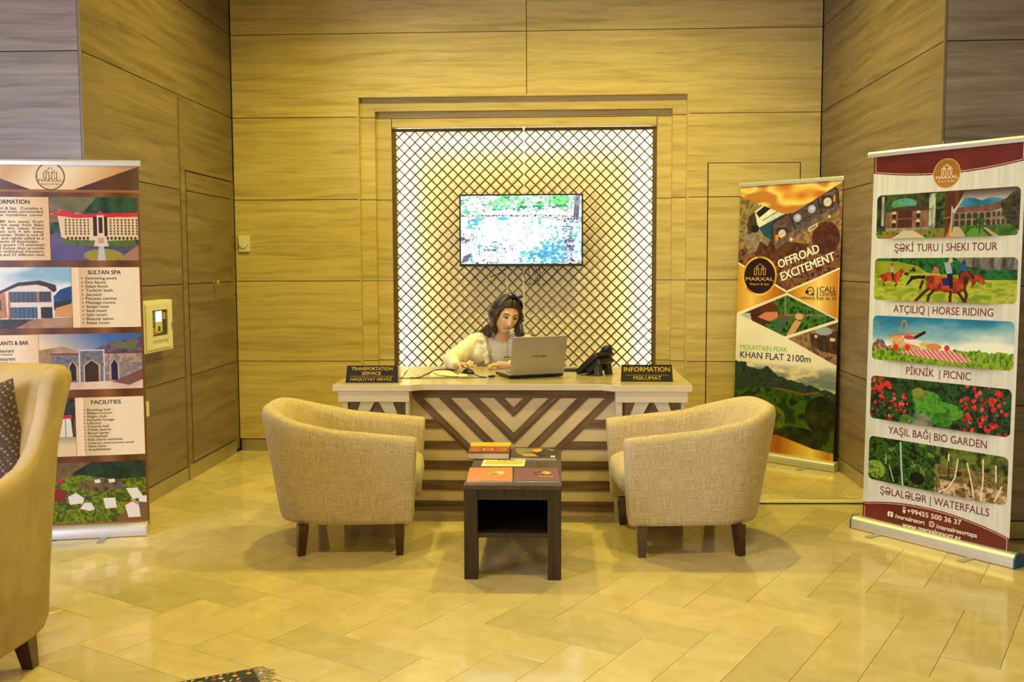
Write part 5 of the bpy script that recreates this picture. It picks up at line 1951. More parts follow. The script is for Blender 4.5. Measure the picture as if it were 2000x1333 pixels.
def banner(name, label, A, dirv, W, Hh, s0, bs0, bs1, img, lines, cap, lean, topx=0.012, curl=0.0):
    """A: front left foot of the base; s0: where the fabric starts along the base"""
    d = Vector((dirv[0], dirv[1], 0)).normalized()
    b = Vector((-d.y, d.x, 0))
    if b.y < 0:
        b = -b
    r = thing(name, label, 'banner', (A[0] + d.x * 0.45, A[1] + d.y * 0.45, 0), 0, 'roll up banners')
    A3 = Vector((A[0], A[1], 0))

    def W3(s, k, z):
        return tuple(A3 + d * s + b * k + Vector((0, 0, z)))
    up = (Vector((0, 0, 1)) + b * lean).normalized()

    O = A3 + b * 0.045 + Vector((0, 0, 0))
    zt = Hh + 0.055   # along the fabric

    def F(u, v, dd=0.0):
        """u across in metres from fabric left, v down from its top edge"""
        cv = curl * (max(0, u / W - 0.80) / 0.2) ** 2 if curl else 0
        return tuple(O + d * (s0 + u) + up * (zt - v) - b * (dd + 0.0) + b * cv)
    # base housing: rounded aluminium profile
    prof = [(-0.002, 0.004), (0.0, 0.05), (0.012, 0.066), (0.036, 0.072), (0.052, 0.070), (0.075, 0.066), (0.088, 0.05), (0.090, 0.012), (0.080, 0.003), (0.010, 0.001)]
    mb = MB()
    mb.prism([(k, z) for k, z in prof], lambda a, z, q: W3(q, a, z), bs0, bs1)
    bs_ = mb.build('base', M['alu'], r, smooth=True)
    for (q0, q1) in ((bs0 - 0.008, bs0), (bs1, bs1 + 0.008)):
        mb = MB()
        mb.prism([((k - 0.045) * 1.03 + 0.045, (z - 0.036) * 1.05 + 0.0365) for k, z in prof], lambda a, z, q: W3(q, a, max(z, 0.0005)), q0, q1)
        o = mb.build('end_cap', cap, bs_)
        if cap == M['blue_cap']:
            o['label'] = 'blue plastic end cap'
    for q in (bs0 + 0.18, bs1 - 0.22):
        mb = MB()
        pts = [(-0.10, 0.0), (0.14, 0.0), (0.14, 0.004), (-0.10, 0.004)]
        k = [(q - 0.018, -0.10), (q + 0.018, -0.10), (q + 0.018, 0.15), (q - 0.018, 0.15)]
        k = [(q - 0.012, -0.105), (q + 0.012, -0.105), (q + 0.018, -0.098), (q + 0.018, 0.15), (q - 0.018, 0.15), (q - 0.018, -0.098)]
        mb.prism([(a, c_) for a, c_ in k], lambda a, c_, z: W3(a, c_, z), 0.0, 0.004)
        mb.build('foot', M['alu_dark'], bs_)
    # printed sheet
    nx, ny = 24, 12
    mb = MB()
    uv = []
    for j in range(ny + 1):
        for i in range(nx + 1):
            mb.v.append(F(W * i / nx, Hh * j / ny))
            uv.append((i / nx, 1 - j / ny))
    for j in range(ny):
        for i in range(nx):
            a = j * (nx + 1) + i
            mb.f.append((a, a + nx + 1, a + nx + 2, a + 1))
            mb.m.append(0)
    o = sh_ = mb.build('printed_sheet', img, r, smooth='all')
    me = o.data
    ul = me.uv_layers.new(name='UVMap')
    for lp in me.loops:
        ul.data[lp.index].uv = uv[lp.vertex_index]
    # sheet back, giving it thickness
    mb = MB()
    for j in range(2):
        for i in range(nx + 1):
            mb.v.append(F(W * i / nx, Hh * j, -0.0012))
    for i in range(nx):
        mb.f.append((i, i + 1, nx + 2 + i, nx + 1 + i))
        mb.m.append(0)
    mb.build('sheet_back', M['white_cap'], r)
    # top rail and pole
    mb = MB()
    mb.prism([(-0.010, -0.020), (0.010, -0.020), (0.012, 0.0), (0.006, 0.010), (-0.006, 0.010), (-0.012, 0.0)], lambda a, z, q: tuple(O + d * (s0 + q) + up * (zt + z) + b * a), -topx, W + topx)
    mb.build('top_rail', M['alu'], r)
    mb = MB()
    pm = s0 + W * 0.47
    mb.tube([O + d * pm + b * 0.030, O + d * pm + up * (zt + 0.004) + b * 0.022], 0.008, 10)
    mb.tube([O + d * pm + up * (zt + 0.0) + b * 0.018, O + d * pm + up * (zt + 0.028) + b * 0.018], 0.006, 8)
    mb.build('pole', M['alu_dark'], r, smooth=True)
    if lines:
        L2 = []
        for l in lines:
            body, u0, u1, v, ch, rgb = l[:6]
            L2.append((body, u0 * W, u1 * W, -v, ch, rgb) + tuple(l[6:]))
        lettering(L2, lambda a, bb, dd: F(a, -bb, dd), 'lettering', sh_, 0.0008)
    return r


MR = (110, 40, 42)
WH = (238, 230, 222)
CRM = (236, 222, 196)
tour_lines = [
    ('ŞƏKİ TURU | SHEKI TOUR', 0.173, 0.854, 0.541, 0.040, MR, 0.006),
    ('ATÇILIQ | HORSE RIDING', 0.180, 0.846, 0.872, 0.040, MR, 0.006),
    ('PİKNİK  | PICNIC', 0.288, 0.722, 1.203, 0.040, MR, 0.006),
    ('YAŞIL BAĞ| BIO GARDEN', 0.174, 0.839, 1.540, 0.040, MR, 0.006),
    ('ŞƏLALƏLƏR | WATERFALLS', 0.128, 0.872, 1.882, 0.040, MR, 0.006),
    ('+99455 500 36 37', 0.330, 0.698, 1.958, 0.026, WH, 0.02),
    ('/marxalresort', 0.245, 0.455, 2.000, 0.023, WH, 0.02),
    ('/marxalresortspa', 0.535, 0.802, 2.004, 0.023, WH, 0.02),
    ('www.marxalresort.az', 0.300, 0.700, 2.038, 0.025, WH, 0.02),
    ('f', 0.203, 0.215, 1.998, 0.020, (110, 38, 38), 0.03),
    ('MARXAL', 0.445, 0.590, 0.168, 0.016, WH, 0.012),
    ('Resort & Spa', 0.462, 0.570, 0.185, 0.011, CRM, 0.0)]
GD = (214, 168, 84)
BK = (36, 24, 22)
off_lines = [
    ('OFFROAD', 0.425, 0.835, 0.648, 0.062, (245, 240, 235), 0.02, radians(20)),
    ('EXCITEMENT', 0.455, 0.990, 0.742, 0.062, (245, 240, 235), 0.02, radians(20)),
    ('MARXAL', 0.085, 0.370, 0.742, 0.026, GD, 0.010),
    ('Resort & Spa', 0.130, 0.325, 0.776, 0.017, GD, 0.0),
    ('CALL', 0.820, 0.975, 0.818, 0.037, BK, 0.012),
    ('CENTER', 0.818, 0.975, 0.848, 0.024, BK, 0.012),
    ('|', 0.797, 0.803, 0.845, 0.060, BK, 0.01),
    ('24/7', 0.709, 0.757, 0.821, 0.013, BK, 0.012),
    ('+99455 500 36 33', 0.640, 0.975, 0.878, 0.021, BK, 0.012),
    ('MOUNTAIN PEAK', 0.050, 0.530, 1.275, 0.037, (126, 186, 50), 0.008),
    ('KHAN FLAT 2100m', 0.050, 0.757, 1.340, 0.050, (30, 52, 104), 0.012)]
info_lines = [
    ('MARXAL', 0.397, 0.540, 0.108, 0.013, (86, 46, 24), 0.006),
    ('Resort & Spa', 0.412, 0.524, 0.125, 0.009, (86, 46, 24), 0.0),
    ('INFORMATION', 0.100, 0.338, 0.228, 0.022, BK, 0.022),
    ('SULTAN SPA', 0.672, 0.872, 0.608, 0.022, BK, 0.022),
    ('RESTAURANTS & BAR', 0.010, 0.297, 0.988, 0.021, BK, 0.022),
    ('Restaurant', 0.085, 0.210, 1.028, 0.018, BK, 0.014),
    ('(national cuisine)', 0.060, 0.198, 1.044, 0.010, BK, 0.014),
    ('Restaurant', 0.092, 0.216, 1.072, 0.018, BK, 0.014),
    ('(cuisine)', 0.100, 0.165, 1.088, 0.010, BK, 0.014),
    ('Banquet hall', 0.088, 0.240, 1.112, 0.018, BK, 0.014),
    ('FACILITIES', 0.664, 0.846, 1.322, 0.021, BK, 0.022)]
for i, (t_, w_) in enumerate((('Marxal Resort & Spa   Complex is', .62), ('above   the sea level, surrounded', .62), ('nature  in  the  mysterious  corner', .62), ('', 0), ('is  placed  80  km  away  from', .62), ('Ganja,  300  km  away  from  Baku', .62), ('Airport,  14  km  away  from', .60), ('Sheki  Station  and  4  km  away', .62), ('from City Center. Sheki is one of', .62), ('nicest cities and rightly called as a', .62), ('the Monuments of Azerbaijan.', .55), ('offers to our guests 172 oversized', .62), ('rooms and suites that provide', .62), ('comfort for individual travelers,', .62), ('families alike and 27 different sizes', .64))):
    if t_:
        e_ = 0.415 if i != 10 else 0.385
        info_lines.append((t_, 0.018, e_, 0.258 + i * 0.0178, 0.0138, BK, 0.012))
for i, t_ in enumerate(('Swimming pools', 'Dry Sauna', 'Steam Room', 'Turkish bath', 'Jacuzzi', 'Fitness center', 'Massage rooms', 'Amber room', 'Sand room', 'Salt room', 'Beauty salon', 'Relax room')):
    info_lines.append((t_, 0.655, 0.655 + 0.0137 * len(t_), 0.636 + i * 0.0222, 0.0148, BK, 0.014))
    info_lines.append(('+', 0.630, 0.641, 0.636 + i * 0.0222, 0.014, BK, 0.02))
for i, t_ in enumerate(('Bowling hall', 'Billiard room', 'Night club', 'Karaoke lounge', 'Library', 'Cinema hall', 'Table tennis', 'Board Games', 'Volleyball', 'Kids Game machines', "Children's entertainment center", 'Game Zone', 'Amphitheater')):
    info_lines.append((t_, 0.637, 0.637 + (0.0118 if len(t_) < 25 else 0.0092) * len(t_), 1.360 + i * 0.0184, 0.0128 if len(t_) < 25 else 0.0105, BK, 0.014))
    info_lines.append(('+', 0.613, 0.623, 1.360 + i * 0.0184, 0.012, BK, 0.02))

# clip the part of long lines that would start left of the sheet: lines are scaled to end where the photo shows


def cliptext(l):
    body, u0, u1 = l[:3]
    if u0 >= 0.012:
        return l
    n = len(body)
    k = int(math.ceil((0.012 - u0) / (u1 - u0) * n))
    f = (u1 - u0) / n
    return (body[k:], u0 + k * f, u1) + tuple(l[3:])


info_lines = [cliptext(l) for l in info_lines]
banner('rollup_banner', 'maroon and white roll up banner with five tour pictures, at far right', (1.683, 5.613), (0.547, -0.721), 0.85, 2.05, 0.003, -0.037, 0.902, image_mat('tours_print', paint_tours(), 0.28, 0.3), tour_lines, M['blue_cap'], 0.015, 0.035)
banner('rollup_banner', 'gold roll up banner with a tilted off road car, in the right corner', (1.546 - 0.02, 7.642 - 0.05), (0.451, -0.425), 0.85, 2.06, -0.262, -0.30, 0.615, image_mat('offroad_print', paint_offroad(), 0.28, 0.3), off_lines, M['white_cap'], 0.03)
banner('rollup_banner', 'brown and beige resort information roll up banner behind the suede armchair', (-2.786, 5.266 - 0.03), (0.498, 0.110), 0.85, 2.01, -0.335, -0.40, 0.50, image_mat('info_print', paint_info(), 0.30, 0.25), info_lines, M['white_cap'], 0.0, 0.012, curl=0.012)

# ------------------------------------------------------------------ television


def paint_tv():
    c = Canvas(1.0, 0.5625, 620)
    U, V = c.U, c.V
    c.px[:] = (250 / 255., 252 / 255., 1.0)
    n = fbm(U * 46, V * 60, 201)
    n2 = fbm(U * 7, V * 12, 202)
    n3 = fbm(U * 110, V * 120, 208)

    def bump_(cu, cv, ru, rv):
        return np.exp(-((U - cu) / ru) ** 2 - ((V - cv) / rv) ** 2)
    wat = (V > 0.185)
    w1 = 0.20 * bump_(0.70, 0.50, 0.22, 0.10) + 0.14 * bump_(0.12, 0.22, 0.10, 0.06) + 0.12 * bump_(0.78, 0.36, 0.14, 0.12) - 0.16 * bump_(0.50, 0.33, 0.16, 0.12)
    c.put(wat & (n * 0.6 + n2 * 0.4 + w1 > 0.60), (176, 226, 240))
    c.put(wat & (n * 0.7 + n2 * 0.3 + w1 > 0.66), (84, 176, 204))
    c.put(wat & (n3 * 0.5 + n * 0.5 + w1 > 0.74), (44, 120, 160))
    c.put(bump_(0.35, 0.19, 0.05, 0.014) > 0.4, (60, 190, 214))
    w2 = 0.22 * bump_(0.02, 0.36, 0.09, 0.06) + 0.22 * bump_(0.90, 0.40, 0.06, 0.12) + 0.12 * bump_(0.30, 0.44, 0.14, 0.06) + 0.16 * bump_(0.92, 0.56, 0.1, 0.05) + 0.14 * bump_(0.15, 0.55, 0.12, 0.04)
    c.put(wat & (n3 * 0.5 + n * 0.5 + w2 > 0.66), (120, 118, 160))
    c.put(wat & (n3 * 0.5 + n * 0.5 + w2 > 0.72), (60, 48, 92))
    g1 = fbm(U * 44, V * 44, 203)
    c.put((V < 0.125) & (g1 + 0.16 * bump_(0.36, 0.06, 0.10, 0.06) + 0.10 * bump_(0.55, 0.05, 0.2, 0.06) - 0.3 * (U < 0.24) > 0.58), (150, 226, 170))
    c.put((V < 0.12) & (g1 + 0.30 * bump_(0.84, 0.04, 0.14, 0.06) > 0.62), (104, 206, 120))
    c.put((V < 0.13) & (fbm(U * 50, V * 80, 205) + 0.26 * bump_(0.52, 0.093, 0.05, 0.014) + 0.26 * bump_(0.65, 0.095, 0.06, 0.012) + 0.26 * bump_(0.80, 0.09, 0.08, 0.012) > 0.66), (20, 120, 96))
    c.put((np.abs(V - 0.165 - 0.10 * np.clip(U - 0.62, 0, 1)) < 0.008 + 0.022 * np.clip((U - 0.6) * 3, 0, 1)) & (n3 > 0.52), (66, 52, 100))
    c.put((bump_(0.04, 0.135, 0.06, 0.02) * 0.4 + n > 0.72), (90, 190, 130))
    for p, w in (([(0.20, 0), (0.215, 0.07), (0.235, 0.14)], 0.010), ([(0.41, 0), (0.45, 0.06), (0.47, 0.145)], 0.014), ([(0.53, 0), (0.555, 0.07), (0.565, 0.14)], 0.016), ([(0.72, 0), (0.715, 0.14)], 0.018), ([(0.92, 0), (0.885, 0.16)], 0.018)):
        c.put(c.line(p, w), (196, 186, 206))
    c.put(c.poly([(0.945, 0), (0.99, 0), (0.975, 0.20), (0.93, 0.20)]), c.tex([(60, 60, 90), (140, 140, 160)], 60, 30, 207))
    c.put(c.line([(0.84, 0.255), (0.93, 0.262)], 0.008) | c.line([(0.845, 0.272), (0.925, 0.280)], 0.006), (60, 40, 80))
    c.put(c.poly([(0.0, 0.56), (0.02, 0.50), (0.09, 0.47), (0.06, 0.54)]), (90, 96, 120))
    return c.image('screen_picture')


TY = 7.965
tv = thing('television', 'flat television showing a bright garden pond, hanging in front of the lattice screen', 'television', (-0.298, TY + 0.05, 1.77))
tx0, tx1, tz0, tz1 = -0.790, 0.195, 1.487, 2.061
mb = MB()
mb.box(tx0, tx1, TY + 0.002, TY + 0.030, tz0, tz1)
mb.box(tx0 + 0.10, tx1 - 0.10, TY + 0.030, TY + 0.055, tz0 + 0.05, tz1 - 0.15)
mb.build('body', M['black'], tv, bevel=0.003)
mb = MB()
b_ = 0.012
mb.box(tx0, tx1, TY - 0.004, TY + 0.004, tz1 - b_, tz1)
mb.box(tx0, tx1, TY - 0.004, TY + 0.004, tz0, tz0 + 0.022)
mb.box(tx0, tx0 + b_, TY - 0.004, TY + 0.004, tz0 + 0.022, tz1 - b_)
mb.box(tx1 - b_, tx1, TY - 0.004, TY + 0.004, tz0 + 0.022, tz1 - b_)
mb.build('bezel', M['black'], tv)
mb = MB()
mb.v = [(tx0 + b_, TY, tz0 + 0.022), (tx1 - b_, TY, tz0 + 0.022), (tx1 - b_, TY, tz1 - b_), (tx0 + b_, TY, tz1 - b_)]
mb.f = [(0, 1, 2, 3)]
mb.m = [0]
so = mb.build('screen', image_mat('screen_glow', paint_tv(), 0.2, 0.0, emit=1.5), tv)
ul = so.data.uv_layers.new(name='UVMap')
for lp in so.data.loops:
    ul.data[lp.index].uv = [(0, 0), (1, 0), (1, 1), (0, 1)][lp.vertex_index]
mb = MB()
mb.box(-0.42, -0.18, TY + 0.05, 8.052, 1.66, 1.86)
mb.build('wall_bracket', M['black_matte'], tv)
mb = MB()
Xc = lambda px, z, y=8.03: (px, y, z)
rs = random.Random(3)
for k in range(4):
    a = -0.24 + 0.03 * k
    pts = [(a - 0.01, 8.02, 1.50)]
    amp = rs.uniform(0.03, 0.12)
    for j in range(1, 10):
        t = j / 9
        pts.append((a + amp * sin(t * pi * 1.6 + k) * t + 0.02 * k * t, 8.02 + 0.015 * sin(k + j), 1.49 - rs.uniform(0.9, 1.0) * 0.16 * sin(t * pi)))
    mb.tube(pts, 0.0028, 6)
mb.build('cable', M['black'], tv, smooth='all')
tag(tv.children[-1], kind='stuff')
mb = MB()
mb.tube([(-0.40, 8.03, 1.50), (-0.42, 8.035, 1.465), (-0.46, 8.035, 1.44), (-0.50, 8.03, 1.425), (-0.545, 8.03, 1.40)], 0.003, 6)
cb_ = mb.build('cable', M['black'], tv, smooth='all')
mb = MB()
mb.tube([(-0.545, 8.03, 1.415), (-0.553, 8.03, 1.375)], 0.011, 8)
o = mb.build('cable_plug', mat('yellow_plug', (0.60, 0.42, 0.05), 0.5), cb_)
mb = MB()
mb.tube([(-0.425, 8.02, 1.50), (-0.418, 8.022, 1.42), (-0.412, 8.02, 1.30), (-0.41, 8.02, 1.10)], 0.0035, 6)
o = mb.build('white_cable', M['cream_plastic'], tv, smooth='all')
mb = MB()
mb.tube([(-0.285, 8.02, 1.50), (-0.283, 8.022, 1.35), (-0.280, 8.02, 1.10), (-0.280, 8.02, 0.84)], 0.0035, 6)
o = mb.build('white_cable', M['cream_plastic'], tv, smooth='all')
o['label'] = 'white cable'

# ------------------------------------------------------------------ wall fittings
al = thing('alarm_panel', 'cream fire alarm panel with a small lit display on the left side wall', 'alarm panel', (XL, 6.14, 1.12))
ya, yb, za, zb = 5.900, 6.385, 0.962, 1.285
mb = MB()
mb.box(XL + 0.001, XL + 0.075, ya, yb, za, zb)
mb.build('housing', M['cream_plastic'], al, bevel=0.006)
mb = MB()
for q in ((ya + 0.05, 6.045, za + 0.02, zb - 0.02), (6.285, yb - 0.045, za + 0.02, zb - 0.02), (6.045, 6.285, zb - 0.06, zb - 0.02), (6.045, 6.285, 1.035, 1.062), (6.045, 6.285, za + 0.02, za + 0.035)):
    mb.box(XL + 0.075, XL + 0.083, q[0], q[1], q[2], q[3])
mb.build('front_frame', M['cream_plastic'], al)
mb = MB()
mb.box(XL + 0.0745, XL + 0.0755, 6.045, 6.285, 1.062, zb - 0.06)
mb.build('window', ink((52, 50, 34), 0.3), al)
mb = MB()
X0 = XL + 0.0755
mb.box(X0, X0 + 0.002, 6.105, 6.205, 1.150, 1.218, 0)
mb.box(X0, X0 + 0.0015, 6.100, 6.210, 1.080, 1.150, 1)
for i in range(6):
    mb.box(X0, X0 + 0.002, 6.052, 6.090, 1.128 + i * 0.015, 1.138 + i * 0.015, 2)
for i in range(4):
    mb.box(X0, X0 + 0.002, 6.052, 6.090, 1.072 + i * 0.012, 1.080 + i * 0.012, 3)
for i in range(3):
    mb.box(X0, X0 + 0.002, 6.222, 6.262, 1.165 + i * 0.015, 1.175 + i * 0.015, 1)
mb.box(X0, X0 + 0.002, 6.112, 6.135, 1.068, 1.088, 4)
mb.box(X0, X0 + 0.002, 6.182, 6.202, 1.068, 1.088, 5)
mb.box(X0, X0 + 0.002, 6.140, 6.176, 1.090, 1.122, 6)
mb.build('display', [mat('lit_display', (0.5, 0.6, 0.9), 0.3, emit=(0.62, 0.74, 1.0), es=0.9), ink((206, 192, 110)), ink((110, 130, 50)), ink((186, 156, 50)), ink((196, 70, 30)), ink((50, 110, 60)), ink((60, 56, 50))], al)
mb = MB()
mb.box(XL + 0.075, XL + 0.082, 6.350, 6.362, 1.09, 1.14)
mb.build('lock', M['alu_dark'], al)

mb = MB()
mb.box(XL + 0.001, XL + 0.020, 6.02, 6.105, 0.558, 0.652)
tag(mb.build('wall_socket', M['cream_plastic'], None, bevel=0.004), 'small cream wall socket just right of the brown banner', 'socket')
ks = thing('key_card_switch', 'cream wall switch with a round card slot, at the left end of the back wall', 'switch', (-2.513, D, 1.68))
mb = MB()
mb.box(-2.556, -2.470, D - 0.018, D - 0.0005, 1.612, 1.744)
mb.build('plate', M['cream_plastic'], ks, bevel=0.004)
mb = MB()
mb.box(-2.554, -2.472, D - 0.026, D - 0.018, 1.668, 1.742)
mb.lathe([(0.030, D - 0.030), (0.030, D - 0.018)], (-2.515, 0, 1.672), axis=1, n=24)
mb.build('card_slot', M['cream_plastic'], ks)

# cable cover strip along the floor
cc = thing('cable_cover', 'pale cable cover strip lying on the floor from the desk towards the right wall', 'cable cover', (1.4, 6.21, 0))
mb = MB()
mb.prism([(0, 0.0005), (0.055, 0.0005), (0.045, 0.014), (0.010, 0.014)], lambda a, z, q: (q, 6.205 + a + (q - 1.2) * 0.03, z), 0.76, 1.34)
mb.prism([(0, 0.0005), (0.055, 0.0005), (0.045, 0.016), (0.010, 0.016)], lambda a, z, q: (q, 6.207 + a + (q - 1.2) * 0.03, z), 1.343, XR - 0.01)
mb.build('cover', M['cream_plastic'], cc)
mb = MB()
mb.tube([(0.76, 6.185, 0.005), (1.0, 6.188, 0.005), (1.3, 6.196, 0.005), (1.7, 6.208, 0.005), (2.02, 6.215, 0.005)], 0.0045, 6)  # black tube standing in for the shadow line along the cover strip
o = mb.build('cable', M['black'], cc, smooth='all')

# fringed rug corner at the lower edge
rg = thing('rug', 'corner of a patterned oriental rug with a pale fringe, at the bottom edge', 'rug', (-1.25, 3.2, 0))
c_ = Vector((-1.135, 3.545))
e1 = Vector((-0.90, -0.44)).normalized()
e2 = Vector((0.38, -0.92)).normalized()
e1 = (Vector((-1.36, 3.42)) - c_).normalized()
e2 = Vector((-e1.y, e1.x)) if Vector((-e1.y, e1.x)).y < 0 else Vector((e1.y, -e1.x))
RF = lambda a, b, z: tuple((*(c_ + e1 * a + e2 * b), z))
mb = MB()
mb.prism([(0.0, 0.0), (0.72, 0.0), (0.72, 0.9), (0.0, 0.9)], RF, 0.0005, 0.008)
mb.build('pile', mat('rug_border', hx(60, 50, 48), 0.9, noise=0.5, nscale=60), rg)
mb = MB()
cols = [ink((46, 72, 84), 0.9), ink((170, 100, 44), 0.9), ink((196, 180, 120), 0.9), ink((40, 34, 36), 0.9)]
rs = random.Random(4)
for i in range(28):
    a = 0.01 + i * 0.025
    for row in range(6):
        b = 0.006 + row * 0.03
        k = rs.randrange(4)
        mb.prism([(a, b), (a + 0.012, b + 0.012), (a + 0.024, b), (a + 0.012, b - 0.006)] if row % 2 else [(a, b), (a + 0.010, b), (a + 0.015, b + 0.016), (a + 0.005, b + 0.012)], RF, 0.008, 0.0086, k)
mb.build('motifs', cols, rg)
tag(rg.children[-1], kind='stuff')
mb = MB()
for i in range(34):
    b = i * 0.012
    L_ = rs.uniform(0.04, 0.07)
    pts = [RF(0.002, b, 0.006)]
    for j in range(1, 5):
        t = j / 4
        pts.append(RF(-L_ * t, b + rs.uniform(-0.012, 0.012) + (0.02 * t if i < 4 else 0), 0.006 + 0.010 * sin(pi * t) * rs.random()))
    mb.tube(pts, 0.0025, 5)
o = mb.build('fringe', mat('pale_fringe', hx(176, 160, 130), 0.9), rg, smooth='all')
tag(o, kind='stuff')

# ------------------------------------------------------------------ things on the desk
ZD = 0.8008
A_ = Vector((-0.301, 6.069))
hd = Vector((0.330, 0.145)).normalized()
pd = Vector((-hd.y, hd.x))
lp = thing('laptop', 'open silver grey laptop seen from behind its lid, on the desk', 'laptop', (A_.x, A_.y, ZD))
LW = 0.362


def LF(a, b, z):
    q = A_ + hd * a + pd * b
    return (q.x, q.y, ZD + z)


mb = MB()
mb.prism([(0.0, 0.0), (LW, 0.0), (LW, 0.245), (0.0, 0.245)], LF, 0.004, 0.020)
mb.build('base_tray', M['black'], lp, bevel=0.003)
mb = MB()
mb.prism([(0.002, 0.0), (LW - 0.002, 0.0), (LW - 0.002, 0.243), (0.002, 0.243)], LF, 0.020, 0.027)
kd_ = mb.build('keyboard_deck', M['silver_lap'], lp, bevel=0.002)
mb = MB()
mb.prism(rect(0.03, LW - 0.03, 0.03, 0.13), LF, 0.0271, 0.0290)
mb.build('keyboard', M['black_matte'], kd_)
LT = radians(12)


def LID(a, t, o_):
    """a along the hinge, t up the lid, o_ towards the viewer side"""
    b = -t * sin(LT) - o_ * cos(LT)
    z = 0.024 + t * cos(LT) - o_ * sin(LT)
    return LF(a, b, z)


def rounded(w, h, r, n=5, x0=0.0, y0=0.0):
    out = []
    for (cx, cy, s) in ((w - r, h - r, 0), (r, h - r, 90), (r, r, 180), (w - r, r, 270)):
        for k in range(n + 1):
            a = radians(s + 90 * k / n)
            out.append((x0 + cx + r * cos(a), y0 + cy + r * sin(a)))
    return out


mb = MB()
mb.prism(rounded(LW, 0.243, 0.014), LID, 0.0, 0.013)
ld_ = mb.build('lid', M['silver_lap'], lp, bevel=0.0025, smooth=True)
mb = MB()
mb.prism(rect(0.012, LW - 0.012, 0.014, 0.230), LID, -0.0012, 0.0)
mb.build('screen', mat('laptop_screen', (0.02, 0.02, 0.02), 0.2, emit=(0.75, 0.85, 1.0), es=0.8), ld_)
for a in (0.05, LW - 0.09):
    mb = MB()
    mb.tube([LF(a, -0.003, 0.018), LF(a + 0.04, -0.003, 0.018)], 0.009, 10)
    mb.build('hinge', M['black'], lp, smooth=True)
lettering([('TOSHIBA', 0.128, 0.232, 0.112, 0.0135, (78, 66, 50), 0.03)], lambda a, b, d: LID(a, b, 0.0131 + d), 'lettering', ld_, 0.0003)

ms = thing('computer_mouse', 'black computer mouse under the woman\'s right hand', 'mouse', (-0.585, 6.375, ZD))
mb = MB()
vs = []
n1, n2 = 20, 8
mb.ellipsoid((-0.583, 6.372, ZD + 0.002), (0.032, 0.053, 0.031), 20, 12, Matrix.Rotation(radians(38), 3, 'Z'))
mb.v = [(x, y, max(z, ZD + 0.0005)) for x, y, z in mb.v]
mb.build('shell', M['black'], ms, smooth='all')
mb = MB()
mb.tube([(-0.605, 6.343, ZD + 0.020), (-0.598, 6.352, ZD + 0.029), (-0.590, 6.362, ZD + 0.033)], 0.004, 8)
mb.build('wheel', M['black_matte'], ms, smooth='all')


def cable(name, label, pts, r=0.0028, m='black'):
    P_ = [Vector((p[0], p[1], (p[2] if len(p) > 2 else ZD + r + 0.0004))) for p in pts]
    out = []
    for i in range(len(P_) - 1):
        p0, p1, p2, p3 = P_[max(i - 1, 0)], P_[i], P_[i + 1], P_[min(i + 2, len(P_) - 1)]
        for k in range(6):
            t = k / 6
            out.append(0.5 * ((2 * p1) + (-p0 + p2) * t + (2 * p0 - 5 * p1 + 4 * p2 - p3) * t * t + (-p0 + 3 * p1 - 3 * p2 + p3) * t ** 3))
    out.append(P_[-1])
    mb = MB()
    mb.tube(out, r, 6)
    return tag(mb.build(name, M[m], None, smooth='all'), label, 'cable')


cable('mouse_cable', 'thin black mouse cable looping from the mouse to the dongle', [(-0.545, 6.325, ZD + 0.008), (-0.52, 6.26), (-0.481, 6.165), (-0.445, 6.140)])
cable('power_cable', 'black laptop cable along the front of the desk top, ending at a plug', [(-1.02, 6.075), (-0.93, 6.085), (-0.857, 6.091), (-0.70, 6.105), (-0.55, 6.115), (-0.445, 6.128)], 0.0022)
cable('power_cable', 'black cable looping back behind the mouse hand on the desk', [(-0.92, 6.105), (-0.865, 6.125), (-0.845, 6.35), (-0.81, 6.575), (-0.737, 6.59), (-0.69, 6.46), (-0.655, 6.36), (-0.640, 6.30)], 0.0032)
cable('power_cable', 'thin black cable lying across the white paper on the desk', [(-0.815, 6.43), (-0.77, 6.27), (-0.711, 6.207), (-0.66, 6.180), (-0.627, 6.185)], 0.0022)
cable('power_cable', 'short black cable beside the transportation sign on the desk', [(-0.985, 6.118), (-0.972, 6.14), (-0.99, 6.33), (-1.005, 6.56)], 0.0025)
dg = MB()
dg.ellipsoid((-0.415, 6.150, ZD + 0.008), (0.030, 0.012, 0.008), 14, 8, Matrix.Rotation(radians(35), 3, 'Z'))
tag(dg.build('plug', M['black'], None, smooth='all'), 'small black plug lying at the corner of the laptop', 'plug')
mb = MB()
mb.prism([(-0.815, 6.20), (-0.575, 6.215), (-0.60, 6.55), (-0.83, 6.535)], lambda a, b, d: (a, b, ZD + d), 0.0002, 0.0009)
tag(mb.build('paper_sheet', mat('white_paper', (0.72, 0.68, 0.55), 0.6), None), 'white paper sheet lying under the woman\'s mouse hand', 'paper')
mb = MB()
mb.prism([(0.030, 6.52), (0.155, 6.545), (0.15, 6.64), (0.028, 6.61)], lambda a, b, d: (a, b, ZD + d), 0.0003, 0.012)
tag(mb.build('notebook', M['black'], None, bevel=0.002), 'thin black notebook on the desk between the laptop and the phone', 'notebook')

# name signs


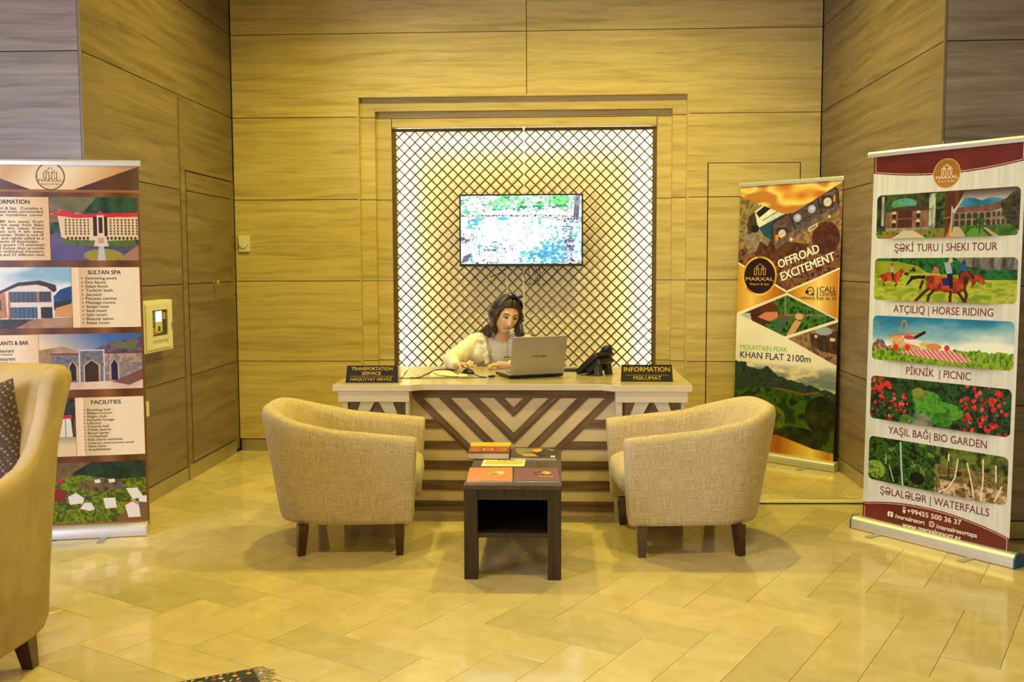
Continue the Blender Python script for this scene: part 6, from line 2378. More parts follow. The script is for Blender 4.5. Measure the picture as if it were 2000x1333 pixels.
def desk_sign(label, x0, x1, y, lines, rz=0.0):
    r = thing('desk_sign', label, 'sign', ((x0 + x1) / 2, y, ZD), 0, 'black and gold desk signs')
    h = 0.100
    ln = 0.034

    def SF(a, b, o_):
        k = a / (x1 - x0)
        ins = 0.006 * b / h
        xx = x0 + ins + (x1 - x0 - 2 * ins) * k
        return (xx, y + ln * b / h - o_, ZD + b)
    w = x1 - x0
    mb = MB()
    mb.prism([(0, 0.0005), (w, 0.0005), (w, h), (0, h)], SF, 0.0, -0.004)
    pl_ = mb.build('plate', mat('black_plate', (0.018, 0.013, 0.007), 0.25), r)
    mb = MB()
    mb.add([(x0, y + 0.082, ZD + 0.0005), (x1 + 0.006, y + 0.082, ZD + 0.0005), (x1, y + 0.036, ZD + h), (x0 + 0.006, y + 0.036, ZD + h),
            (x0, y + 0.078, ZD + 0.0005), (x1 + 0.006, y + 0.078, ZD + 0.0005), (x1, y + 0.034, ZD + h - 0.003), (x0 + 0.006, y + 0.034, ZD + h - 0.003)],
           [(0, 1, 2, 3), (7, 6, 5, 4), (0, 4, 5, 1), (1, 5, 6, 2), (2, 6, 7, 3), (3, 7, 4, 0)])
    o = mb.build('back_plate', M['acrylic'], r)
    o['label'] = 'clear acrylic back plate'
    L_ = [(t, w * a, w * b, c, d, (214, 176, 48), e) for (t, a, b, c, d, e) in lines]
    lettering(L_, SF, 'lettering', pl_, 0.0006)
    mb = MB()
    mb.prism(rect(w * 0.08, w * 0.92, 0.0375, 0.0392), SF, 0.0001, 0.0007)
    mb.build('rule', ink((186, 150, 40)), pl_)
    return r


desk_sign('black desk sign reading transportation service, at the left end of the desk', -1.272, -0.955, 5.858,
          [('TRANSPORTATION', 0.09, 0.90, 0.073, 0.0180, 0.012), ('SERVICE', 0.30, 0.67, 0.046, 0.0180, 0.012), ('NƏQLİYYAT SERVİSİ', 0.09, 0.88, 0.013, 0.0165, 0.0)])
desk_sign('black desk sign reading information, at the right end of the desk', 0.372, 0.682, 5.930,
          [('INFORMATION', 0.05, 0.955, 0.060, 0.026, 0.014), ('MƏLUMAT', 0.24, 0.78, 0.012, 0.021, 0.0)])

# telephone seen from behind
ph = thing('desk_phone', 'black office desk phone seen from behind, left of the information sign', 'telephone', (0.24, 6.33, ZD))
g_ = Vector((-0.80, 0.60)).normalized()
w_ = Vector((0.60, 0.80)).normalized()
w_ = Vector((-g_.y, g_.x)) * -1
PT = radians(38)
PC = Vector((0.232, 6.330))


def PH(a, b, c):
    """a across, b from the low front edge up the face (-.1..+.1), c out of the face (towards the user)"""
    bb = b * cos(PT) + c * sin(PT) * 0
    x = PC + w_ * a + g_ * (-b * cos(PT)) + g_ * (c * sin(PT))
    z = 0.074 + b * sin(PT) + c * cos(PT)
    return (x.x, x.y, ZD + z)


mb = MB()
mb.prism(rounded(0.20, 0.205, 0.015, 4, -0.10, -0.1025), lambda a, b, d: PH(a, b, d), -0.012, 0.016)
mb.build('body', M['black'], ph, bevel=0.003, smooth=True)
mb = MB()
mb.prism(rounded(0.155, 0.130, 0.012, 4, -0.0775, -0.045), lambda a, b, d: PH(a, b, d), -0.052, -0.011)
mb.build('rear_housing', M['black'], ph, bevel=0.004, smooth=True)
mb = MB()
hs_ = [PH(0.062, -0.105, 0.026), PH(0.062, -0.085, 0.040), PH(0.062, -0.045, 0.038), PH(0.062, 0.04, 0.038), PH(0.062, 0.085, 0.042), PH(0.062, 0.118, 0.028)]
mb.tube(hs_, [0.020, 0.027, 0.019, 0.019, 0.028, 0.024], 14)
mb.build('handset', M['black'], ph, smooth='all')
mb = MB()
mb.prism(rect(-0.08, 0.02, 0.03, 0.08), lambda a, b, d: PH(a, b, d), 0.016, 0.018)
mb.build('display', M['black_matte'], ph)
olive = mat('smoky_plastic_foot', (0.060, 0.056, 0.03), 0.25, coat=0.5)
for a in (-0.055, 0.055):
    mb = MB()
    p0 = Vector(PH(a - 0.020, 0.03, -0.012))
    p1 = Vector(PH(a + 0.020, 0.03, -0.012))
    p2 = Vector(PH(a - 0.022, 0.075, -0.012))
    p3 = Vector(PH(a + 0.022, 0.075, -0.012))
    q = [Vector((p.x - g_.x * 0.02, p.y - g_.y * 0.02, ZD + 0.0006)) for p in (p0, p1, p3, p2)]
    mb.add([tuple(v) for v in (p0, p1, p3, p2)] + [tuple(v) for v in q], [(0, 1, 2, 3), (7, 6, 5, 4), (0, 4, 5, 1), (1, 5, 6, 2), (2, 6, 7, 3), (3, 7, 4, 0)])
    mb.build('stand_foot', olive, ph, bevel=0.003)
mb = MB()
a0 = Vector(PH(-0.04, 0.05, -0.012))
a1 = Vector(PH(0.04, 0.05, -0.012))
mb.tube([(a0.x, a0.y, ZD + 0.035), (a1.x, a1.y, ZD + 0.035)], 0.010, 8)
mb.build('stand_bar', olive, ph)
cable('phone_cable', 'black phone cable lying on the desk behind the laptop', [(0.16, 6.44), (0.13, 6.47), (0.09, 6.485), (0.04, 6.48), (0.01, 6.47)], 0.003)

# office chair behind the desk
oc = thing('office_chair', 'brown upholstered chair behind the desk, its corner beside the woman\'s shoulder', 'chair', (-0.36, 7.22, 0))
cf = mat('taupe_chair_fabric', (0.22, 0.16, 0.09), 0.8)
mb = MB()
mb.box(-0.60, -0.172, 7.20, 7.26, 0.55, 1.005)
mb.build('backrest', cf, oc, bevel=0.02, smooth=True, segs=3)
mb = MB()
mb.box(-0.60, -0.15, 6.87, 7.19, 0.40, 0.452)
mb.build('seat', cf, oc, bevel=0.02, smooth=True, segs=3)
for lx in (-0.575, -0.175):
    for ly in (6.90, 7.22):
        mb = MB()
        mb.tube([(lx, ly, 0.40), (lx + (0.02 if lx > -0.3 else -0.02), ly, 0.001)], [0.018, 0.013], 10)
        mb.build('leg', M['wenge'], oc, smooth=True)
for lx in (-0.56, -0.19):
    mb = MB()
    mb.box(lx - 0.015, lx + 0.015, 7.215, 7.245, 0.40, 0.60)
    mb.build('back_post', M['wenge'], oc)

# ------------------------------------------------------------------ the receptionist
wo = thing('person', 'woman with dark hair in white blouse seated behind the desk, hand on a mouse', 'person', (-0.40, 6.98, 0.0))


def evaluated(o):
    dg_ = bpy.context.evaluated_depsgraph_get()
    me = bpy.data.meshes.new_from_object(o.evaluated_get(dg_))
    vs = [tuple(o.matrix_world @ v.co) for v in me.vertices]
    fs = [tuple(p.vertices) for p in me.polygons]
    bpy.data.meshes.remove(me)
    return vs, fs


def skin(verts, edges, radii, root, sub=2):
    me = bpy.data.meshes.new('sk')
    me.from_pydata(verts, edges, [])
    o = bpy.data.objects.new('sk', me)
    COL.objects.link(o)
    md = o.modifiers.new('s', 'SKIN')
    md.use_smooth_shade = True
    lay = me.skin_vertices[0].data
    for i, r in enumerate(radii):
        lay[i].radius = (r, r) if not isinstance(r, tuple) else r
        lay[i].use_root = (i == root)
    sb = o.modifiers.new('u', 'SUBSURF')
    sb.levels = sub
    sb.render_levels = sub
    bpy.context.view_layer.update()
    vs, fs = evaluated(o)
    bpy.data.objects.remove(o)
    bpy.data.meshes.remove(me)
    return vs, fs


def chain(rows, sub=2):
    """rows: list of (points, radii) each its own chain"""
    V_, F_ = [], []
    for pts, rad in rows:
        vs, fs = skin([tuple(p) for p in pts], [(i, i + 1) for i in range(len(pts) - 1)], rad, 0, sub)
        n = len(V_)
        V_ += vs
        F_ += [tuple(i + n for i in f) for f in fs]
    return V_, F_


def remeshed(vs, fs, voxel, smooth_it=2):
    me = bpy.data.meshes.new('rm')
    me.from_pydata(vs, [], fs)
    o = bpy.data.objects.new('rm', me)
    COL.objects.link(o)
    md = o.modifiers.new('r', 'REMESH')
    md.mode = 'VOXEL'
    md.voxel_size = voxel
    md.use_smooth_shade = True
    if smooth_it:
        s_ = o.modifiers.new('m', 'SMOOTH')
        s_.iterations = smooth_it
        s_.factor = 0.5
    bpy.context.view_layer.update()
    a, b = evaluated(o)
    bpy.data.objects.remove(o)
    bpy.data.meshes.remove(me)
    return a, b


# head, modelled in its own frame: +x her left, -y face forward, z up; unit = half head height
HC = Vector((-0.360, 6.825, 1.153))
HS = 1.09
HR = Matrix.Rotation(radians(23), 3, 'Z') @ Matrix.Rotation(radians(11), 3, 'X') @ Matrix.Rotation(radians(9), 3, 'Y')


def gauss(x, y, cx, cy, sx, sy):
    return math.exp(-((x - cx) / sx) ** 2 - ((y - cy) / sy) ** 2)


def head_surface(th, ph):
    """th azimuth from the face direction, ph latitude"""
    dx, dy, dz = sin(th) * cos(ph), -cos(th) * cos(ph), sin(ph)
    x, y, z = 0.081 * dx, 0.094 * dy, 0.112 * dz
    # jaw taper
    if z < 0:
        k = min(1, -z / 0.112)
        x *= 1 - 0.42 * k ** 1.6
        if y < 0:
            y = y * (1 - 0.16 * k ** 2)
        else:
            y *= 1 - 0.45 * k
    if z > 0.03 and y > 0:
        y *= 1.06
    if y < 0:
        f = 1.0
        # flat face front
        y += 0.010 * gauss(x, z, 0, 0.02, 0.09, 0.12) * 0.6
        # nose
        t = (0.018 - z) / 0.062
        if -0.1 < t < 1.15:
            w = 0.008 + 0.008 * max(0, min(1, t))
            prof = 0.004 + 0.021 * max(0, min(1, t)) if t <= 1 else 0.025 * max(0, 1 - (t - 1) / 0.15)
            y -= prof * math.exp(-(x / w) ** 2)
        y -= 0.006 * gauss(x, z, 0.012, -0.040, 0.007, 0.007) + 0.006 * gauss(x, z, -0.012, -0.040, 0.007, 0.007)
        # eye sockets, brows, cheeks
        for s in (-1, 1):
            y += 0.0105 * gauss(x, z, s * 0.031, 0.004, 0.018, 0.011)
            y -= 0.0045 * gauss(x, z, s * 0.030, 0.026, 0.022, 0.008)
            y -= 0.006 * gauss(x, z, s * 0.042, -0.028, 0.022, 0.022)
        # lips and chin
        y -= 0.0055 * gauss(x, z, 0, -0.063, 0.024, 0.0055) + 0.006 * gauss(x, z, 0, -0.0735, 0.020, 0.0055)
        y += 0.0035 * gauss(x, z, 0, -0.0685, 0.024, 0.0022)
        y += 0.005 * gauss(x, z, 0, -0.083, 0.022, 0.006)
        y -= 0.011 * gauss(x, z, 0, -0.100, 0.020, 0.013)
    return Vector((x, y, z))


nu, nv = 96, 84
hv, hf = [], []
for j in range(nv + 1):
    ph_ = -pi / 2 + pi * j / nv
    for i in range(nu):
        hv.append(tuple(HC + HR @ head_surface(2 * pi * i / nu, ph_) * HS))
for j in range(nv):
    for i in range(nu):
        i2 = (i + 1) % nu
        hf.append((j * nu + i, j * nu + i2, (j + 1) * nu + i2, (j + 1) * nu + i))
H = lambda x, y, z: tuple(HC + HR @ Vector((x, y, z)) * HS)
body = MB()
body.add(hv, hf)
for s in (-1, 1):
    body.ellipsoid(H(s * 0.078, 0.012, -0.008), (0.006, 0.016, 0.028), 12, 10, HR @ Matrix.Rotation(radians(-12), 3, 'X'))
    body.ellipsoid(H(s * 0.080, 0.020, 0.004), (0.008, 0.010, 0.016), 10, 8, HR)
sets = []
nb = Vector((-0.400, 6.935, 1.02))
sets.append(([H(0, 0.030, -0.03), H(0, 0.034, -0.085), (-0.392, 6.905, 1.035), (-0.400, 6.935, 0.985), (-0.402, 6.96, 0.93)], [0.052, 0.047, 0.048, 0.060, 0.085]))
# torso under the blouse, hips and thighs on the seat
sets.append(([(-0.402, 6.955, 0.955), (-0.400, 6.975, 0.86), (-0.395, 7.02, 0.72), (-0.39, 7.07, 0.58), (-0.385, 7.08, 0.54)], [0.085, 0.100, 0.095, 0.120, 0.115]))
shR, shL = Vector((-0.560, 6.95, 0.975)), Vector((-0.235, 6.95, 0.965))
elR, elL = Vector((-0.735, 6.735, 0.850)), Vector((-0.130, 6.74, 0.852))
wrR, wrL = Vector((-0.672, 6.505, 0.840)), Vector((-0.345, 6.640, 0.830))
sets.append(([(-0.42, 6.955, 0.965), shR, (shR + elR) / 2, elR, (elR + wrR) / 2, wrR], [0.055, 0.048, 0.040, 0.034, 0.030, 0.022]))
sets.append(([(-0.38, 6.955, 0.960), shL, (shL + elL) / 2, elL, (elL + wrL) / 2, wrL], [0.055, 0.048, 0.040, 0.034, 0.030, 0.021]))
for s in (-1, 1):
    sets.append(([(-0.385 + s * 0.03, 7.07, 0.545), (-0.385 + s * 0.09, 7.00, 0.555), (-0.38 + s * 0.10, 6.76, 0.55), (-0.38 + s * 0.10, 6.60, 0.535), (-0.38 + s * 0.10, 6.585, 0.30), (-0.38 + s * 0.10, 6.60, 0.10)], [0.085, 0.085, 0.070, 0.055, 0.048, 0.036]))
    sets.append(([(-0.38 + s * 0.10, 6.61, 0.09), (-0.38 + s * 0.10, 6.58, 0.05), (-0.38 + s * 0.10, 6.47, 0.030)], [0.036, 0.034, 0.026]))
vs, fs = chain(sets)
body.add(vs, fs)
# right hand resting over the mouse: palm and five fingers
dR = Vector((0.100, -0.150, 0)).normalized()
sR = Vector((dR.y, -dR.x, 0))       # towards the thumb (screen right is her left)
sR = -sR if sR.x < 0 else sR
palm0 = wrR + Vector((0, 0, 0.0))
kn = wrR + dR * 0.085 + Vector((0, 0, 0.012))
hand = [([wrR - dR * 0.03, wrR + dR * 0.04 + Vector((0, 0, 0.006)), kn], [0.024, (0.030, 0.019), (0.036, 0.016)])]
for k, (off_, ln, dz, spread) in enumerate(((0.033, 0.074, 0.002, 0.012), (0.012, 0.084, 0.006, 0.004), (-0.010, 0.078, 0.004, -0.006), (-0.031, 0.060, -0.006, -0.016))):
    b0 = wrR + dR * 0.060 + sR * off_ * 0.8 + Vector((0, 0, 0.010))
    b1 = kn + sR * off_ + dR * 0.010 + Vector((0, 0, 0.004 + dz))
    b2 = b1 + dR * ln * 0.46 + sR * spread * 0.5 + Vector((0, 0, -0.004))
    b3 = b2 + dR * ln * 0.32 + sR * spread * 0.3 + Vector((0, 0, -0.009))
    b4 = b3 + dR * ln * 0.20 + Vector((0, 0, -0.006))
    hand.append(([b0, b1, b2, b3, b4], [0.0112, 0.0106, 0.0094, 0.0084, 0.0070]))
t0 = wrR + dR * 0.022 + sR * 0.018
hand.append(([t0, t0 + dR * 0.028 + sR * 0.020 + Vector((0, 0, -0.006)), t0 + dR * 0.058 + sR * 0.026 + Vector((0, 0, -0.012)), t0 + dR * 0.080 + sR * 0.024 + Vector((0, 0, -0.014))], [0.012, 0.0115, 0.0095, 0.0075]))
# left hand lying on the desk by the laptop
dL = Vector((-1.0, -0.12, 0)).normalized()
sL = Vector((0, -1, 0))             # thumb side towards her body is +y; fingers fan to -y
hand.append(([wrL - dL * 0.04, wrL + dL * 0.02, wrL + dL * 0.075 + Vector((0, -0.004, -0.001))], [0.022, (0.020, 0.026), (0.017, 0.032)]))
for k, (off_, ln, sp) in enumerate(((-0.026, 0.066, -0.006), (-0.009, 0.074, 0.000), (0.010, 0.068, 0.008), (0.028, 0.054, 0.018))):
    b0 = wrL + dL * 0.050 + sL * off_ * 0.8
    b1 = wrL + dL * 0.080 + sL * off_ + Vector((0, 0, 0.002))
    b2 = b1 + dL * ln * 0.42 + sL * sp * 0.6 + Vector((0, 0, -0.003))
    b3 = b2 + dL * ln * 0.22 + sL * sp + Vector((0, 0, -0.010))
    b4 = b3 + dL * ln * 0.12 + sL * sp * 0.4 + Vector((0, 0, -0.007))
    hand.append(([b0, b1, b2, b3, b4], [0.0112, 0.0106, 0.0096, 0.0086, 0.0070]))
t0 = wrL + dL * 0.020 - sL * 0.014
hand.append(([t0, t0 + dL * 0.026 - sL * 0.018, t0 + dL * 0.050 - sL * 0.022 + Vector((0, 0, -0.006)), t0 + dL * 0.068 - sL * 0.018 + Vector((0, 0, -0.010))], [0.0115, 0.011, 0.0092, 0.0075]))
vs, fs = chain(hand)
vs = [(x, y, max(z, ZD + 0.0015)) if y < 6.84 else (x, y, z) for x, y, z in vs]
body.add(vs, fs)
vs, fs = remeshed(body.v, body.f, 0.0038, 2)


def skin_mat():
    m = mat('warm_skin', (0.66, 0.40, 0.23), 0.45, spec=0.4)
    b = m.node_tree.nodes['Principled BSDF']
    b.inputs['Subsurface Weight'].default_value = 0.15
    b.inputs['Subsurface Radius'].default_value = (0.01, 0.004, 0.002)
    b.inputs['Subsurface Scale'].default_value = 0.6
    return m


M['skin'] = skin_mat()
mb = MB()
mb.add(vs, fs)
bd_ = mb.build('body', M['skin'], wo, smooth='all')


def face_patch(name, outline, m, lift=0.0008, n=5, parent=bd_, label=None):
    """thin patch following the head surface; outline in face (x,z)"""
    from mathutils.geometry import tessellate_polygon

    def surf(x, z):
        best = None
        # invert by sampling: march from the front
        ph0 = math.asin(max(-1, min(1, z / 0.112)))
        lo, hi = -1.4, 1.4
        for _ in range(26):
            mid = (lo + hi) / 2
            p = head_surface(mid, ph0)
            if p.x < x:
                lo = mid
            else:
                hi = mid
        return head_surface((lo + hi) / 2, ph0)
    cx = sum(p[0] for p in outline) / len(outline)
    cz = sum(p[1] for p in outline) / len(outline)
    rings = []
    for k in range(n + 1):
        f = k / n
        rings.append([(cx + (x - cx) * f, cz + (z - cz) * f) for x, z in outline])
    mb = MB()
    N_ = len(outline)
    for rg_ in rings:
        for (x, z) in rg_:
            p = surf(x, z)
            mb.v.append(H(p.x, p.y - lift, p.z))
    for k in range(n):
        for i in range(N_):
            i2 = (i + 1) % N_
            mb.f.append((k * N_ + i, k * N_ + i2, (k + 1) * N_ + i2, (k + 1) * N_ + i))
            mb.m.append(0)
    o = mb.build(name, m, parent, smooth='all')
    if label:
        o['label'] = label
    return o


lipm = mat('lips', (0.52, 0.20, 0.14), 0.4)
browm = mat('brow', (0.035, 0.018, 0.010), 0.8)
face_patch('lips', [(-0.029, -0.0640), (-0.015, -0.0615), (-0.004, -0.0595), (0, -0.0605), (0.004, -0.0595), (0.015, -0.0615), (0.029, -0.0640), (0.018, -0.0735), (0.007, -0.0770), (-0.007, -0.0770), (-0.018, -0.0735)], lipm, 0.0016)
face_patch('mouth_line', [(-0.029, -0.0638), (-0.012, -0.0668), (0.012, -0.0668), (0.029, -0.0638), (0.012, -0.0684), (-0.012, -0.0684)], mat('mouth_line', (0.15, 0.035, 0.03), 0.6), 0.0026, 3)
for s in (-1, 1):
    face_patch('eyebrow', [(s * 0.013, 0.0215), (s * 0.025, 0.0285), (s * 0.040, 0.0285), (s * 0.053, 0.0185), (s * 0.040, 0.0235), (s * 0.025, 0.0230), (s * 0.014, 0.0165)], browm, 0.0016)
    face_patch('eye', [(s * 0.0165, 0.0015), (s * 0.023, 0.0068), (s * 0.031, 0.0085), (s * 0.040, 0.0060), (s * 0.046, 0.0005), (s * 0.038, -0.0035), (s * 0.029, -0.0045), (s * 0.021, -0.0025)], mat('eye_white', (0.60, 0.52, 0.44), 0.25), 0.0014)
    face_patch('iris', [(s * 0.0 + s * 0.030 + 0.0048 + 0.0050 * cos(t * pi / 6), -0.0002 + 0.0050 * sin(t * pi / 6)) for t in range(12)], mat('iris', (0.030, 0.014, 0.008), 0.1), 0.0022, 3)
    face_patch('eyelashes', [(s * 0.0155, 0.0015), (s * 0.023, 0.0075), (s * 0.031, 0.0098), (s * 0.040, 0.0075), (s * 0.0495, 0.0010), (s * 0.046, 0.0012), (s * 0.039, 0.0050), (s * 0.031, 0.0068), (s * 0.023, 0.0045)], browm, 0.0026, 2)
    face_patch('lower_lashes', [(s * 0.021, -0.0025), (s * 0.029, -0.0040), (s * 0.040, -0.0028), (s * 0.045, 0.000), (s * 0.040, -0.0045), (s * 0.029, -0.0058)], browm, 0.0020, 2)

# hair ----------------------------------------------------------------
hair_m = bpy.data.materials.new('dark_brown_hair')
hair_m.use_nodes = True
hn = hair_m.node_tree
hb = hn.nodes['Principled BSDF']
hb.inputs['Roughness'].default_value = 0.48
hb.inputs['Specular IOR Level'].default_value = 0.45
ht = hn.nodes.new('ShaderNodeTexCoord')
hm = hn.nodes.new('ShaderNodeMapping')
hm.inputs['Scale'].default_value = (160, 160, 9)
hnz = hn.nodes.new('ShaderNodeTexNoise')
hnz.inputs['Scale'].default_value = 1
hcr = hn.nodes.new('ShaderNodeValToRGB')
hcr.color_ramp.elements[0].position = 0.35
hcr.color_ramp.elements[0].color = (0.010, 0.005, 0.003, 1)
hcr.color_ramp.elements[1].position = 0.70
hcr.color_ramp.elements[1].color = (0.060, 0.026, 0.010, 1)
hn.links.new(ht.outputs['Object'], hm.inputs['Vector'])
hn.links.new(hm.outputs[0], hnz.inputs['Vector'])
hn.links.new(hnz.outputs[0], hcr.inputs[0])
hn.links.new(hcr.outputs[0], hb.inputs['Base Color'])
hair = MB()
# scalp cap with a parted hairline
bd_ = [q for q in wo.children if q.name.startswith('body')][0]
capv, capf = [], []
NU, NV = 72, 30
for j in range(NV + 1):
    for i in range(NU):
        th_ = 2 * pi * i / NU
        # lowest latitude of the hair at this azimuth (0 = face)
        a = abs(((th_ + pi) % (2 * pi)) - pi)
        low = 0.62 - 0.10 * abs(sin(a * 1.3)) if a < 0.62 else (0.62 - 0.10 * abs(sin(0.8)) - (a - 0.62) * 1.55)
        low = max(low, -0.75)
        ph_ = low + (pi / 2 - low) * j / NV
        dx, dy, dz = sin(th_) * cos(ph_), -cos(th_) * cos(ph_), sin(ph_)
        base = head_surface(th_, ph_)
        lift = 0.012 + 0.010 * smooth((j / NV) * 2) + 0.006 * smooth((a - 1.0) / 1.0)
        if j == 0:
            lift = 0.001
        part = 0.007 * math.exp(-((base.x - 0.004) / 0.004) ** 2) * (dz > 0.3) * (dy < 0.2)
        nrm = Vector((dx / 0.077, dy / 0.094, dz / 0.112)).normalized()
        p = base + nrm * (lift - part)
        capv.append(H(*p))
for j in range(NV):
    for i in range(NU):
        i2 = (i + 1) % NU
        capf.append((j * NU + i, j * NU + i2, (j + 1) * NU + i2, (j + 1) * NU + i))
nc = len(capv)
inner = []
for i_, p_ in enumerate(capv):
    v_ = Vector(p_)
    inner.append(tuple(HC + (v_ - HC) * 0.86))
capv += inner
capf += [tuple(nc + i_ for i_ in f_[::-1]) for f_ in capf]
capf += [(i_, nc + i_, nc + (i_ + 1) % NU, (i_ + 1) % NU) for i_ in range(NU)]
hair.add(capv, capf)
rh = random.Random(11)
TOPS = []


def lock(side, t, r0=0.011):
    """t 0 front .. 1 back, hanging from the temple line to the shoulders"""
    az = side * (0.95 + t * 1.9)
    ph_ = 0.55 - 0.1 * t
    b = head_surface(az, ph_)
    dx, dy, dz = sin(az) * cos(ph_), -cos(az) * cos(ph_), sin(ph_)
    nrm = Vector((dx / 0.077, dy / 0.094, dz / 0.112)).normalized()
    P0 = b + nrm * 0.012
    b2 = head_surface(az, 0.0)
    P1 = Vector((b2.x, b2.y, b2.z)) + Vector((dx, dy, 0)).normalized() * (0.020 + rh.uniform(0, 0.006))
    w0, w1 = Vector(H(*P0)), Vector(H(*P1))
    # free-hanging ends in world space
    if side < 0:
        tx = -0.535 + 0.120 * (1 - t) * 0.9 + rh.uniform(-0.016, 0.016) + 0.05 * t * 0
        ty = 6.80 + 0.13 * t + rh.uniform(-0.01, 0.01)
        tz = 1.022 + 0.02 * sin(t * 9) + rh.uniform(-0.004, 0.008)
        flip = Vector((-0.026, 0.0, 0.014))
        mid = Vector((-0.478 + 0.04 * (1 - t), ty, 1.09))
    else:
        tx = -0.255 - 0.035 * (1 - t) + rh.uniform(-0.012, 0.012)
        ty = 6.80 + 0.12 * t + rh.uniform(-0.01, 0.01)
        tz = 1.020 + rh.uniform(-0.015, 0.025)
        flip = Vector((0.028, 0.0, 0.010))
        mid = Vector((-0.268 - 0.010 * (1 - t), ty, 1.09))
    end = Vector((tx, ty, tz))
    pts = [w0, (w0 + w1) / 2 + (w1 - w0).cross(Vector((0, 0, 0))) , w1, (w1 + mid) / 2 + Vector((0, 0, 0)), mid, (mid + end) / 2 + Vector((rh.uniform(-.005, .005), 0, 0)), end, end + flip * rh.uniform(0.4, 1.0)]
    # smooth spline
    out = []
    for i in range(len(pts) - 1):
        p0, p1, p2, p3 = pts[max(i - 1, 0)], pts[i], pts[i + 1], pts[min(i + 2, len(pts) - 1)]
        for k in range(3):
            q = k / 3
            out.append(0.5 * ((2 * p1) + (-p0 + p2) * q + (2 * p0 - 5 * p1 + 4 * p2 - p3) * q * q + (-p0 + 3 * p1 - 3 * p2 + p3) * q ** 3))
    out.append(pts[-1])
    n = len(out)
    hair.tube(out, [r0 * (0.55 + 0.6 * sin(pi * min(1, (i + 1) / n * 1.05)) * 1.0) * (1 if i < n - 3 else (n - i) / 4.5 + 0.12) for i in range(n)], 7)


for side in (-1, 1):
    for k in range(34):
        lock(side, (k + 0.5) / 34, 0.0125 if k % 2 else 0.011)
    for k in range(10):
        lock(side, rh.random(), 0.0065)
hv2, hf2 = remeshed(hair.v, hair.f, 0.0036, 2)
hair = MB()
hair.add(hv2, hf2)
hair.build('hair', hair_m, bd_, smooth='all')

# navy headband with a bow
navy = mat('navy_scarf', (0.018, 0.018, 0.075), 0.55, noise=0.3, nscale=60)
hbm = MB()
n = 40
vs, fs = [], []
for i in range(n + 1):
    a = radians(-82) + radians(160) * i / n
    sink = 0.016 * smooth((abs(a) - radians(48)) / radians(30))
    for k, (w, l) in enumerate(((-0.016, 0.016), (-0.010, 0.026), (0.0, 0.029), (0.010, 0.026), (0.016, 0.016))):
        R0 = Vector((0.081 * sin(a), 0, 0.112 * cos(a)))
        nr = Vector((sin(a), 0, cos(a)))
        tw = 0.003 * sin(a * 9 + k)
        p = R0 + nr * (l + tw - sink) + Vector((0, -0.030 + w * 1.25, 0))
        vs.append(H(*p))
for i in range(n):
    for k in range(4):
        fs.append((i * 5 + k, i * 5 + k + 1, (i + 1) * 5 + k + 1, (i + 1) * 5 + k))
hbm.add(vs, fs)
bc = Vector((0.018, -0.042, 0.143))
for s, ang in ((-1, 8), (1, -20)):
    hbm.ellipsoid(H(*(bc + Vector((s * 0.028, 0, 0.001 - 0.007 * (s > 0))))), (0.028, 0.012, 0.011), 14, 8, HR @ Matrix.Rotation(radians(ang), 3, 'Y'))
hbm.ellipsoid(H(*bc), (0.009, 0.013, 0.012), 12, 8, HR)
hb_ = hbm.build('headband', navy, wo, smooth='all')
hs2 = MB()
hs2.tube([H(-0.079, -0.052, 0.070), H(-0.068, -0.056, 0.096), H(-0.050, -0.058, 0.118)], 0.0016, 6)
hs2.ellipsoid(H(-0.022, -0.052, 0.1440), (0.012, 0.004, 0.003), 10, 6, HR)
hs2.ellipsoid(H(0.018, -0.054, 0.148), (0.003, 0.004, 0.008), 8, 6, HR)
o = hs2.build('band_print', mat('pale_scarf_print', (0.75, 0.68, 0.50), 0.5), hb_, smooth='all')
o['label'] = 'pale lines on the headband'
o['kind'] = 'stuff'

# blouse ----------------------------------------------------------------
bl = []
bl.append(([(-0.398, 6.950, 1.002), (-0.400, 6.955, 0.965), (-0.400, 6.965, 0.93), (-0.400, 6.985, 0.84), (-0.395, 7.02, 0.72), (-0.39, 7.06, 0.60)], [(0.105, 0.058), (0.12, 0.085), (0.125, 0.10), (0.128, 0.105), (0.125, 0.11), (0.145, 0.13)]))
bl.append(([(-0.435, 6.955, 0.960), shR + Vector((-0.012, 0, 0.0)), (shR + elR) / 2 + Vector((-0.012, -0.01, -0.01)), elR + Vector((-0.005, 0.0, 0.006)), (elR + wrR) / 2 + Vector((-0.008, 0, 0.008)), wrR * 0.8 + elR * 0.2 + Vector((-0.008, 0, 0.006)), wrR + (elR - wrR) * 0.10 + Vector((0, 0, 0.004))], [0.062, 0.068, 0.066, 0.060, 0.056, 0.046, 0.028]))
bl.append(([(-0.365, 6.955, 0.955), shL + Vector((0.012, 0, 0)), (shL + elL) / 2 + Vector((0.012, -0.01, -0.01)), elL + Vector((0.005, 0, 0.005)), (elL + wrL) / 2 + Vector((0.0, 0, 0.004)), wrL + (elL - wrL) * 0.30 + Vector((0, 0, 0.003))], [0.062, 0.066, 0.060, 0.052, 0.044, 0.031]))
bl.append(([(-0.50, 6.95, 0.945), (-0.56, 6.90, 0.90), (-0.590, 6.875, 0.82)], [0.072, 0.078, 0.074]))
bl.append(([(-0.32, 6.95, 0.94), (-0.24, 6.91, 0.90), (-0.20, 6.87, 0.85)], [0.065, 0.065, 0.055]))
bv, bf = chain(bl)
bv, bf = remeshed(bv, bf, 0.006, 3)
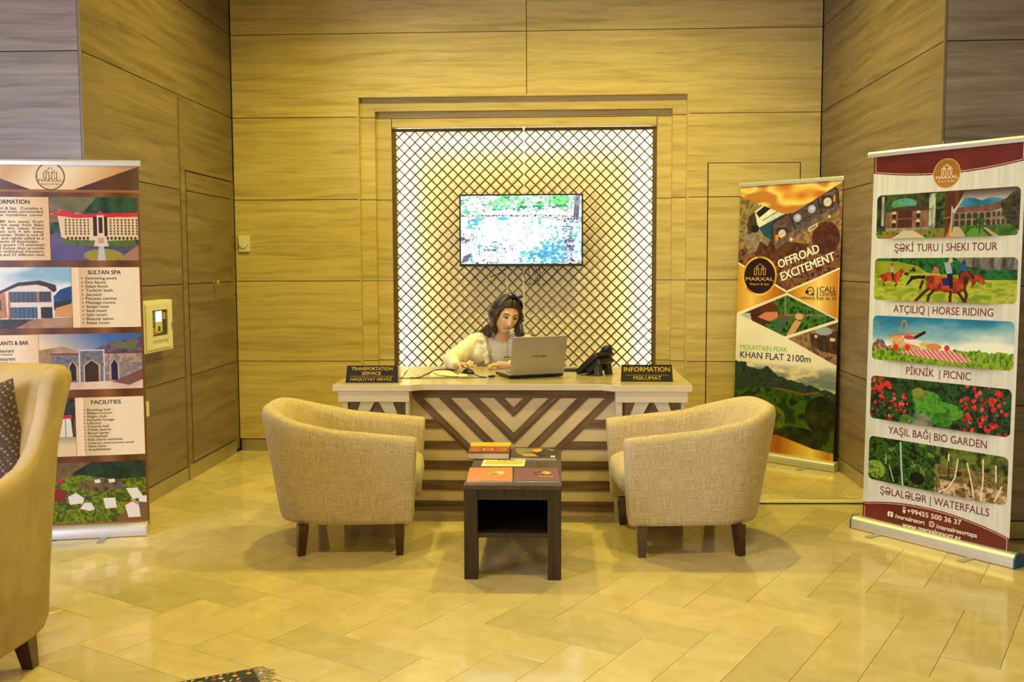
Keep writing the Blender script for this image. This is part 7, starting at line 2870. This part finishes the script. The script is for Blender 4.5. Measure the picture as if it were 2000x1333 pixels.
# folds, kept off the desk; neckline opened around the throat
from mathutils import noise as mn
out = []
for (x, y, z) in bv:
    v = Vector((x, y, z))
    d_ = mn.noise(Vector((x * 22 + z * 14, y * 16, z * 16 - x * 10))) * 0.009 + mn.noise(v * 60) * 0.002
    c_ = Vector((-0.40, 6.97, z)) if abs(x + 0.40) < 0.14 else Vector((x, 6.97, 0.90))
    n_ = (v - c_)
    n_.normalize()
    v = v + n_ * d_
    if v.y < 6.845:
        v.z = max(v.z, ZD + 0.0025)
    out.append(tuple(v))


def in_neck(p):
    q = Vector(p) - Vector((-0.390, 6.885, 1.052))
    return (q.x / 0.090) ** 2 + (q.y / 0.090) ** 2 + (q.z / 0.062) ** 2 < 1


keep = [f for f in bf if not all(in_neck(out[i]) for i in f)]
blouse_m = bpy.data.materials.new('cream_white_blouse')
blouse_m.use_nodes = True
bn = blouse_m.node_tree
bb = bn.nodes['Principled BSDF']
bb.inputs['Roughness'].default_value = 0.7
bb.inputs['Sheen Weight'].default_value = 0.2
bb.inputs['Subsurface Weight'].default_value = 0.05
gp = bn.nodes.new('ShaderNodeNewGeometry')
sx = bn.nodes.new('ShaderNodeSeparateXYZ')
bn.links.new(gp.outputs['Position'], sx.inputs[0])


def mth(op, a, b=None):
    q = bn.nodes.new('ShaderNodeMath')
    q.operation = op
    for i, v in enumerate((a, b)):
        if v is None:
            continue
        if isinstance(v, (int, float)):
            q.inputs[i].default_value = v
        else:
            bn.links.new(v, q.inputs[i])
    return q.outputs[0]


wv = mth('GREATER_THAN', mth('SINE', mth('MULTIPLY', sx.outputs[2], 2 * pi / 0.0125)), 0.66)
bib = mth('LESS_THAN', mth('ABSOLUTE', mth('ADD', sx.outputs[0], 0.392)), 0.084)
fr = mth('LESS_THAN', sx.outputs[1], 6.96)
mk = mth('MULTIPLY', mth('MULTIPLY', wv, bib), fr)
cm = bn.nodes.new('ShaderNodeMix')
cm.data_type = 'RGBA'
cm.inputs[6].default_value = (0.78, 0.73, 0.62, 1)
cm.inputs[7].default_value = (0.22, 0.18, 0.14, 1)
bn.links.new(mth('MULTIPLY', mk, 0.75), cm.inputs[0])
bn.links.new(cm.outputs[2], bb.inputs['Base Color'])
mb = MB()
mb.add(out, keep)
bl_ = mb.build('blouse', blouse_m, wo, smooth='all')
plain = mat('cream_ruffle', (0.80, 0.75, 0.63), 0.7)
for s, x0_ in ((-1, -0.478), (1, -0.305)):
    mb = MB()
    nj = 26
    vs, fs = [], []
    for j in range(nj + 1):
        t = j / nj
        z = 1.005 - 0.195 * t
        yb = 6.872 - 0.020 * sin(t * 2.2)
        xb = x0_ + s * (0.030 * (1 - t) ** 2)
        for k in range(5):
            q = k / 4
            vs.append((xb + s * q * (0.042 + 0.014 * sin(t * 19)), yb - 0.022 * q * (1 + 0.5 * sin(t * 23 + s)) + 0.02 * q * q, max(z - 0.006 * q * sin(t * 25), ZD + 0.003)))
    for j in range(nj):
        for k in range(4):
            fs.append((j * 5 + k, j * 5 + k + 1, (j + 1) * 5 + k + 1, (j + 1) * 5 + k))
    mb.add(vs, fs)
    o = mb.build('ruffle', plain, bl_, smooth='all')
    sm = o.modifiers.new('t', 'SOLIDIFY')
    sm.thickness = 0.0025
for w, e, r_ in ((wrR, elR, 0.031), (wrL, elL, 0.029)):
    mb = MB()
    ax = (e - w).normalized()
    w = w + ax * 0.012
    mb.tube([w + ax * 0.002, w + ax * 0.014, w + ax * 0.030, w + ax * 0.046], [r_ * 0.86, r_ * 0.98, r_ * 0.92, r_ * 1.02], 18)
    mb.v = [(x, y, max(z, ZD + 0.002)) for x, y, z in mb.v]
    mb.build('cuff', plain, bl_, smooth='all')
mb = MB()
mb.rbox((-0.358, 6.857, 0.862), (0.040, 0.004, 0.016))
mb.build('name_badge', mat('bronze_badge', (0.35, 0.22, 0.06), 0.35, 0.6), bl_)
# trousers on the lower body
tr = []
for s in (-1, 1):
    tr.append(([(-0.385 + s * 0.03, 7.08, 0.56), (-0.385 + s * 0.09, 7.00, 0.562), (-0.38 + s * 0.10, 6.76, 0.556), (-0.38 + s * 0.10, 6.59, 0.540), (-0.38 + s * 0.10, 6.575, 0.30), (-0.38 + s * 0.10, 6.60, 0.07)], [0.105, 0.098, 0.082, 0.068, 0.060, 0.050]))
tr.append(([(-0.39, 7.06, 0.66), (-0.39, 7.08, 0.56)], [0.125, 0.13]))
tv_, tf_ = chain(tr)
tv_, tf_ = remeshed(tv_, tf_, 0.010, 2)
mb = MB()
mb.add(tv_, tf_)
mb.build('trousers', mat('dark_trousers', (0.02, 0.02, 0.03), 0.8), wo, smooth='all')
for s in (-1, 1):
    mb = MB()
    mb.ellipsoid((-0.38 + s * 0.10, 6.52, 0.035), (0.042, 0.115, 0.045), 16, 10)
    mb.v = [(x, y, max(z, 0.001)) for x, y, z in mb.v]
    mb.build('shoe', M['black'], wo, smooth='all')
